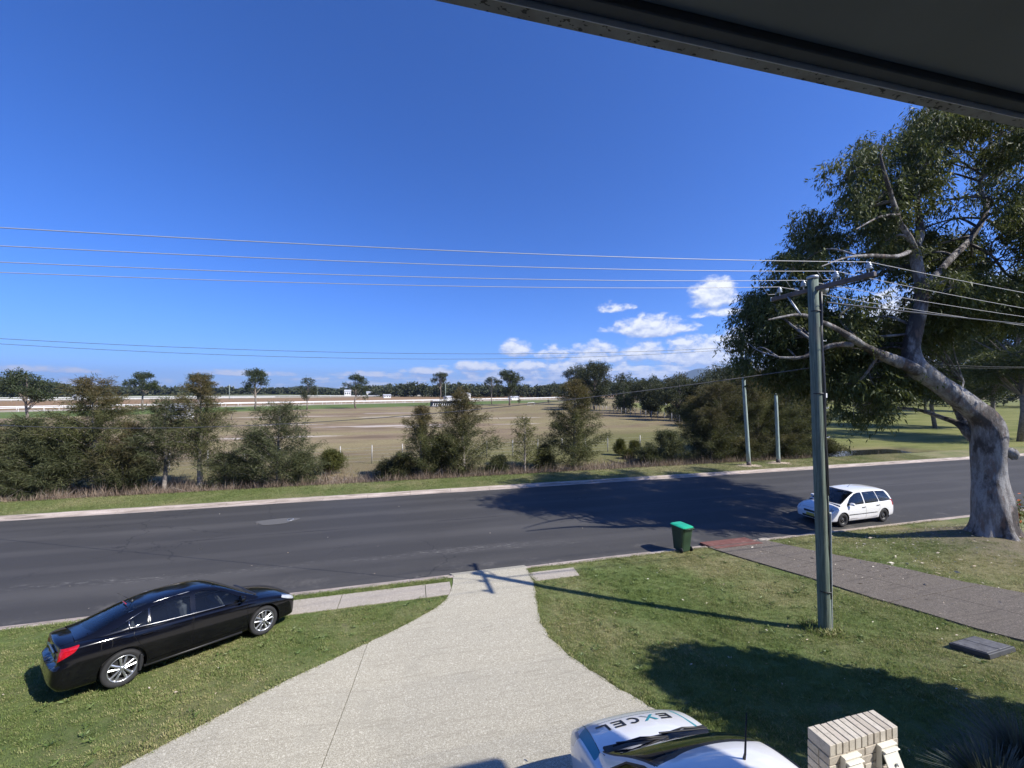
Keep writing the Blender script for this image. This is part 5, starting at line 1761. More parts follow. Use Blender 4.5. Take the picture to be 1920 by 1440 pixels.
# the leaning gum: limbs as (x, y, z, radius)
GUM_CLUMPS = [(21.7,16.4,14.3,1.20), (27.9,10.7,14.7,1.10), (24.7,10.7,9.5,1.15), (16.9,13.5,13.5,0.94), (22.3,17.1,9.7,1.03), (22.7,12.6,12.7,1.18), (23.7,8.3,12.6,0.96), (21.8,12.2,6.5,1.03), (28.6,15.6,11.0,1.03), (22.2,13.4,8.9,0.88), (23.9,12.2,12.7,0.99), (18.9,14.7,13.7,1.24), (36.8,12.8,18.3,1.21), (21.0,11.2,17.2,1.16), (20.2,12.2,8.1,0.96), (22.9,14.4,15.0,0.89), (31.9,12.4,15.6,0.78), (17.7,12.1,5.7,1.14), (17.6,11.6,6.7,1.14), (16.9,12.6,6.6,0.78), (19.2,10.1,16.7,0.84), (16.5,11.6,14.6,1.15), (17.3,14.0,10.4,1.01), (15.1,12.6,11.1,1.22), (24.6,15.1,13.7,0.77), (17.5,13.5,12.5,0.89), (16.2,13.9,9.1,1.25), (28.6,11.4,10.4,1.01), (24.2,13.6,13.4,0.75), (30.0,11.0,16.6,1.13), (21.0,13.3,8.4,0.98), (24.6,8.1,12.0,0.79), (23.8,8.0,11.1,0.97), (18.2,13.1,6.8,0.80), (20.8,12.3,11.8,0.76), (25.3,13.8,13.3,0.81), (16.7,12.2,8.7,1.25), (21.0,13.6,7.0,1.16), (23.5,12.9,10.4,0.85), (21.6,8.3,11.6,0.81), (21.1,14.4,7.7,1.13), (19.4,12.7,6.5,1.14), (20.5,18.0,10.9,1.03), (23.4,9.3,16.3,0.93), (28.4,11.5,14.5,0.82), (19.0,10.5,14.8,0.89), (26.8,12.7,11.2,0.83), (19.1,10.9,13.8,0.90), (23.7,14.3,7.8,1.10), (16.9,14.7,7.0,1.14), (17.1,14.0,8.4,1.01), (22.7,15.1,5.2,0.91), (24.7,12.3,12.4,0.95), (23.8,14.0,9.4,1.24), (20.1,14.8,7.9,0.85), (28.7,14.6,12.6,1.16), (17.6,11.8,15.5,1.12), (24.4,13.9,7.4,1.07), (22.7,14.8,7.7,1.24), (23.6,15.7,7.0,1.05), (27.3,13.9,11.4,1.15), (19.5,16.3,7.4,0.87), (15.2,13.7,10.2,1.04), (22.0,9.9,16.1,1.06), (26.8,9.5,14.3,1.02), (18.1,17.0,10.8,1.13), (24.7,8.6,13.8,1.07), (23.8,9.0,8.8,0.88), (15.6,12.7,8.4,1.14), (19.2,11.7,6.6,1.08), (30.8,11.2,13.6,1.18), (21.0,15.1,9.2,0.86), (27.5,11.1,18.2,0.94), (18.0,11.4,12.0,0.96), (18.4,15.2,9.3,1.07), (19.3,13.6,8.0,1.03), (21.6,12.6,17.0,1.13), (27.5,16.2,14.7,1.06), (26.4,14.1,20.2,1.05), (22.4,9.2,8.8,0.93), (32.5,13.9,15.2,0.86), (29.4,9.9,11.4,0.99), (21.6,17.0,8.1,0.75), (31.3,12.5,13.2,1.24), (24.4,16.5,9.1,1.11), (22.2,9.9,10.0,0.89), (19.1,18.3,10.8,1.23), (30.2,9.9,12.3,1.14), (14.9,13.1,9.4,0.84), (16.1,13.3,11.6,0.78), (23.5,12.8,18.5,1.19), (20.2,16.6,8.6,1.00), (25.0,12.8,11.1,0.77), (22.6,10.7,9.6,0.87), (19.6,12.5,14.5,0.84), (22.1,8.4,14.9,0.97), (19.5,12.3,11.5,0.98), (23.9,13.2,17.7,1.10), (22.1,17.6,10.7,0.91), (24.2,13.2,9.6,0.90), (22.1,11.3,18.1,0.94), (20.9,16.7,9.9,1.19), (26.9,11.2,14.4,0.98), (24.2,9.7,13.6,1.09), (21.9,15.3,7.9,1.03), (24.1,13.7,8.5,0.85), (22.8,12.2,11.4,1.15), (22.5,8.0,10.6,1.12), (19.3,10.0,10.0,1.10), (15.6,14.6,10.2,0.79), (21.0,10.8,9.3,1.18), (18.4,13.0,8.7,0.78), (27.7,10.6,10.4,0.98), (27.1,10.9,12.9,1.02), (20.5,12.1,9.4,1.18), (23.3,12.1,9.5,0.94), (18.7,15.1,10.8,0.99), (24.5,15.9,7.5,1.14), (21.9,14.8,16.4,0.99), (21.9,17.6,14.2,1.12), (25.4,16.7,7.1,0.76), (29.8,12.1,12.0,0.93), (16.7,11.6,9.5,1.00), (23.0,17.3,13.6,1.18), (24.4,11.4,18.2,0.97), (16.3,13.3,10.3,1.12), (24.7,8.4,12.9,1.01), (24.1,12.0,10.0,1.12), (21.8,12.0,11.8,0.83), (19.4,14.0,9.2,1.21), (27.7,10.0,12.0,1.25), (30.6,15.4,15.0,0.77), (19.2,12.2,8.1,0.92), (26.6,11.4,17.5,0.84), (30.0,10.1,14.9,1.19), (20.5,9.6,13.3,1.06), (17.3,14.9,9.8,0.90), (26.9,11.1,9.5,1.10), (27.7,12.3,11.1,0.77), (21.1,13.8,17.7,0.98), (20.9,9.9,10.0,1.20), (22.9,17.4,7.2,1.24), (36.0,14.0,17.9,1.19), (30.9,11.8,16.9,0.97), (28.3,11.1,12.6,1.08), (25.6,12.8,12.4,0.91), (24.2,15.4,15.1,1.05), (20.2,13.4,7.9,0.77), (20.2,17.3,11.8,0.88), (26.1,11.8,19.0,0.91), (24.9,16.4,6.4,1.24), (17.2,11.2,13.3,1.22), (26.3,10.5,17.2,0.90), (23.6,10.5,17.6,0.89), (20.7,15.7,12.2,1.17), (26.3,13.6,11.6,1.14), (18.4,13.1,7.7,1.07), (24.7,13.9,19.2,0.89), (28.4,13.2,16.7,1.05), (25.5,15.7,14.3,0.77), (22.6,9.6,12.4,1.03), (18.4,14.7,7.1,0.79), (22.6,8.8,15.8,0.88), (16.3,14.0,6.9,1.02), (20.6,13.5,15.2,0.85), (28.1,11.2,15.3,1.14), (17.0,13.8,9.5,0.87), (33.6,12.7,17.8,1.05), (21.9,14.8,9.0,0.99), (23.3,11.3,18.3,0.89), (21.1,9.9,17.0,0.98), (23.2,13.6,17.5,0.94), (20.7,13.2,6.0,0.80), (22.9,13.4,13.7,1.07), (25.4,8.5,10.9,0.89), (21.7,12.0,8.8,1.00), (24.4,10.1,10.2,1.09), (21.1,12.1,15.1,0.86), (23.2,10.4,15.9,0.80), (32.8,13.0,15.3,0.88), (20.2,10.4,10.2,0.81), (20.7,11.2,16.2,0.79), (23.6,17.2,9.4,1.21), (17.5,12.7,9.0,1.20), (30.9,14.3,18.8,0.84), (34.1,12.4,19.0,0.99), (21.6,14.1,14.3,0.95), (25.4,15.0,17.2,0.90), (26.5,15.8,9.9,1.07), (22.7,13.0,16.3,0.90), (26.0,15.0,15.1,1.06), (16.3,13.2,7.5,0.79), (29.6,13.4,18.9,0.76), (17.9,12.0,14.2,1.06), (25.2,10.6,17.4,0.84), (22.3,8.4,12.7,1.00), (15.3,15.2,9.5,0.80), (14.7,14.8,8.6,0.80), (16.3,15.4,9.0,0.80), (15.8,14.5,8.1,0.80), (14.5,14.3,7.6,0.80), (16.5,15.4,7.3,0.80), (17.0,14.7,7.0,0.80), (18.4,14.9,6.6,0.80), (19.8,15.1,7.0,0.80), (17.9,15.5,8.6,0.80), (19.1,15.7,7.9,0.80), (20.7,14.8,6.4,0.80), (16.6,14.8,9.8,0.80), (15.8,15.0,10.1,0.80)]
GUM_LIMBS = {
    'trunk': [(21.14,9.86,0.81,0.72), (21.11,9.87,1.16,0.62), (21.07,9.88,1.86,0.53), (21.07,9.93,2.84,0.45), (21.08,9.97,3.83,0.43), (21.13,10.00,4.63,0.47), (20.97,10.09,5.19,0.45), (20.43,10.23,5.69,0.37), (19.72,10.41,6.24,0.33), (19.14,10.56,6.69,0.31), (18.57,10.71,7.13,0.31), (18.54,10.81,7.77,0.26), (18.71,10.76,8.59,0.23), (18.94,10.71,9.51,0.21), (18.93,10.71,10.33,0.19), (18.79,10.74,11.05,0.18), (18.72,10.76,11.57,0.17)],
    'l1': [(18.72,10.76,11.57,0.13), (18.29,10.69,12.01,0.11), (17.83,10.62,12.45,0.09), (17.69,10.57,12.91,0.09), (17.17,10.52,13.29,0.07), (16.65,10.38,13.98,0.05), (16.47,10.42,14.76,0.03)],
    'l2': [(18.71,10.76,11.53,0.13), (19.36,10.87,12.25,0.11), (19.61,10.99,12.79,0.10), (19.60,11.18,13.62,0.09), (20.09,11.32,14.73,0.06), (20.87,11.31,15.93,0.04)],
    'l3': [(18.95,10.70,10.03,0.17), (20.09,10.87,10.84,0.14), (21.24,11.03,11.62,0.13), (22.49,11.17,12.38,0.11), (23.74,11.30,13.81,0.09), (24.24,11.36,15.30,0.07), (25.01,10.98,16.01,0.05), (26.46,10.61,16.36,0.03)],
    'l4': [(19.04,10.59,6.71,0.21), (18.25,10.70,7.01,0.19), (17.36,10.74,7.40,0.17), (16.30,10.83,7.72,0.14), (15.44,10.87,7.99,0.11), (14.70,10.88,8.41,0.09), (14.15,10.84,8.71,0.07), (13.17,10.81,8.85,0.05), (11.92,10.95,8.63,0.03)],
    'l5': [(15.73,10.89,7.90,0.09), (15.24,11.29,7.83,0.08), (14.62,11.81,7.57,0.06), (13.87,12.28,7.49,0.04)],
    'l6': [(21.07,10.07,4.06,0.17), (20.97,10.37,4.49,0.16), (20.92,10.75,4.94,0.12), (20.90,11.30,5.20,0.09), (20.83,11.87,5.34,0.07), (20.82,12.42,5.50,0.06), (20.45,12.88,5.42,0.04), (19.95,13.19,5.05,0.02)],
    'l7': [(21.20,10.22,4.20,0.24), (21.53,10.59,4.77,0.23), (21.98,11.21,5.25,0.20), (22.49,11.63,5.74,0.13), (23.20,11.81,6.13,0.07), (23.58,11.89,6.60,0.04)],
    'l8': [(18.60,10.79,11.57,0.09), (17.40,10.55,11.22,0.07), (16.03,10.35,11.15,0.06), (14.53,10.19,10.82,0.04), (13.28,10.14,10.34,0.02)],
    'l9': [(17.63,10.58,12.75,0.06), (16.44,10.43,12.51,0.04), (15.20,10.38,11.88,0.02)],
    'l10': [(22.49,11.17,12.38,0.07), (22.88,10.61,11.67,0.06), (23.05,10.11,10.67,0.04), (23.57,9.52,10.13,0.02)],
    'l11': [(18.78,10.74,10.95,0.08), (19.09,11.58,11.23,0.06), (18.82,12.57,11.05,0.04), (18.40,13.59,10.82,0.02)],
    'stub': [(21.27,9.88,3.84,0.30), (21.31,9.64,3.91,0.24), (21.36,9.49,3.84,0.17), (21.39,9.44,3.67,0.07)],
}


def smooth_path(pts, k=4):
    P = np.array(pts, float)
    n = len(P)
    out = []
    for i in range(n - 1):
        p0, p1, p2, p3 = P[max(i - 1, 0)], P[i], P[i + 1], P[min(i + 2, n - 1)]
        for j in range(k):
            t = j / k
            out.append(.5 * ((2 * p1) + (-p0 + p2) * t + (2 * p0 - 5 * p1 + 4 * p2 - p3) * t * t + (-p0 + 3 * p1 - 3 * p2 + p3) * t ** 3))
    out.append(P[-1])
    return np.array(out)


def knobbly_tube(path, seg=18, amp=.08, seed=0, flare=None):
    """a limb with lumps, ribs at the foot"""
    r = np.random.default_rng(seed)
    ph = r.uniform(0, 6.28, 6)
    n = len(path)
    T = np.gradient(path[:, :3], axis=0)
    T = unit(T)
    up = unit(np.cross(T, np.array([[0.3, 1, 0.1]])))
    w = np.cross(T, up)
    a = np.linspace(0, 2 * np.pi, seg, endpoint=False)
    V = []
    s = np.concatenate([[0], np.cumsum(np.linalg.norm(np.diff(path[:, :3], axis=0), axis=1))])
    for i in range(n):
        rad = path[i, 3]
        k = 1 + amp * (np.sin(2 * a + ph[0] + s[i] * 1.1) * .6 + np.sin(3 * a + ph[1] - s[i] * 1.7) * .5 + np.sin(5 * a + ph[2] + s[i] * 2.3) * .3 + np.sin(s[i] * 3.1 + ph[3]) * .35)
        if flare is not None:
            k = k + flare * math.exp(-s[i] / .45) * (np.sin(5 * a + ph[4]) * .55 + np.sin(8 * a + ph[5]) * .35)
        V.append(path[i, :3] + (np.cos(a)[:, None] * up[i] + np.sin(a)[:, None] * w[i]) * (rad * k)[:, None])
    V = np.concatenate(V)
    F = []
    for i in range(n - 1):
        for j in range(seg):
            j2 = (j + 1) % seg
            F.append((i * seg + j, i * seg + j2, (i + 1) * seg + j2, (i + 1) * seg + j))
    return V, np.array(F)


def cat(parts):
    V, F, o = [], [], 0
    for v, f in parts:
        V.append(np.asarray(v))
        F.append(np.asarray(f) + o)
        o += len(v)
    return np.concatenate(V), np.concatenate(F)


gum = empty('gum_tree', (21.1, 9.87, 0.82), 'huge leaning gum tree with pale mottled trunk and wide dark crown beside the road', 'tree')
gc = np.array([21.1, 9.87, 0.82])


def loc4(P):
    P = np.array(P, float)
    P[:, :3] -= gc
    return P


Vt, Ft = knobbly_tube(smooth_path(loc4(GUM_LIMBS['trunk'])), 40, .10, 3, .34)
Vs, Fs = knobbly_tube(smooth_path(loc4(GUM_LIMBS['stub'])), 16, .22, 5)
link('trunk', mesh_np('trunk', *cat([(Vt, Ft), (Vs, Fs)]), [BARK_GUM], smooth=True), gum)
allpts = []
for i, (k, v) in enumerate(GUM_LIMBS.items()):
    P = loc4(v)
    if k not in ('trunk', 'stub'):
        q_ = np.random.default_rng(len(k) * 7 + i)
        P[1:-1, :3] += q_.normal(0, .07, P[1:-1, :3].shape)
        P[1:-1, 3] *= q_.uniform(.85, 1.2, len(P) - 2)
    P = smooth_path(P)
    allpts.append(P)
    if k in ('trunk', 'stub'):
        continue
    V, F = knobbly_tube(P, 12, .10, 20 + i)
    link('branch', mesh_np('branch', V, F, [BARK_GUM], smooth=True), gum)
allpts = np.concatenate([P for P in allpts])
allpts = allpts[allpts[:, 3] < .45]
g = np.random.default_rng(21)
C = np.array(GUM_CLUMPS)
C[:, :3] -= gc
twigs = MB()
LV, LD, LL = [], [], []
for (x, y, z, r) in C:
    c0 = np.array([x, y, z])
    dd = np.linalg.norm(allpts[:, :3] - c0, axis=1) + (allpts[:, 2] > z) * .8
    a = allpts[np.argmin(dd)]
    if np.min(dd) < 3.4:
        midp = (a[:3] + c0) / 2 + g.normal(0, .32, 3) + np.array([0, 0, .12])
        rad = min(a[3] * .7, .055)
        pts = smooth_path(np.array([[*a[:3], rad], [*midp, rad * .75], [*c0, rad * .45]]), 4)
        twigs.tube(pts[:, :3], list(pts[:, 3]), 5, False)
    sub = c0 + unit(g.normal(size=(18, 3))) * (g.uniform(.25, 1.0, (18, 1)) ** .6) * r * np.array([1, 1, .72])
    for q in sub[:9]:
        twigs.tube([c0, (c0 + q) / 2 + g.normal(0, .08, 3), q], [.018, .012, .006], 3, False)
    for q in sub:
        # leaves hang along drooping twiglets
        ns = int(7 * r + 2)
        for k in range(ns):
            n = int(g.integers(8, 16))
            s0 = q + g.normal(0, .15, 3)
            o_ = g.normal(0, .45, 3) + (q - c0) * .35
            o_[2] = -abs(g.normal(.55, .35)) + .15
            ln = g.uniform(.25, .75)
            t_ = np.sort(g.uniform(0, 1, n))[:, None]
            pos = s0 + o_ * ln * t_ + np.array([0, 0, -.28]) * ln * t_ ** 2 + g.normal(0, .045, (n, 3))
            LV.append(pos)
            LD.append(o_ * .5 + np.array([0, 0, -.55]) + g.normal(0, .48, (n, 3)))
            LL.append(g.choice([.09, .13, .17, .22], n) * g.uniform(.8, 1.15, n))
LV, LD, LL = np.concatenate(LV), np.concatenate(LD), np.concatenate(LL)
V, F = cards(LV, LD, LL, LL * g.uniform(.2, .34, len(LL)), g, .12)
link('crown', mesh_np('crown', V, F, [GUM_LEAF]), gum)
twigs.build('twigs', BARK_GUM, gum, kind='stuff')


# --- she-oaks along the ditch
def sheoak(name, x, y, h, w, seed, mat, label, group, dens=1.0, low=.08, thin=1.0, lean=0.0, z=None, cat_='tree', tip=.12, strip=(.022, .034)):
    r = np.random.default_rng(seed)
    z0 = gzf(x, y) - .05 if z is None else z
    root = empty(name, (x, y, z0), label, cat_, group)
    w = w * 1.14
    n = 9
    tz = np.linspace(0, 1, n)
    path = np.stack([lean * h * tz ** 1.5 + np.cumsum(r.normal(0, .018 * h / n * 2, n)), np.cumsum(r.normal(0, .018 * h / n * 2, n)), tz * h * .97,
                     np.maximum(.012, (.020 * h + .02) * (1 - tz) ** .8)], 1)
    path[0, :2] = 0
    tb = MB()
    tb.tube(path[:, :3], list(path[:, 3]), 7)
    nb = int((30 + h * 7.5) * thin)
    P, D = [], []
    for k in range(nb):
        t = low + (1 - low) * ((k + r.uniform(0, 1)) / nb) ** .92
        base = np.array([np.interp(t, tz, path[:, i]) for i in range(3)])
        prof = min(1, (t - low + .10) / .20) * (1 - t) ** .72 + tip
        L = w / 2 * prof * r.uniform(.55, 1.22)
        a = k * 2.4 + r.normal(0, .5)
        up = r.uniform(.25, .75)
        d = np.array([math.cos(a), math.sin(a), up])
        m = max(3, int(L / .22) + 1)
        s = np.linspace(0, 1, m + 1)
        pts = base + d * L * s[:, None] + np.array([0, 0, .16 * L]) * (np.sin(s * 2.2))[:, None] + r.normal(0, .05, (m + 1, 3)) * s[:, None]
        tb.tube(pts, list(np.linspace(.012 + .003 * h * L / w, .004, m + 1)), 3, False)
        for q, ss in zip(pts[1:], s[1:]):
            c = int(r.integers(24, 44) * dens * (.5 + .5 * ss))
            off = r.normal(0, .13 + .05 * L, (c, 3)) * np.array([1, 1, .8])
            P.append(q + off * .7)
            D.append(d * np.array([1, 1, .55]) * .55 + r.normal(0, .55, (c, 3)) + np.array([0, 0, .12]))
    P, D = np.concatenate(P), np.concatenate(D)
    L = r.uniform(.20, .42, len(P))
    V, F = cards(P, D, L, r.uniform(strip[0], strip[1], len(P)) * 1.0, r, .12)
    ok = V.reshape(-1, 4, 3)[:, :, 2].min(1) > .02
    link('crown', mesh_np('crown', V, F[ok], [mat]), root)
    tb.build('trunk', BARK_OAK, root)
    return root


GD = 'she-oaks growing along the ditch'
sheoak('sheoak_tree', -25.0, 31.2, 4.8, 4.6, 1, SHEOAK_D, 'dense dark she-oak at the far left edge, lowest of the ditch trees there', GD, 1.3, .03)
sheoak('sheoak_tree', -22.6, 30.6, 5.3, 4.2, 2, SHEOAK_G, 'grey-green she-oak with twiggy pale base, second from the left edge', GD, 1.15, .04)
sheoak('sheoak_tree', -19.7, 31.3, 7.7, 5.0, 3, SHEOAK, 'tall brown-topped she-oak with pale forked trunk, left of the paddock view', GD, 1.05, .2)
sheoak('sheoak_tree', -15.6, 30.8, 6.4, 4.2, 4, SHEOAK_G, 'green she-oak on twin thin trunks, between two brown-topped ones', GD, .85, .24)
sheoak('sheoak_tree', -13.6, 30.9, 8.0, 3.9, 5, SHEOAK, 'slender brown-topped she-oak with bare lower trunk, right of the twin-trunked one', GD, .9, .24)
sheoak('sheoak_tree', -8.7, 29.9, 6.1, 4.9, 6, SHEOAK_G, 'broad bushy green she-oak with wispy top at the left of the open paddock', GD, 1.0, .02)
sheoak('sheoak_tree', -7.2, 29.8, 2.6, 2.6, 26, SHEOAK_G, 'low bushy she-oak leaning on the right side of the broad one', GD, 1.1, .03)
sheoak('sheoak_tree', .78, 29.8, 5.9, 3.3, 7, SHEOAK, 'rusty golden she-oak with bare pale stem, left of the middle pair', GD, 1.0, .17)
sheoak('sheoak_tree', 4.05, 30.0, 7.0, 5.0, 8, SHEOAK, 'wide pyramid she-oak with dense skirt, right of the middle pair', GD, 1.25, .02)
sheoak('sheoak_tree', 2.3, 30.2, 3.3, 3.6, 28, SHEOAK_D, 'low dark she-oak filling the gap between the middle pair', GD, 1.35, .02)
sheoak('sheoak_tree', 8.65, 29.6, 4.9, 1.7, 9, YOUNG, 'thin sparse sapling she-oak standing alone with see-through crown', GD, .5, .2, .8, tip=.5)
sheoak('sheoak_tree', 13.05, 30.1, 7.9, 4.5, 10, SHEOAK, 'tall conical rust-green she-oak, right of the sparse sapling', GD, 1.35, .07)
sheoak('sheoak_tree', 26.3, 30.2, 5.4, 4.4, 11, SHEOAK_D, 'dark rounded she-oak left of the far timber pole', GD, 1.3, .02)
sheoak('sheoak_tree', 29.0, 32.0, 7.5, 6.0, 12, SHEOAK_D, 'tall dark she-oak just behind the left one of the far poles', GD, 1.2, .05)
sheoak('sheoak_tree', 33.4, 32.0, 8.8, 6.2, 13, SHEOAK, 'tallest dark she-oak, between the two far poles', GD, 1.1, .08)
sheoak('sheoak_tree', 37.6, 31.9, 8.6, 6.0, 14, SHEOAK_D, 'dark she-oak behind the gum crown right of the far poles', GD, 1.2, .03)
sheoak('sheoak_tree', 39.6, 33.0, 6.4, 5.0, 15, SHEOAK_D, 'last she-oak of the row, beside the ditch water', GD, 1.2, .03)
GM = 'small she-oaks filling the left of the ditch row'
for i, (x, y, h, w, mt, lb) in enumerate(((-24.0, 29.9, 3.9, 3.8, SHEOAK_D, 'low dense she-oak in front of the two trees at the left edge'), (-21.3, 31.8, 4.9, 3.6, SHEOAK_G, 'grey-green young she-oak just left of the tall brown-topped one'),
                                          (-17.7, 31.6, 4.6, 3.4, SHEOAK, 'thin olive young she-oak just right of the tall brown-topped one'), 
                                          (-12.0, 30.6, 2.7, 3.0, SHEOAK_G, 'grey twiggy young she-oak right of the slender brown-topped one'),
                                          (-10.6, 31.4, 4.0, 2.4, SHEOAK_G, 'wispy young she-oak left of the broad bushy one'))):
    sheoak('sheoak_tree', x, y, h, w, 70 + i, mt, lb, GM, .9, .03, 1.1)
for i, (x, y, h, w, mt, lb) in enumerate(((-21.6, 30.2, 4.4, 3.6, SHEOAK_G, 'bushy she-oak standing in front, left of the tall brown-topped one'), (-17.6, 30.3, 3.6, 3.2, SHEOAK_D, 'dark bushy she-oak in front, right of the tall brown-topped one'),
                                          (31.2, 34.0, 7.2, 6.0, SHEOAK_D, 'dark she-oak at the back of the clump, between the far poles'),
                                          (36.0, 34.6, 8.6, 6.2, SHEOAK_D, 'tall she-oak at the back of the clump, right of the far poles'), (28.2, 34.4, 5.8, 4.6, SHEOAK, 'brownish she-oak at the back of the clump, left of the taller far pole'),
                                          (44.5, 36.5, 8.0, 5.6, SHEOAK_D, 'she-oak behind the ditch water under the gum branch'))):
    sheoak('sheoak_tree', x, y, h, w, 90 + i, mt, lb, GM if x < 0 else GD, 1.15, .04, 1.05)
GB = 'bushes along the ditch'
sheoak('bush', -6.0, 33.3, 1.7, 1.7, 31, YOUNG, 'small yellow-green bush right of the broad bushy she-oak', GB, 1.3, .02, 1.5, cat_='bush')
sheoak('bush', -1.5, 30.9, 1.6, 1.7, 32, SHEOAK_D, 'dark low bush left of the rusty golden she-oak', GB, 1.3, .02, 1.4, cat_='bush')
sheoak('bush', -.6, 30.2, 2.2, 2.2, 33, SHEOAK_D, 'dark bush at the foot of the rusty golden she-oak', GB, 1.3, .02, 1.4, cat_='bush')
sheoak('bush', 10.55, 30.6, 2.5, 1.5, 34, SHEOAK_D, 'narrow dark bush left of the tall conical she-oak', GB, 1.3, .02, 1.4, cat_='bush')
sheoak('bush', 6.7, 30.2, 1.8, 1.6, 35, SHEOAK_G, 'grey-green bush on the right side of the wide pyramid she-oak', GB, 1.0, .02, 1.3, cat_='bush')
sheoak('bush', 20.3, 35.6, 1.5, .8, 36, YOUNG, 'left one of two bright green saplings by the wire fence', GB, 1.2, .05, 1.3, cat_='bush')
sheoak('bush', 22.2, 36.1, 1.2, .8, 37, YOUNG, 'right one of two bright green saplings by the wire fence', GB, 1.2, .05, 1.3, cat_='bush')
sheoak('bush', 20.0, 33.6, .7, .7, 38, YOUNG, 'tiny yellow-green bush in front of the two saplings', GB, 1.2, .05, 1.5, cat_='bush')
sheoak('bush', 22.3, 31.0, 3.2, 3.0, 39, SHEOAK_G, 'pointed green bush at the right end of the dry reeds', GB, 1.2, .02, 1.2, cat_='bush')
sheoak('bush', 20.6, 31.2, 1.7, 2.2, 40, SHEOAK_G, 'low sprawling bush left of the pointed green one', GB, 1.1, .02, 1.2, cat_='bush')
sheoak('bush', 38.0, 29.4, 2.3, 3.0, 41, SHEOAK_D, 'dark bush at the left end of the ditch water', GB, 1.3, .02, 1.4, cat_='bush')
sheoak('bush', 34.5, 29.8, 2.6, 4.4, 42, SHEOAK_D, 'broad dark bush right of the far poles', GB, 1.3, .02, 1.4, cat_='bush')
sheoak('bush', 29.5, 29.8, 2.4, 4.2, 43, SHEOAK_D, 'broad dark bush between the far poles', GB, 1.3, .02, 1.4, cat_='bush')

# --- dry reeds and dead grass in the ditch
g = np.random.default_rng(44)
n = 60000
x = g.uniform(-34, 36, n)
y = 28.05 + (g.beta(1.1, 1.5, n)) * 4.6
dn = np.sin(x * .9 + 1.3) * .3 + np.sin(x * 2.3 + y) * .25 + np.sin(x * .31) * .35
keep = g.uniform(0, 1, n) < np.clip(.62 + dn * .6, .08, 1)
x, y = x[keep], y[keep]
n = len(x)
P = np.stack([x, y, gz(x, y) - .02], 1)
hgt = np.clip(g.normal(.78, .24, n) + .25 * np.sin(x * 1.7) * np.sin(y * 2 + x), .25, 1.5) * np.where(y < 28.5, .6, 1.0)
d = np.stack([g.normal(0, .28, n), g.normal(0, .28, n), np.ones(n)], 1)
V, F = cards(P, d, hgt, g.uniform(.018, .036, n), g, .08)
link('reeds', mesh_np('reeds', V, F, [DRY]), kind='stuff')
n = 2600
x = g.uniform(-34, 20, n)
y = g.uniform(28.4, 32, n)
P = np.stack([x, y, gz(x, y) + g.uniform(0, .5, n)], 1)
d = g.normal(0, 1, (n, 3)) * np.array([1, 1, .6]) + np.array([0, 0, .4])
V, F = cards(P, d, g.uniform(.4, 1.3, n), g.uniform(.012, .022, n), g)
link('dead_twigs', mesh_np('dead_twigs', V, F, [TWIG]), kind='stuff')

# ------------------------------------------------------------------ trees out on the racecourse and in the park
def clump_tree(name, x, y, h, crowns, mat, label, group, seed, leaf=.4, trunk_r=.2, n_per=90, bark=None, z=None, branches=True, lean=0.0, asp=.34):
    """crowns: (dx, dy, z, r, flatten) in metres"""
    r = np.random.default_rng(seed)
    z0 = gzf(x, y) - .05 if z is None else z
    root = empty(name, (x, y, z0), label, 'tree', group)
    tb = MB()
    top = max(c[2] for c in crowns)
    k = 6
    t = np.linspace(0, 1, k)
    path = np.stack([lean * top * t ** 1.4 + r.normal(0, .012 * h, k) * (t > 0), r.normal(0, .012 * h, k) * (t > 0), t * top, trunk_r * (1.05 - t * .75)], 1)
    tb.tube(path[:, :3], list(path[:, 3]), 7)
    P, D = [], []
    for (dx, dy, cz, cr, fl) in crowns:
        c0 = np.array([dx + lean * top * (cz / top) ** 1.4, dy, cz])
        if branches:
            tt = max(.3, cz / top - .28)
            b0 = np.array([np.interp(tt, t, path[:, i]) for i in range(3)])
            tb.tube([b0, (b0 + c0) / 2 + r.normal(0, .15, 3), c0], [trunk_r * .38, trunk_r * .26, trunk_r * .1], 4, False)
        n = int(n_per * cr * cr / (leaf * leaf) * .36) + 40
        ns = max(6, int(n / 14))
        sub = c0 + unit(r.normal(size=(ns, 3))) * (r.uniform(.1, 1, (ns, 1)) ** .5) * cr * np.array([1, 1, fl])
        q = sub[r.integers(0, ns, n)] + r.normal(0, leaf * .55, (n, 3))
        P.append(q)
        D.append(unit(q - c0) * .6 + r.normal(0, .6, (n, 3)))
    P, D = np.concatenate(P), np.concatenate(D)
    V, F = cards(P, D, r.uniform(.6, 1.3, len(P)) * leaf, r.uniform(.7, 1.2, len(P)) * leaf * asp, r)
    link('crown', mesh_np('crown', V, F, [mat]), root)
    tb.build('trunk', bark or BARK, root)
    return root


def umbrella(h, w, seed, low=.55, n=11, fl=.5):
    r = np.random.default_rng(seed)
    out = [(0, 0, h * .93, w * .24, fl)]
    for k in range(n):
        t = r.uniform(low, .95)
        a = k * 2.4 + r.normal(0, .4)
        rad = w * .5 * (1.02 - ((t - .68) / .42) ** 2) * r.uniform(.45, .85)
        out.append((math.cos(a) * rad, math.sin(a) * rad, h * t, w * r.uniform(.13, .21), fl))
    return out


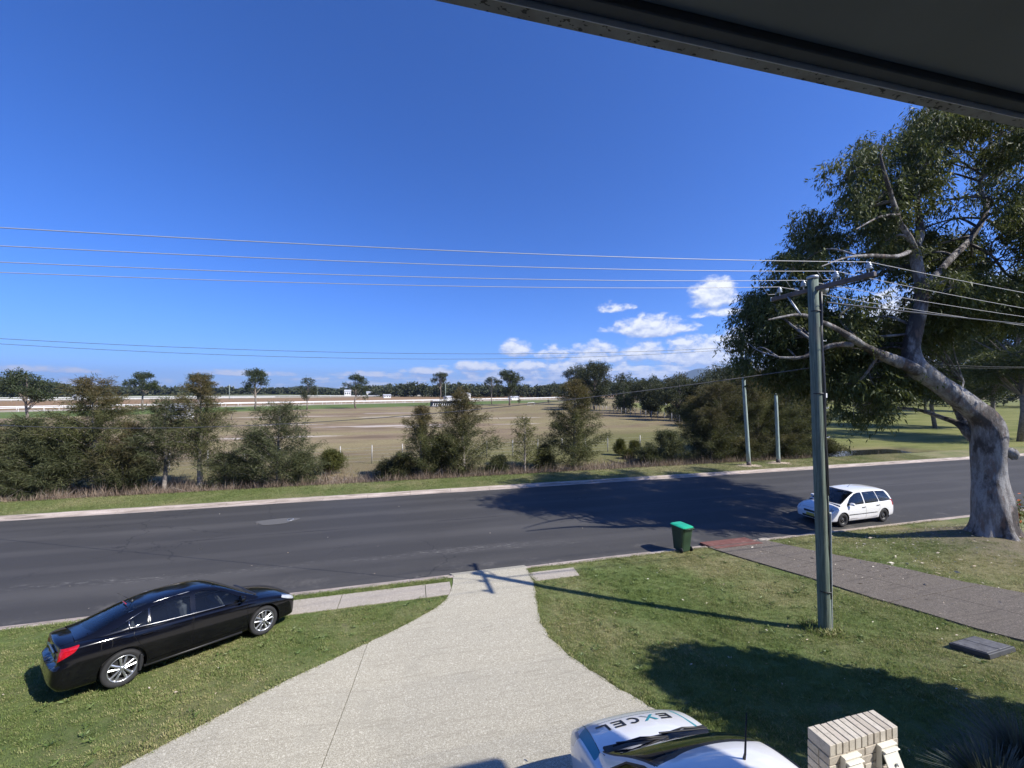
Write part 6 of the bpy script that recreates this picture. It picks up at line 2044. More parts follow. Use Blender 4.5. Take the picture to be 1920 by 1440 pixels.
GP_ = 'trees standing on the racecourse'
clump_tree('pine_tree', -51.8, 153.6, 14.6, umbrella(14.2, 9.0, 1, .48, 15), PINE_LEAF, 'tallest round-headed pine on the left of the racecourse', GP_, 1, .55, .32)
clump_tree('gum_tree', -34.4, 149.0, 10.5, umbrella(10.6, 6.4, 2, .38, 13, .8), EUC_FAR, 'pale-green narrow gum between two pines on the racecourse', GP_, 2, .5, .2)
clump_tree('pine_tree', -19.4, 153.5, 12.4, umbrella(12.4, 8.6, 3, .62, 11, .45) + [(2.6, 0, 5.6, 1.2, .9), (3.3, .3, 4.3, 1.0, .9), (2.9, -.4, 7.2, 1.1, .9)], PINE_LEAF, 'pine with a flat top and a hanging side clump on the racecourse', GP_, 3, .5, .3)
clump_tree('gum_tree', 11.8, 165.3, 14.4, umbrella(14.0, 7.8, 4, .66, 15, .6), EUC_FAR, 'airy round-topped tree on a bare trunk beside the starting gates', GP_, 4, .42, .24, 60)
clump_tree('gum_tree', 37.5, 185.0, 13.0, umbrella(13.2, 8.6, 5, .66, 11, .5), EUC_FAR, 'open flat-topped tree right of the starting gates', GP_, 5, .42, .24, 60)
clump_tree('pine_tree', 42.3, 169.5, 15.4, umbrella(15.2, 11.5, 6, .34, 20, .5) + [(5.2, .5, 11.8, 1.5, .5), (-4.6, .2, 10.3, 1.6, .5)], PINE_LEAF, 'big spreading pine with a dark skirt, right of centre on the racecourse', GP_, 6, .55, .4)
clump_tree('pine_tree', -68.0, 92.0, 9.9, umbrella(9.9, 8.2, 7, .55, 14, .5), PINE_LEAF, 'flat-topped pine behind the left she-oaks, nearest of the pines', GP_, 7, .42, .24)
clump_tree('pine_tree', -82.0, 150.0, 12.0, umbrella(12.2, 9.6, 8, .6, 13, .42), PINE_LEAF, 'flat-topped pine showing right of the tall brown she-oak', GP_, 8, .5, .3)
clump_tree('pine_tree', -66.0, 148.0, 11.6, umbrella(11.8, 8.6, 9, .6, 12, .5), PINE_LEAF, 'pine peeping over the slender brown-topped she-oak', GP_, 9, .5, .3)
clump_tree('young_tree', 49.9, 181.0, 3.4, [(0, 0, 2.3, .9, 1.1), (.1, .1, 1.4, .7, 1)], PINE_LEAF, 'small dark young tree out on the paddock by the white goal frame', None, 10, .35, .08)
clump_tree('young_tree', 63.0, 176.0, 3.0, [(0, 0, 2.0, .7, 1.1), (.2, .1, 1.2, .5, 1)], EUC_FAR, 'faint thin young tree right of the white goal frame', None, 11, .3, .07, 40)
GT = 'trees at the right end of the paddock'
clump_tree('gum_tree', 74.0, 168.0, 17.0, umbrella(17.5, 13, 12, .18, 26, .8), EUC_FAR, 'dense dark tree behind the tall conical she-oak', GT, 12, .6, .4)
clump_tree('gum_tree', 60.0, 122.0, 15.5, umbrella(15.6, 12.5, 13, .14, 30, .7), EUC_FAR, 'tall pale-leaved gum right of the tall conical she-oak', GT, 13, .5, .35)
clump_tree('pine_tree', 59.0, 101.0, 9.5, [(0, 0, 2, 3.3, .8), (0, 0, 3.8, 2.8, .8), (.1, 0, 5.6, 2.1, .9), (0, .1, 7.2, 1.3, .9), (0, 0, 8.6, .7, 1.1)], PINE_LEAF, 'dark green conical pine by the side fence', GT, 14, .42, .25)
clump_tree('gum_tree', 57.5, 86.0, 8.2, umbrella(8.6, 10.5, 15, .15, 24, .8), EUC_FAR, 'round dusky tree third along the side fence', GT, 15, .42, .22)
clump_tree('gum_tree', 55.0, 72.0, 7.4, umbrella(8.2, 9.0, 16, .12, 24, .85), EUC_FAR, 'olive tree at the near end of the side fence', GT, 16, .36, .2)
clump_tree('gum_tree', 53.0, 58.0, 6.6, umbrella(7.0, 8.5, 17, .1, 24, .85), SHEOAK_D, 'scrubby low tree where the side fence meets the ditch', GT, 17, .30, .18)
clump_tree('gum_tree', 58.0, 55.0, 9.0, umbrella(9.2, 8.5, 18, .25, 18, .75), SHEOAK_D, 'brownish tree behind the dark she-oaks near the poles', GT, 18, .34, .24)
clump_tree('gum_tree', 66.0, 56.0, 11.0, umbrella(11.0, 9.5, 19, .25, 20, .75), EUC_FAR, 'tall dark tree behind the two far poles', GT, 19, .36, .26)
for i, (x, y, h, w, mt, lb) in enumerate(((66, 112, 11, 10, EUC_FAR, 'bushy dark tree right of the tall pale-leaved gum'), (64, 96, 9, 9, EUC_FAR, 'dark tree behind the conical pine'), (63, 82, 9.5, 9, SHEOAK_D, 'brownish tree behind the round dusky one'),
                                          (61, 70, 9, 9, EUC_FAR, 'dark tree behind the olive one'), (70, 76, 12, 11, EUC_FAR, 'tallest dark tree of the side-fence clump'), (62, 134, 13, 10, EUC_FAR, 'dark tree left of the far end of the side fence'))):
    clump_tree('gum_tree', x, y, h, umbrella(h, w, 140 + i, .12, 24, .85), mt, lb, GT, 140 + i, .45, .25)
GK = 'gums in the park beyond the road'
for i, (x, y, h, w, lb) in enumerate(((86, 47, 20, 15, 'park gum seen right through the fork of the leaning gum'),
                                      (94.1, 44, 22, 14, 'tall park gum behind the leaning gum trunk'), (71.7, 31.2, 20, 13, 'park gum with a bare pale trunk at the right edge'),
                                      (79.7, 31.1, 23, 14, 'tallest park gum, mostly past the right edge'), (139, 78, 22, 20, 'distant park gum left of the fork'),
                                      (170, 82, 24, 24, 'distant park gum right of the fork'), (115, 74, 19, 16, 'distant park gum above the ditch water'),
                                      (102, 66, 19, 15, 'round park gum left of the leaning gum limb'))):
    clump_tree('gum_tree', x, y, h, umbrella(h, w, 40 + i, .22 if i != 2 else .36, 26, .7), GUM_LEAF if i < 4 else EUC_FAR, lb, GK, 60 + i, .34 if i < 4 else .6, .30, 75, BARK)

# a tree in the neighbour's yard, beside the house: its shade lies over the front lawn
clump_tree('yard_tree', 11.25, 1.1, 6.0, [(-0.26, 1.23, 5.15, 0.86, 0.95), (0.17, 1.34, 4.45, 0.86, 0.95), (0.59, 0.86, 3.85, 0.86, 0.95), (-1.16, 0.77, 4.25, 0.86, 0.95), (-0.68, 0.78, 3.55, 0.86, 0.95), (0.25, 0.53, 2.95, 0.86, 0.95), (-1.64, 0.2, 3.45, 0.86, 0.95), (-1.03, 0.37, 2.65, 0.86, 0.95), (-0.01, 0.05, 2.15, 0.86, 0.95), (-1.88, -0.24, 2.45, 0.86, 0.95), (-1.38, -0.19, 1.55, 0.86, 0.95), (0.83, 0.4, 4.95, 0.86, 0.95), (0.74, -0.14, 4.25, 0.86, 0.95), (-0.73, -0.11, 1.15, 0.86, 0.95), (-0.24, 1.69, 3.15, 0.86, 0.95), (-0.97, 1.06, 4.65, 0.86, 0.95), (-0.33, 1.89, 4.45, 0.86, 0.95), (-0.3, -0.89, 3.85, 0.86, 0.95), (0.67, -0.48, 3.65, 0.86, 0.95)], GUM_LEAF, 'dense leafy tree in the yard right of the house', None, 99, .22, .14, 300, asp=.6)


# --- far woods: one mass of crowns around the racecourse
def woods(name, table, rows, n, seed, leafs, mat, base=-.4):
    r = np.random.default_rng(seed)
    A = np.array(table)
    P, D, L = [], [], []
    for k in range(n):
        az = r.uniform(A[0, 0], A[-1, 0])
        e = np.interp(az, A[:, 0], A[:, 1]) + r.normal(0, .0012)
        d0 = np.interp(az, A[:, 0], A[:, 2])
        row = r.integers(0, rows)
        d = d0 * (1 + .16 * row / max(1, rows - 1)) + r.normal(0, d0 * .01)
        f = [1.0, .85, .70, .55][row % 4] if rows > 1 else 1
        top = 6.2 + math.tan(e) * d
        h = max(3.5, (top - base) * (.72 + .5 * r.beta(2.2, 2.0)) * (1 - .06 * (f < .8)))
        w = h * r.uniform(.5, 1.0)
        c = np.array([math.sin(R(az)) * d, math.cos(R(az)) * d, base])
        m = int(r.integers(110, 170))
        ls = leafs * d / 400.0
        ns = 13
        sub = unit(r.normal(size=(ns, 3))) * (r.uniform(.3, 1, (ns, 1)) ** .5) * np.array([w / 2, w / 2, h * .44]) + np.array([0, 0, h * .53])
        q = sub[r.integers(0, ns, m)] + r.normal(0, ls * .7, (m, 3))
        q[:, 2] = np.clip(q[:, 2], .3, h)
        P.append(c + q)
        D.append(r.normal(0, 1, (m, 3)))
        L.append(np.full(m, ls) * r.uniform(.7, 1.4, m))
    P, D, L = np.concatenate(P), np.concatenate(D), np.concatenate(L)
    V, F = cards(P, D, L, L * .75, r)
    return link(name, mesh_np(name, V, F, [mat]), kind='stuff')


woods('woods', [(-60, .012, 560), (-38, .014, 560), (-36, .012, 560), (-33.9, .004, 600), (-31, .003, 700), (-27, .002, 760), (-20, .001, 800), (-14, .001, 800)], 4, 360, 5, 2.0, EUC_FAR)
woods('woods', [(-15, .0012, 760), (-9, .0012, 640), (-5.6, .0065, 520), (-3.4, .010, 420), (-.7, .0155, 420), (2.2, .0180, 400), (5.9, .0165, 390), (9.8, .013, 380), (17.5, .012, 370), (20.6, .0135, 350)], 4, 330, 6, 1.7, EUC_FAR)
woods('woods', [(20.6, .0155, 350), (25.1, .0225, 330), (32.4, .029, 300), (36.5, .032, 280), (41, .036, 260), (45, .038, 250), (51, .040, 240), (60, .034, 240), (75, .03, 240), (95, .03, 240)], 4, 430, 7, 1.5, EUC_FAR)

# --- hills and mountains
HILLM, nt, b = new_mat('forested_slope')
p = pos_of(nt)
f = nt.noise(p, .012, 6, .65)
bset(nt, b, color=nt.cramp(f, [(.35, (.030, .040, .022)), (.6, (.055, .062, .034)), (.75, (.10, .095, .055))]), rough=1.0, spec=.05)


def ridge(name, table, d, depth, base, mat, seed, rough_=.06):
    r = np.random.default_rng(seed)
    A = np.array(table, float)
    az = np.linspace(A[0, 0], A[-1, 0], 160)
    e = np.interp(az, A[:, 0], A[:, 1])
    k = np.ones(5) / 5
    e = np.convolve(np.pad(e, 2, 'edge'), k, 'valid')
    top = 6.2 + np.tan(e) * d
    rows = []
    prof = [(-1.0, 0), (-.7, .22), (-.45, .5), (-.25, .74), (-.1, .93), (0, 1), (.2, .8), (.6, .4), (1.0, 0)]
    for s, q in prof:
        jit = np.convolve(r.normal(0, 1, len(az) + 6), np.ones(7) / 7, 'valid') * rough_ * (0 < q < 1) * 2.2
        dd = d + s * depth + jit * depth
        z = base + (top - base) * np.clip(q + jit * .6 * (q < .99), 0, 1)
        rows.append(np.stack([np.sin(np.radians(az)) * dd, np.cos(np.radians(az)) * dd, z], 1))
    V = np.concatenate(rows)
    n = len(az)
    F = [(j * n + i, j * n + i + 1, (j + 1) * n + i + 1, (j + 1) * n + i) for j in range(len(prof) - 1) for i in range(n - 1)]
    return link(name, mesh_np(name, V, F, [mat], smooth=True), kind='structure')


ridge('mountain', [(28, -.004), (33.5, .012), (35.1, .0255), (36.8, .035), (37.8, .0395), (38.4, .0435), (39.1, .0478), (39.7, .0508), (40.3, .0508), (40.9, .0468), (41.3, .0475), (42.0, .0495), (42.9, .0525), (43.4, .0515), (44.0, .0468), (44.6, .0482), (45.2, .0485), (47.4, .036), (50, .027), (56, .020), (64, -.004)], 9000, 2600, -6, HILLM, 3)
ridge('hill', [(-19, -.003), (-17, .003), (-15.8, .0052), (-14, .0098), (-12.8, .0092), (-11.5, .0085), (-10.2, .006), (-9, .0037), (-6, -.002)], 3600, 800, -4, HILLM, 4)
ridge('hill', [(14, -.002), (17, .006), (19, .014), (20.6, .0165), (22.5, .0185), (25, .019), (28, .019), (32, .018), (36, .017), (44, .016), (60, .014), (80, .012)], 2200, 700, -4, HILLM, 6)
ridge('hill', [(-75, .01), (-60, .014), (-45, .016), (-39, .0205), (-37.5, .0195), (-36, .016), (-34, .008), (-31, .004), (-26, .003), (-20, .003), (-12, .0015), (-5, .002), (4, .004), (10, .002)], 1900, 500, -4, HILLM, 5)

# ------------------------------------------------------------------ racecourse fittings


def rail(label, pts, h=1.15, step=4.5, rr=.085, group='white running rails of the racecourse', z=-.42):
    root = empty('running_rail', (pts[0][0], pts[0][1], z), label, 'rail', group)
    rb, pb = MB(), MB()
    o = np.array([pts[0][0], pts[0][1]])
    for a, b_ in zip(pts, pts[1:]):
        a, b_ = np.array(a) - o, np.array(b_) - o
        L = np.linalg.norm(b_ - a)
        ang = math.atan2(b_[1] - a[1], b_[0] - a[0])
        c = (a + b_) / 2
        rb.bbox((c[0], c[1], h), (L + .05, rr * 2, rr * 2.6), .03, ang)
        for k in range(int(L / step) + 1):
            q = a + (b_ - a) * (k * step / L)
            pb.box((q[0] + .12 * math.sin(ang), q[1] - .12 * math.cos(ang), h / 2), (.07, .07, h), ang)
    rb.build('rail', WHITE, root)
    pb.build('posts', WHITE, root, kind='stuff')
    return root


rail('nearest long white running rail crossing the whole racecourse', [(-210, 112), (-150, 140), (-110, 160), (-74, 187.5), (-32, 202.5), (-3, 213), (42, 240), (82, 260), (116, 286)], 1.2, 5.2, .10)
rail('second white running rail just behind the nearest one', [(-215, 132), (-150, 160), (-110, 178), (-74, 200), (-32, 216), (-3, 228), (42, 255), (82, 276), (116, 300)], 1.2, 6, .10)
rail('far white running rail at the foot of the woods', [(-420, 290), (-308, 345), (-238, 380), (-140, 420), (-60, 430), (0, 440), (120, 470)], 1.3, 9, .16)
rail('low white fence line left of the racecourse infield', [(-330, 260), (-240, 300), (-150, 345), (-110, 370)], 1.2, 9, .13)

# starting gates: a row of stalls
sg = empty('starting_gates', (8.2, 163.0, -.4), 'row of dark starting gates with white frames parked on the racecourse', 'starting gates', rz=R(18))
for k in range(13):
    x0 = k * .95
    st = MB()
    st.box((x0, 0, 1.15), (.10, 2.6, 2.0)).box((x0 + .02, -1.25, 1.25), (.14, .12, 2.5))
    so = st.build('stall', simple('gate_padding', (.03, .035, .045), .6) if k == 0 else MATS['gate_padding'], sg)
    fr = MB()
    fr.box((x0 + .45, -1.3, 2.45), (.8, .14, .22)).box((x0 + .28, -1.32, .9), (.2, .05, 1.1), rot=Matrix.Rotation(.35, 3, 'Y'))
    fr.build('stall_front', WHITE, so)
bs = MB()
bs.box((5.9, 0, .25), (12.6, 2.4, .18)).box((5.9, 0, 2.62), (12.6, .25, .12))
for k in (0.8, 5.9, 11):
    bs.lathe([(.0, -.12), (.3, -.12), (.3, .12), (0, .12)], 12, tr(k, -1.0, .3) @ Matrix.Rotation(R(90), 4, 'X'))
bs.build('chassis', GREYM, sg)

# goal frame
gf = empty('goal_frame', (51.2, 166.0, -.4), 'small white goal frame standing on the paddock', 'goal')
MB().tube([(-1.4, 0, 0), (-1.4, 0, 1.3), (1.5, 0, 1.3), (1.5, 0, 0)], .09, 6).build('posts', WHITE, gf)
MB().tube([(-1.4, 0, 1.3), (-1.4, 1.0, 0), (1.5, 1.0, 0), (1.5, 0, 1.3)], .05, 6).build('brace', WHITE, gf)

# small marker posts
for (x, y, h, lb, mt) in ((-38.6, 100.6, 1.3, 'short dark post standing in the brown paddock', 'bark'), (2.2, 97.0, 1.4, 'short white marker post leaning in the middle of the paddock', 'white_plastic')):
    tag(MB().tube([(x, y, -.45), (x + .06, y, h * .6 - .4), (x + .16, y, h - .4)], [.10, .09, .08], 7).build('marker_post', MATS[mt]), lb, 'post')


def shed(x, y, w, d, h, rz, wallm, roofm, label, group='white buildings beyond the racecourse', nwin=3, cat_='building'):
    root = empty('building', (x, y, -.4), label, cat_, group, rz)
    MB().box((0, 0, h / 2), (w, d, h)).build('wall', wallm, root)
    rf = MB()
    rf.prism([(-d / 2 - .4, 0), (d / 2 + .4, 0), (0, h * .35)], -w / 2 - .3, w / 2 + .3, Matrix.Translation((0, 0, h + .02)) @ Matrix(((0, 0, 1, 0), (1, 0, 0, 0), (0, 1, 0, 0), (0, 0, 0, 1))))
    rf.build('roof', roofm, root)
    for k in range(nwin):
        MB().bbox((-w / 2 + w * (k + .5) / nwin, -d / 2 - .02, h * .55), (w / nwin * .5, .08, h * .35), .02).build('window', MATS['gate_padding'], root)
    return root


WALLW = simple('white_weatherboard', (.74, .74, .72), .6, var=.06)
ROOFG = simple('grey_roof_sheet', (.50, .51, .52), .5, .2, var=.1)
ROOFR = simple('red_roof_sheet', (.36, .07, .055), .6, var=.15)
shed(-20, 360, 6, 5, 2.4, .2, WALLW, ROOFG, 'white shed at the woods edge behind the flat-topped pine')
shed(-40, 490, 20, 10, 4.0, .1, WALLW, ROOFG, 'long white grandstand building far left of the flat-topped pine')
shed(-72, 500, 7, 6, 5.5, .1, WALLW, ROOFG, 'white tower-like building far away beside the tallest pine')
shed(24, 262, 5, 4, 2.2, .5, WALLW, ROOFG, 'little white hut behind the airy round-topped tree')
shed(70, 268, 7, 4, 1.9, .5, WALLW, ROOFG, 'low white building behind the big spreading pine')
shed(44, 330, 8, 5, 3.5, .5, WALLW, ROOFG, 'white roof among the woods between two flat-topped trees')
shed(-232, 352, 4, 2.2, 2.6, -.3, WALLW, ROOFG, 'white box cabin far left behind the running rails', nwin=1)
shed(-52, 108, 5.0, 2.3, 2.6, -.2, WALLW, ROOFG, 'white float trailer half hidden behind the slender she-oak', nwin=1)
shed(130, 155, 12, 5, 3.0, .8, WALLW, ROOFR, 'red roofed white stall building among the right-hand trees')
shed(113, 160, 7, 4, 3.0, .8, WALLW, ROOFG, 'pale-roofed shed left of the red roofed one')
# water tower with white tank
wt = empty('water_tower', (118, 285, -.4), 'grey lattice tower with a white tank at the woods edge', 'tower')
tb = MB()
for sx in (-1, 1):
    for sy in (-1, 1):
        tb.tube([(sx * 2.0, sy * 2.0, 0), (sx * 1.0, sy * 1.0, 9)], .18, 5)
for z in (2.5, 5.5, 8.0):
    w_ = 2.0 - z / 9
    tb.tube([(-w_, -w_, z), (w_, -w_, z), (w_, w_, z), (-w_, w_, z), (-w_, -w_, z)], .12, 4)
tb.build('frame', GREYM, wt)
MB().lathe([(0, 8.8), (1.2, 8.8), (1.4, 9.2), (1.4, 12.0), (0, 12.6)], 14).build('tank', WHITE, wt)

# ------------------------------------------------------------------ wire fences
POSTM = simple('fence_post_steel', (.40, .39, .37), .6, .3, var=.2)


def wire_fence(label, pts, h=1.5, step=2.6, wires=(.25, .55, .85, 1.15, 1.42), zf=gzf, mesh_=False):
    o = np.array(pts[0], float)
    root = empty('wire_fence', (o[0], o[1], 0), label, 'fence')
    allp = []
    for a, b_ in zip(pts, pts[1:]):
        a, b_ = np.array(a, float), np.array(b_, float)
        L = np.linalg.norm(b_ - a)
        for k in range(int(L / step)):
            allp.append(a + (b_ - a) * k * step / L)
    allp.append(np.array(pts[-1], float))
    pm = MB().tube([(0, 0, -.1), (0, 0, h)], .045, 6).mesh('fence_post', POSTM)
    for q in allp:
        link('fence_post', pm, root, (q[0] - o[0], q[1] - o[1], zf(*q)))
    w = MB()
    for hz in wires:
        w.tube([(q[0] - o[0], q[1] - o[1], zf(*q) + hz) for q in allp], .006, 3, False)
    if mesh_:
        for q, q2 in zip(allp, allp[1:]):
            for k in range(10):
                t = (k + .5) / 10
                c = q + (q2 - q) * t
                w.tube([(c[0] - o[0], c[1] - o[1], zf(*c) + .05), (c[0] - o[0], c[1] - o[1], zf(*c) + h)], .004, 3, False)
    w.build('wire', POSTM, root)
    return root


wire_fence('thin wire fence on steel posts along the near side of the paddock', [(-34, 36.9), (-5.9, 37.0), (24, 37.9), (46, 38.2)], 1.65)
wire_fence('chain-link fence running away under the trees on the right of the paddock', [(47.0, 52.0), (50.4, 63.6), (57.6, 111.4), (66, 170)], 1.9, 3.0, (.05, .5, 1.0, 1.45, 1.85), mesh_=True)

# ------------------------------------------------------------------ turf blades, tufts
def points_stuff(name, P, rot, scl, tuft, kind='stuff'):
    """one object: a tuft stood on each point (geometry nodes)"""
    me = bpy.data.meshes.new(name)
    me.vertices.add(len(P))
    me.vertices.foreach_set('co', np.asarray(P, np.float32).ravel())
    a = me.attributes.new('rot', 'FLOAT_VECTOR', 'POINT')
    a.data.foreach_set('vector', np.asarray(rot, np.float32).ravel())
    a = me.attributes.new('scl', 'FLOAT', 'POINT')
    a.data.foreach_set('value', np.asarray(scl, np.float32))
    me.update()
    o = link(name, me, kind=kind)
    gt = bpy.data.node_groups.new(name + '_tufts', 'GeometryNodeTree')
    gt.interface.new_socket('Geometry', in_out='INPUT', socket_type='NodeSocketGeometry')
    gt.interface.new_socket('Geometry', in_out='OUTPUT', socket_type='NodeSocketGeometry')
    N = gt.nodes
    gi, go = N.new('NodeGroupInput'), N.new('NodeGroupOutput')
    ip = N.new('GeometryNodeInstanceOnPoints')
    oi = N.new('GeometryNodeObjectInfo')
    oi.inputs['Object'].default_value = tuft
    oi.inputs['As Instance'].default_value = True
    r_ = N.new('GeometryNodeInputNamedAttribute')
    r_.data_type = 'FLOAT_VECTOR'
    r_.inputs['Name'].default_value = 'rot'
    s_ = N.new('GeometryNodeInputNamedAttribute')
    s_.data_type = 'FLOAT'
    s_.inputs['Name'].default_value = 'scl'
    L = gt.links
    L.new(gi.outputs[0], ip.inputs['Points'])
    L.new(oi.outputs['Geometry'], ip.inputs['Instance'])
    L.new(r_.outputs[0], ip.inputs['Rotation'])
    L.new(s_.outputs[0], ip.inputs['Scale'])
    L.new(ip.outputs[0], go.inputs[0])
    md = o.modifiers.new('tufts', 'NODES')
    md.node_group = gt
    return o


def tuft_object(name, n, rad, h, w, mat, seed, spread=.5):
    r = np.random.default_rng(seed)
    a = r.uniform(0, 6.28, n)
    q = np.sqrt(r.uniform(0, 1, n)) * rad
    P = np.stack([np.cos(a) * q, np.sin(a) * q, np.full(n, -.004)], 1)
    d = np.stack([r.normal(0, spread, n), r.normal(0, spread, n), np.ones(n)], 1)
    V, F = cards(P, d, h * r.uniform(.55, 1.15, n), w * r.uniform(.7, 1.2, n), r, .10)
    return bpy.data.objects.new(name, mesh_np(name, V, F, [mat]))


def blade_material(name, g1, g2, straw, bias):
    m, nt, b = new_mat(name)
    g = nt.node('ShaderNodeNewGeometry')
    p = g.outputs['Position']
    rnd = g.outputs['Random Per Island']
    big = nt.noise(p, 0.35, 4, 0.6)
    mid = nt.noise(p, 1.6, 4, 0.65)
    c = nt.mix(nt.ramp(mid, .35, .65), g1, g2)
    dry = nt.math('ADD', nt.math('MULTIPLY', nt.math('SUBTRACT', big, .5), 2.2), nt.math('MULTIPLY', nt.math('SUBTRACT', rnd, .5), 1.0))
    x, y, z = nt.sep(p)
    dry = nt.math('ADD', dry, nt.math('MULTIPLY', nt.ramp(x, 6.5, 12.0), .30))
    dry = nt.math('ADD', dry, bias)
    c = nt.mix(nt.ramp(dry, .05, 1.0), c, straw)
    bset(nt, b, color=c, rough=.6, spec=.3)
    tl = nt.node('ShaderNodeBsdfTranslucent')
    nt.l.new(c, tl.inputs[0])
    mx = nt.node('ShaderNodeMixShader')
    mx.inputs[0].default_value = .35
    nt.l.new(b.outputs[0], mx.inputs[1])
    nt.l.new(tl.outputs[0], mx.inputs[2])
    nt.l.new(mx.outputs[0], m.node_tree.nodes['Material Output'].inputs[0])
    return m


BLADE = blade_material('grass_blade', (.145, .200, .054), (.190, .245, .072), (.43, .385, .195), .13)
BLADE_V = blade_material('verge_blade', (.150, .188, .058), (.185, .220, .072), (.40, .36, .19), .14)


def paved(x, y, m=0.0):
    x, y = np.asarray(x), np.asarray(y)
    on = (y < 13.05) & (x > np.minimum(dl(y), 99) - m) & (x < dr(y) + m) & (y > 2)
    on |= (x > -4.25 - m) & (x < 1.3) & (y > 11.86 - .0 - m) & (y < 12.70 + m)
    on |= (x > 3.6) & (x < 5.36 + m) & (y > 12.03 - m) & (y < 12.66 + m)
    nl = np.interp(y, [a for a, _ in NL][::-1], [b for _, b in NL][::-1])
    nr = np.interp(y, [a for a, _ in NR][::-1], [b for _, b in NR][::-1])
    on |= (x > nl - m) & (x < nr + m)
    on |= (x > 10.98) & (x < 12.02) & (y > 5.25) & (y < 5.98)
    return on


g = np.random.default_rng(50)
n = 120000
x = g.uniform(-10.5, 22, n)
y = g.uniform(2.6, 13.0, n)
# thin out with distance from the house
dist = np.hypot(x, y)
keep = (g.uniform(0, 1, n) < np.clip(1.25 - dist / 26, .25, 1)) & (~paved(x, y, .015)) & (y > -1.1 * x * 0 + 2.6)
# only the wedge of lawn in front of the house, worn under the gum
keep &= (x < 3.2 * y + 3) & (x > -1.05 * y - 1.5)
keep &= ~((np.hypot(x - 21.1, y - 9.9) < 2.2) & (g.uniform(0, 1, n) < .6))
dn = np.sin(x * 1.3 + 2 * np.sin(y)) * np.sin(y * 1.7 + x * .4)
keep &= g.uniform(0, 1, n) < .78 + .34 * dn
x, y = x[keep], y[keep]
n = len(x)
rot = np.stack([g.normal(0, .12, n), g.normal(0, .12, n), g.uniform(0, 6.28, n)], 1)
P = np.stack([x, y, gz(x, y) - .008], 1)
tuft = tuft_object('tuft', 16, .075, .055, .0085, BLADE, 3, .55)
pat = np.sin(x * 2.1 + 1.7 * np.sin(y * 1.3)) * np.sin(y * 2.7 + x * .6) + .6 * np.sin(x * 5.3 + y * 3.1) * np.sin(y * 6.1 - x * 2.2)
points_stuff('grass', P, rot, g.uniform(.6, 1.2, n) * np.clip(1 + .22 * pat, .6, 1.4), tuft)
# far verge
n = 26000
x = g.uniform(-30, 46, n)
y = g.uniform(24.9, 28.05, n)
P = np.stack([x, y, gz(x, y) - .004], 1)
rot = np.stack([g.normal(0, .12, n), g.normal(0, .12, n), g.uniform(0, 6.28, n)], 1)
tuft2 = tuft_object('verge_tuft', 12, .11, .07, .016, BLADE_V, 4, .6)
points_stuff('verge_grass', P, rot, g.uniform(.6, 1.15, n), tuft2)
# longer grass trimmed round the pole, the kerb back and the drive edges
ex, ey = [], []
for yy in np.arange(3.5, 12.9, .035):
    ex += [float(dr(yy)) + .035 + g.normal(0, .02)]
    ey += [yy]
    if yy < 11.7:
        ex += [float(dl(yy)) - .02 + g.normal(0, .02)]
        ey += [yy]
for xx in np.arange(-10, 1.2, .03):
    ex.append(xx); ey.append(12.96 + g.normal(0, .03))
    ex.append(xx); ey.append(12.78 + g.normal(0, .05))
for xx in np.concatenate([np.arange(3.9, 11.1, .035), np.arange(14, 24, .05)]):
    ex.append(xx); ey.append(12.97 + g.normal(0, .03))
for k in range(70):
    a = g.uniform(0, 6.28)
    ex.append(9.51 + math.cos(a) * g.uniform(.2, .34)); ey.append(7.29 + math.sin(a) * g.uniform(.2, .34))
ex, ey = np.array(ex), np.array(ey)
n = len(ex)
P = np.stack([ex, ey, gz(ex, ey) - .01], 1)
rot = np.stack([g.normal(0, .15, n), g.normal(0, .15, n), g.uniform(0, 6.28, n)], 1)
points_stuff('edge_grass', P, rot, np.where(np.arange(n) >= n - 70, g.uniform(1.6, 3.6, n), g.uniform(.8, 1.5, n)), tuft)

# broad-leaved weeds in the turf
g2 = np.random.default_rng(77)
wx, wy = g2.uniform(-8, 14, 700), g2.uniform(4, 12.8, 700)
cl = np.sin(wx * .9 + wy * .5) * np.sin(wy * 1.2 - wx * .3)
ok = (~paved(wx, wy, .08)) & (g2.uniform(-1, 1, 700) < cl)
wx, wy = wx[ok], wy[ok]
n = len(wx)
PW, DW = [], []
for a_, b_ in zip(wx, wy):
    k = int(g2.integers(7, 14))
    PW.append(np.stack([np.full(k, a_) + g2.normal(0, .02, k), np.full(k, b_) + g2.normal(0, .02, k), np.full(k, gzf(a_, b_) + .02)], 1))
    an = g2.uniform(0, 6.28, k)
    DW.append(np.stack([np.cos(an), np.sin(an), g2.uniform(.1, .6, k)], 1))
PW, DW = np.concatenate(PW), np.concatenate(DW)
V, F = cards(PW, DW, g2.uniform(.05, .12, len(PW)), .026, g2)
link('weeds', mesh_np('weeds', V, F, [leaf_material('weed_leaf', [(.075, .13, .03), (.11, .17, .045), (.16, .19, .07)], .5, .25)]), kind='stuff')

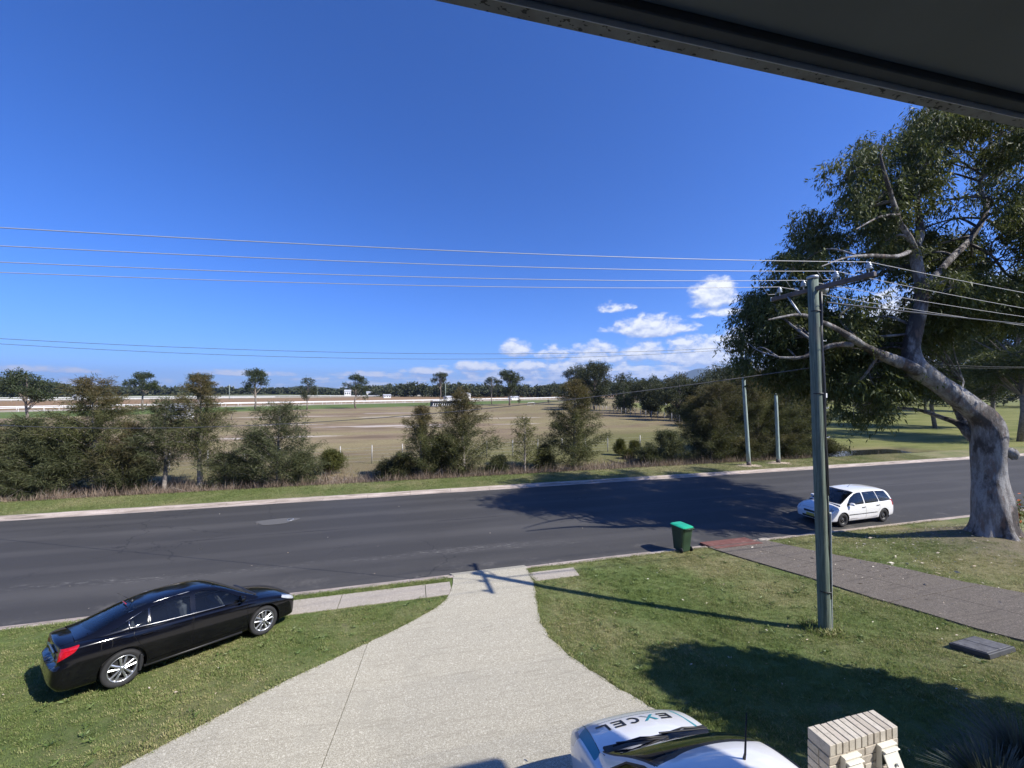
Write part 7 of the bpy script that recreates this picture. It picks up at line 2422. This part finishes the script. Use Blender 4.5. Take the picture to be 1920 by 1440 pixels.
# fallen gum leaves and bark on the lawn
LITTER = leaf_material('leaf_litter', [(.22, .15, .10), (.42, .33, .24), (.66, .60, .50)], .7, .05)
n = 1220
x = np.concatenate([g.normal(18.6, 3.4, 900), g.uniform(4, 20, 260), g.uniform(-8, 4, 60)])
y = np.concatenate([g.normal(10.2, 1.6, 900), g.uniform(4, 13, 260), g.uniform(5, 12.8, 60)])
ok = (y < 13.0) & (x < 40) & ~((x > dl(y)) & (x < dr(y)) & (g.uniform(0, 1, n) < .9))
x, y = x[ok], y[ok]
n = len(x)
P = np.stack([x, y, gz(x, y) + g.uniform(.025, .05, n)], 1)
d = np.stack([g.normal(0, 1, n), g.normal(0, 1, n), g.normal(0, .15, n)], 1)
L = g.uniform(.03, .085, n) * np.where((g.uniform(0, 1, n) < .06) & (x > 9), 2.2, 1)
V, F = cards(P, d, L, L * .35, g)
link('leaf_litter', mesh_np('leaf_litter', V, F, [LITTER]), kind='stuff')
n = 45
x = g.uniform(-14, 24, n)
y = g.uniform(13.6, 24, n)
P = np.stack([x, y, np.full(n, .08)], 1)
d = np.stack([g.normal(0, 1, n), g.normal(0, 1, n), np.zeros(n)], 1)
L = g.uniform(.03, .08, n)
V, F = cards(P, d, L, L * .5, g)
link('road_litter', mesh_np('road_litter', V, F, [LITTER]), kind='stuff')

# ornamental grass clumps at the garden edge
BLUE = leaf_material('blue_grass_blade', [(.05, .064, .05), (.078, .095, .075), (.12, .13, .10)], .5, .2)
for i, (x, y, h, nb, lb) in enumerate(((5.55, 2.75, .75, 420, 'low blue-grey ornamental grass clump right beside the brick letterbox'), (6.35, 3.0, .95, 620, 'big fountain-shaped ornamental grass clump in the shade'),
                                       (7.2, 3.15, 1.0, 620, 'ornamental grass clump at the bottom right corner'), (6.0, 2.35, .9, 420, 'ornamental grass clump nearest the house'))):
    r = np.random.default_rng(300 + i)
    root = empty('ornamental_grass', (x, y, gzf(x, y)), lb, 'grass clump', 'ornamental grass clumps by the letterbox')
    V, F = [], []
    for k in range(nb):
        a = r.uniform(0, 6.28)
        out_ = r.uniform(.15, .95)
        L = .82 * h * r.uniform(.7, 1.15)
        s = np.linspace(0, 1, 5)
        hx = out_ * L * s ** 1.6 * .9 + r.uniform(0, .09)
        zz = L * (s - .45 * out_ * s ** 2.4)
        w = .010 * (1 - s * .85)
        c, sn = math.cos(a), math.sin(a)
        o = len(V)
        for j in range(5):
            V.append((hx[j] * c - w[j] * sn, hx[j] * sn + w[j] * c, zz[j]))
            V.append((hx[j] * c + w[j] * sn, hx[j] * sn - w[j] * c, zz[j]))
        F += [(o + 2 * j, o + 2 * j + 1, o + 2 * j + 3, o + 2 * j + 2) for j in range(4)]
    link('blades', mesh_np('blades', V, F, [BLUE]), root)

# a flowering plant at the foot of the gum, just in at the right edge
fl = empty('flowering_plant', (22.45, 9.95, .72), 'small plant with orange flowers at the right edge behind the gum trunk', 'plant')
r = np.random.default_rng(8)
P = np.concatenate([r.normal(0, .32, (500, 3)) * np.array([1, 1, .8]) + np.array([0, 0, .75])])
P[:, 2] = np.clip(P[:, 2], .03, 2)
V, F = cards(P, r.normal(0, 1, (len(P), 3)) + np.array([0, 0, .6]), .16, .05, r)
link('foliage', mesh_np('foliage', V, F, [YOUNG]), fl)
q = r.normal(0, .34, (60, 3)) * np.array([1, 1, .8]) + np.array([0, 0, 1.0])
V, F = cards(q, r.normal(0, 1, (60, 3)), .12, .10, r)
link('flowers', mesh_np('flowers', V, F, [simple('orange_petal', (.72, .20, .06), .6)]), fl)
MB().tube([(0, 0, 0), (.03, 0, .5), (0, .04, 1.0)], [.03, .02, .01], 5).build('stem', BARK, fl)

# ------------------------------------------------------------------ air
hz = bpy.data.materials.new('air')
hz.use_nodes = True
for n in list(hz.node_tree.nodes):
    hz.node_tree.nodes.remove(n)
ho = hz.node_tree.nodes.new('ShaderNodeOutputMaterial')
hv = hz.node_tree.nodes.new('ShaderNodeVolumePrincipled')
hv.inputs['Color'].default_value = (.50, .68, 1.0, 1)
hv.inputs['Density'].default_value = 7.0e-5
hv.inputs['Anisotropy'].default_value = 0.25
hz.node_tree.links.new(hv.outputs[0], ho.inputs['Volume'])
MB().box((0, 2500, 325), (26000, 28000, 660)).build('haze', hz, kind='stuff')
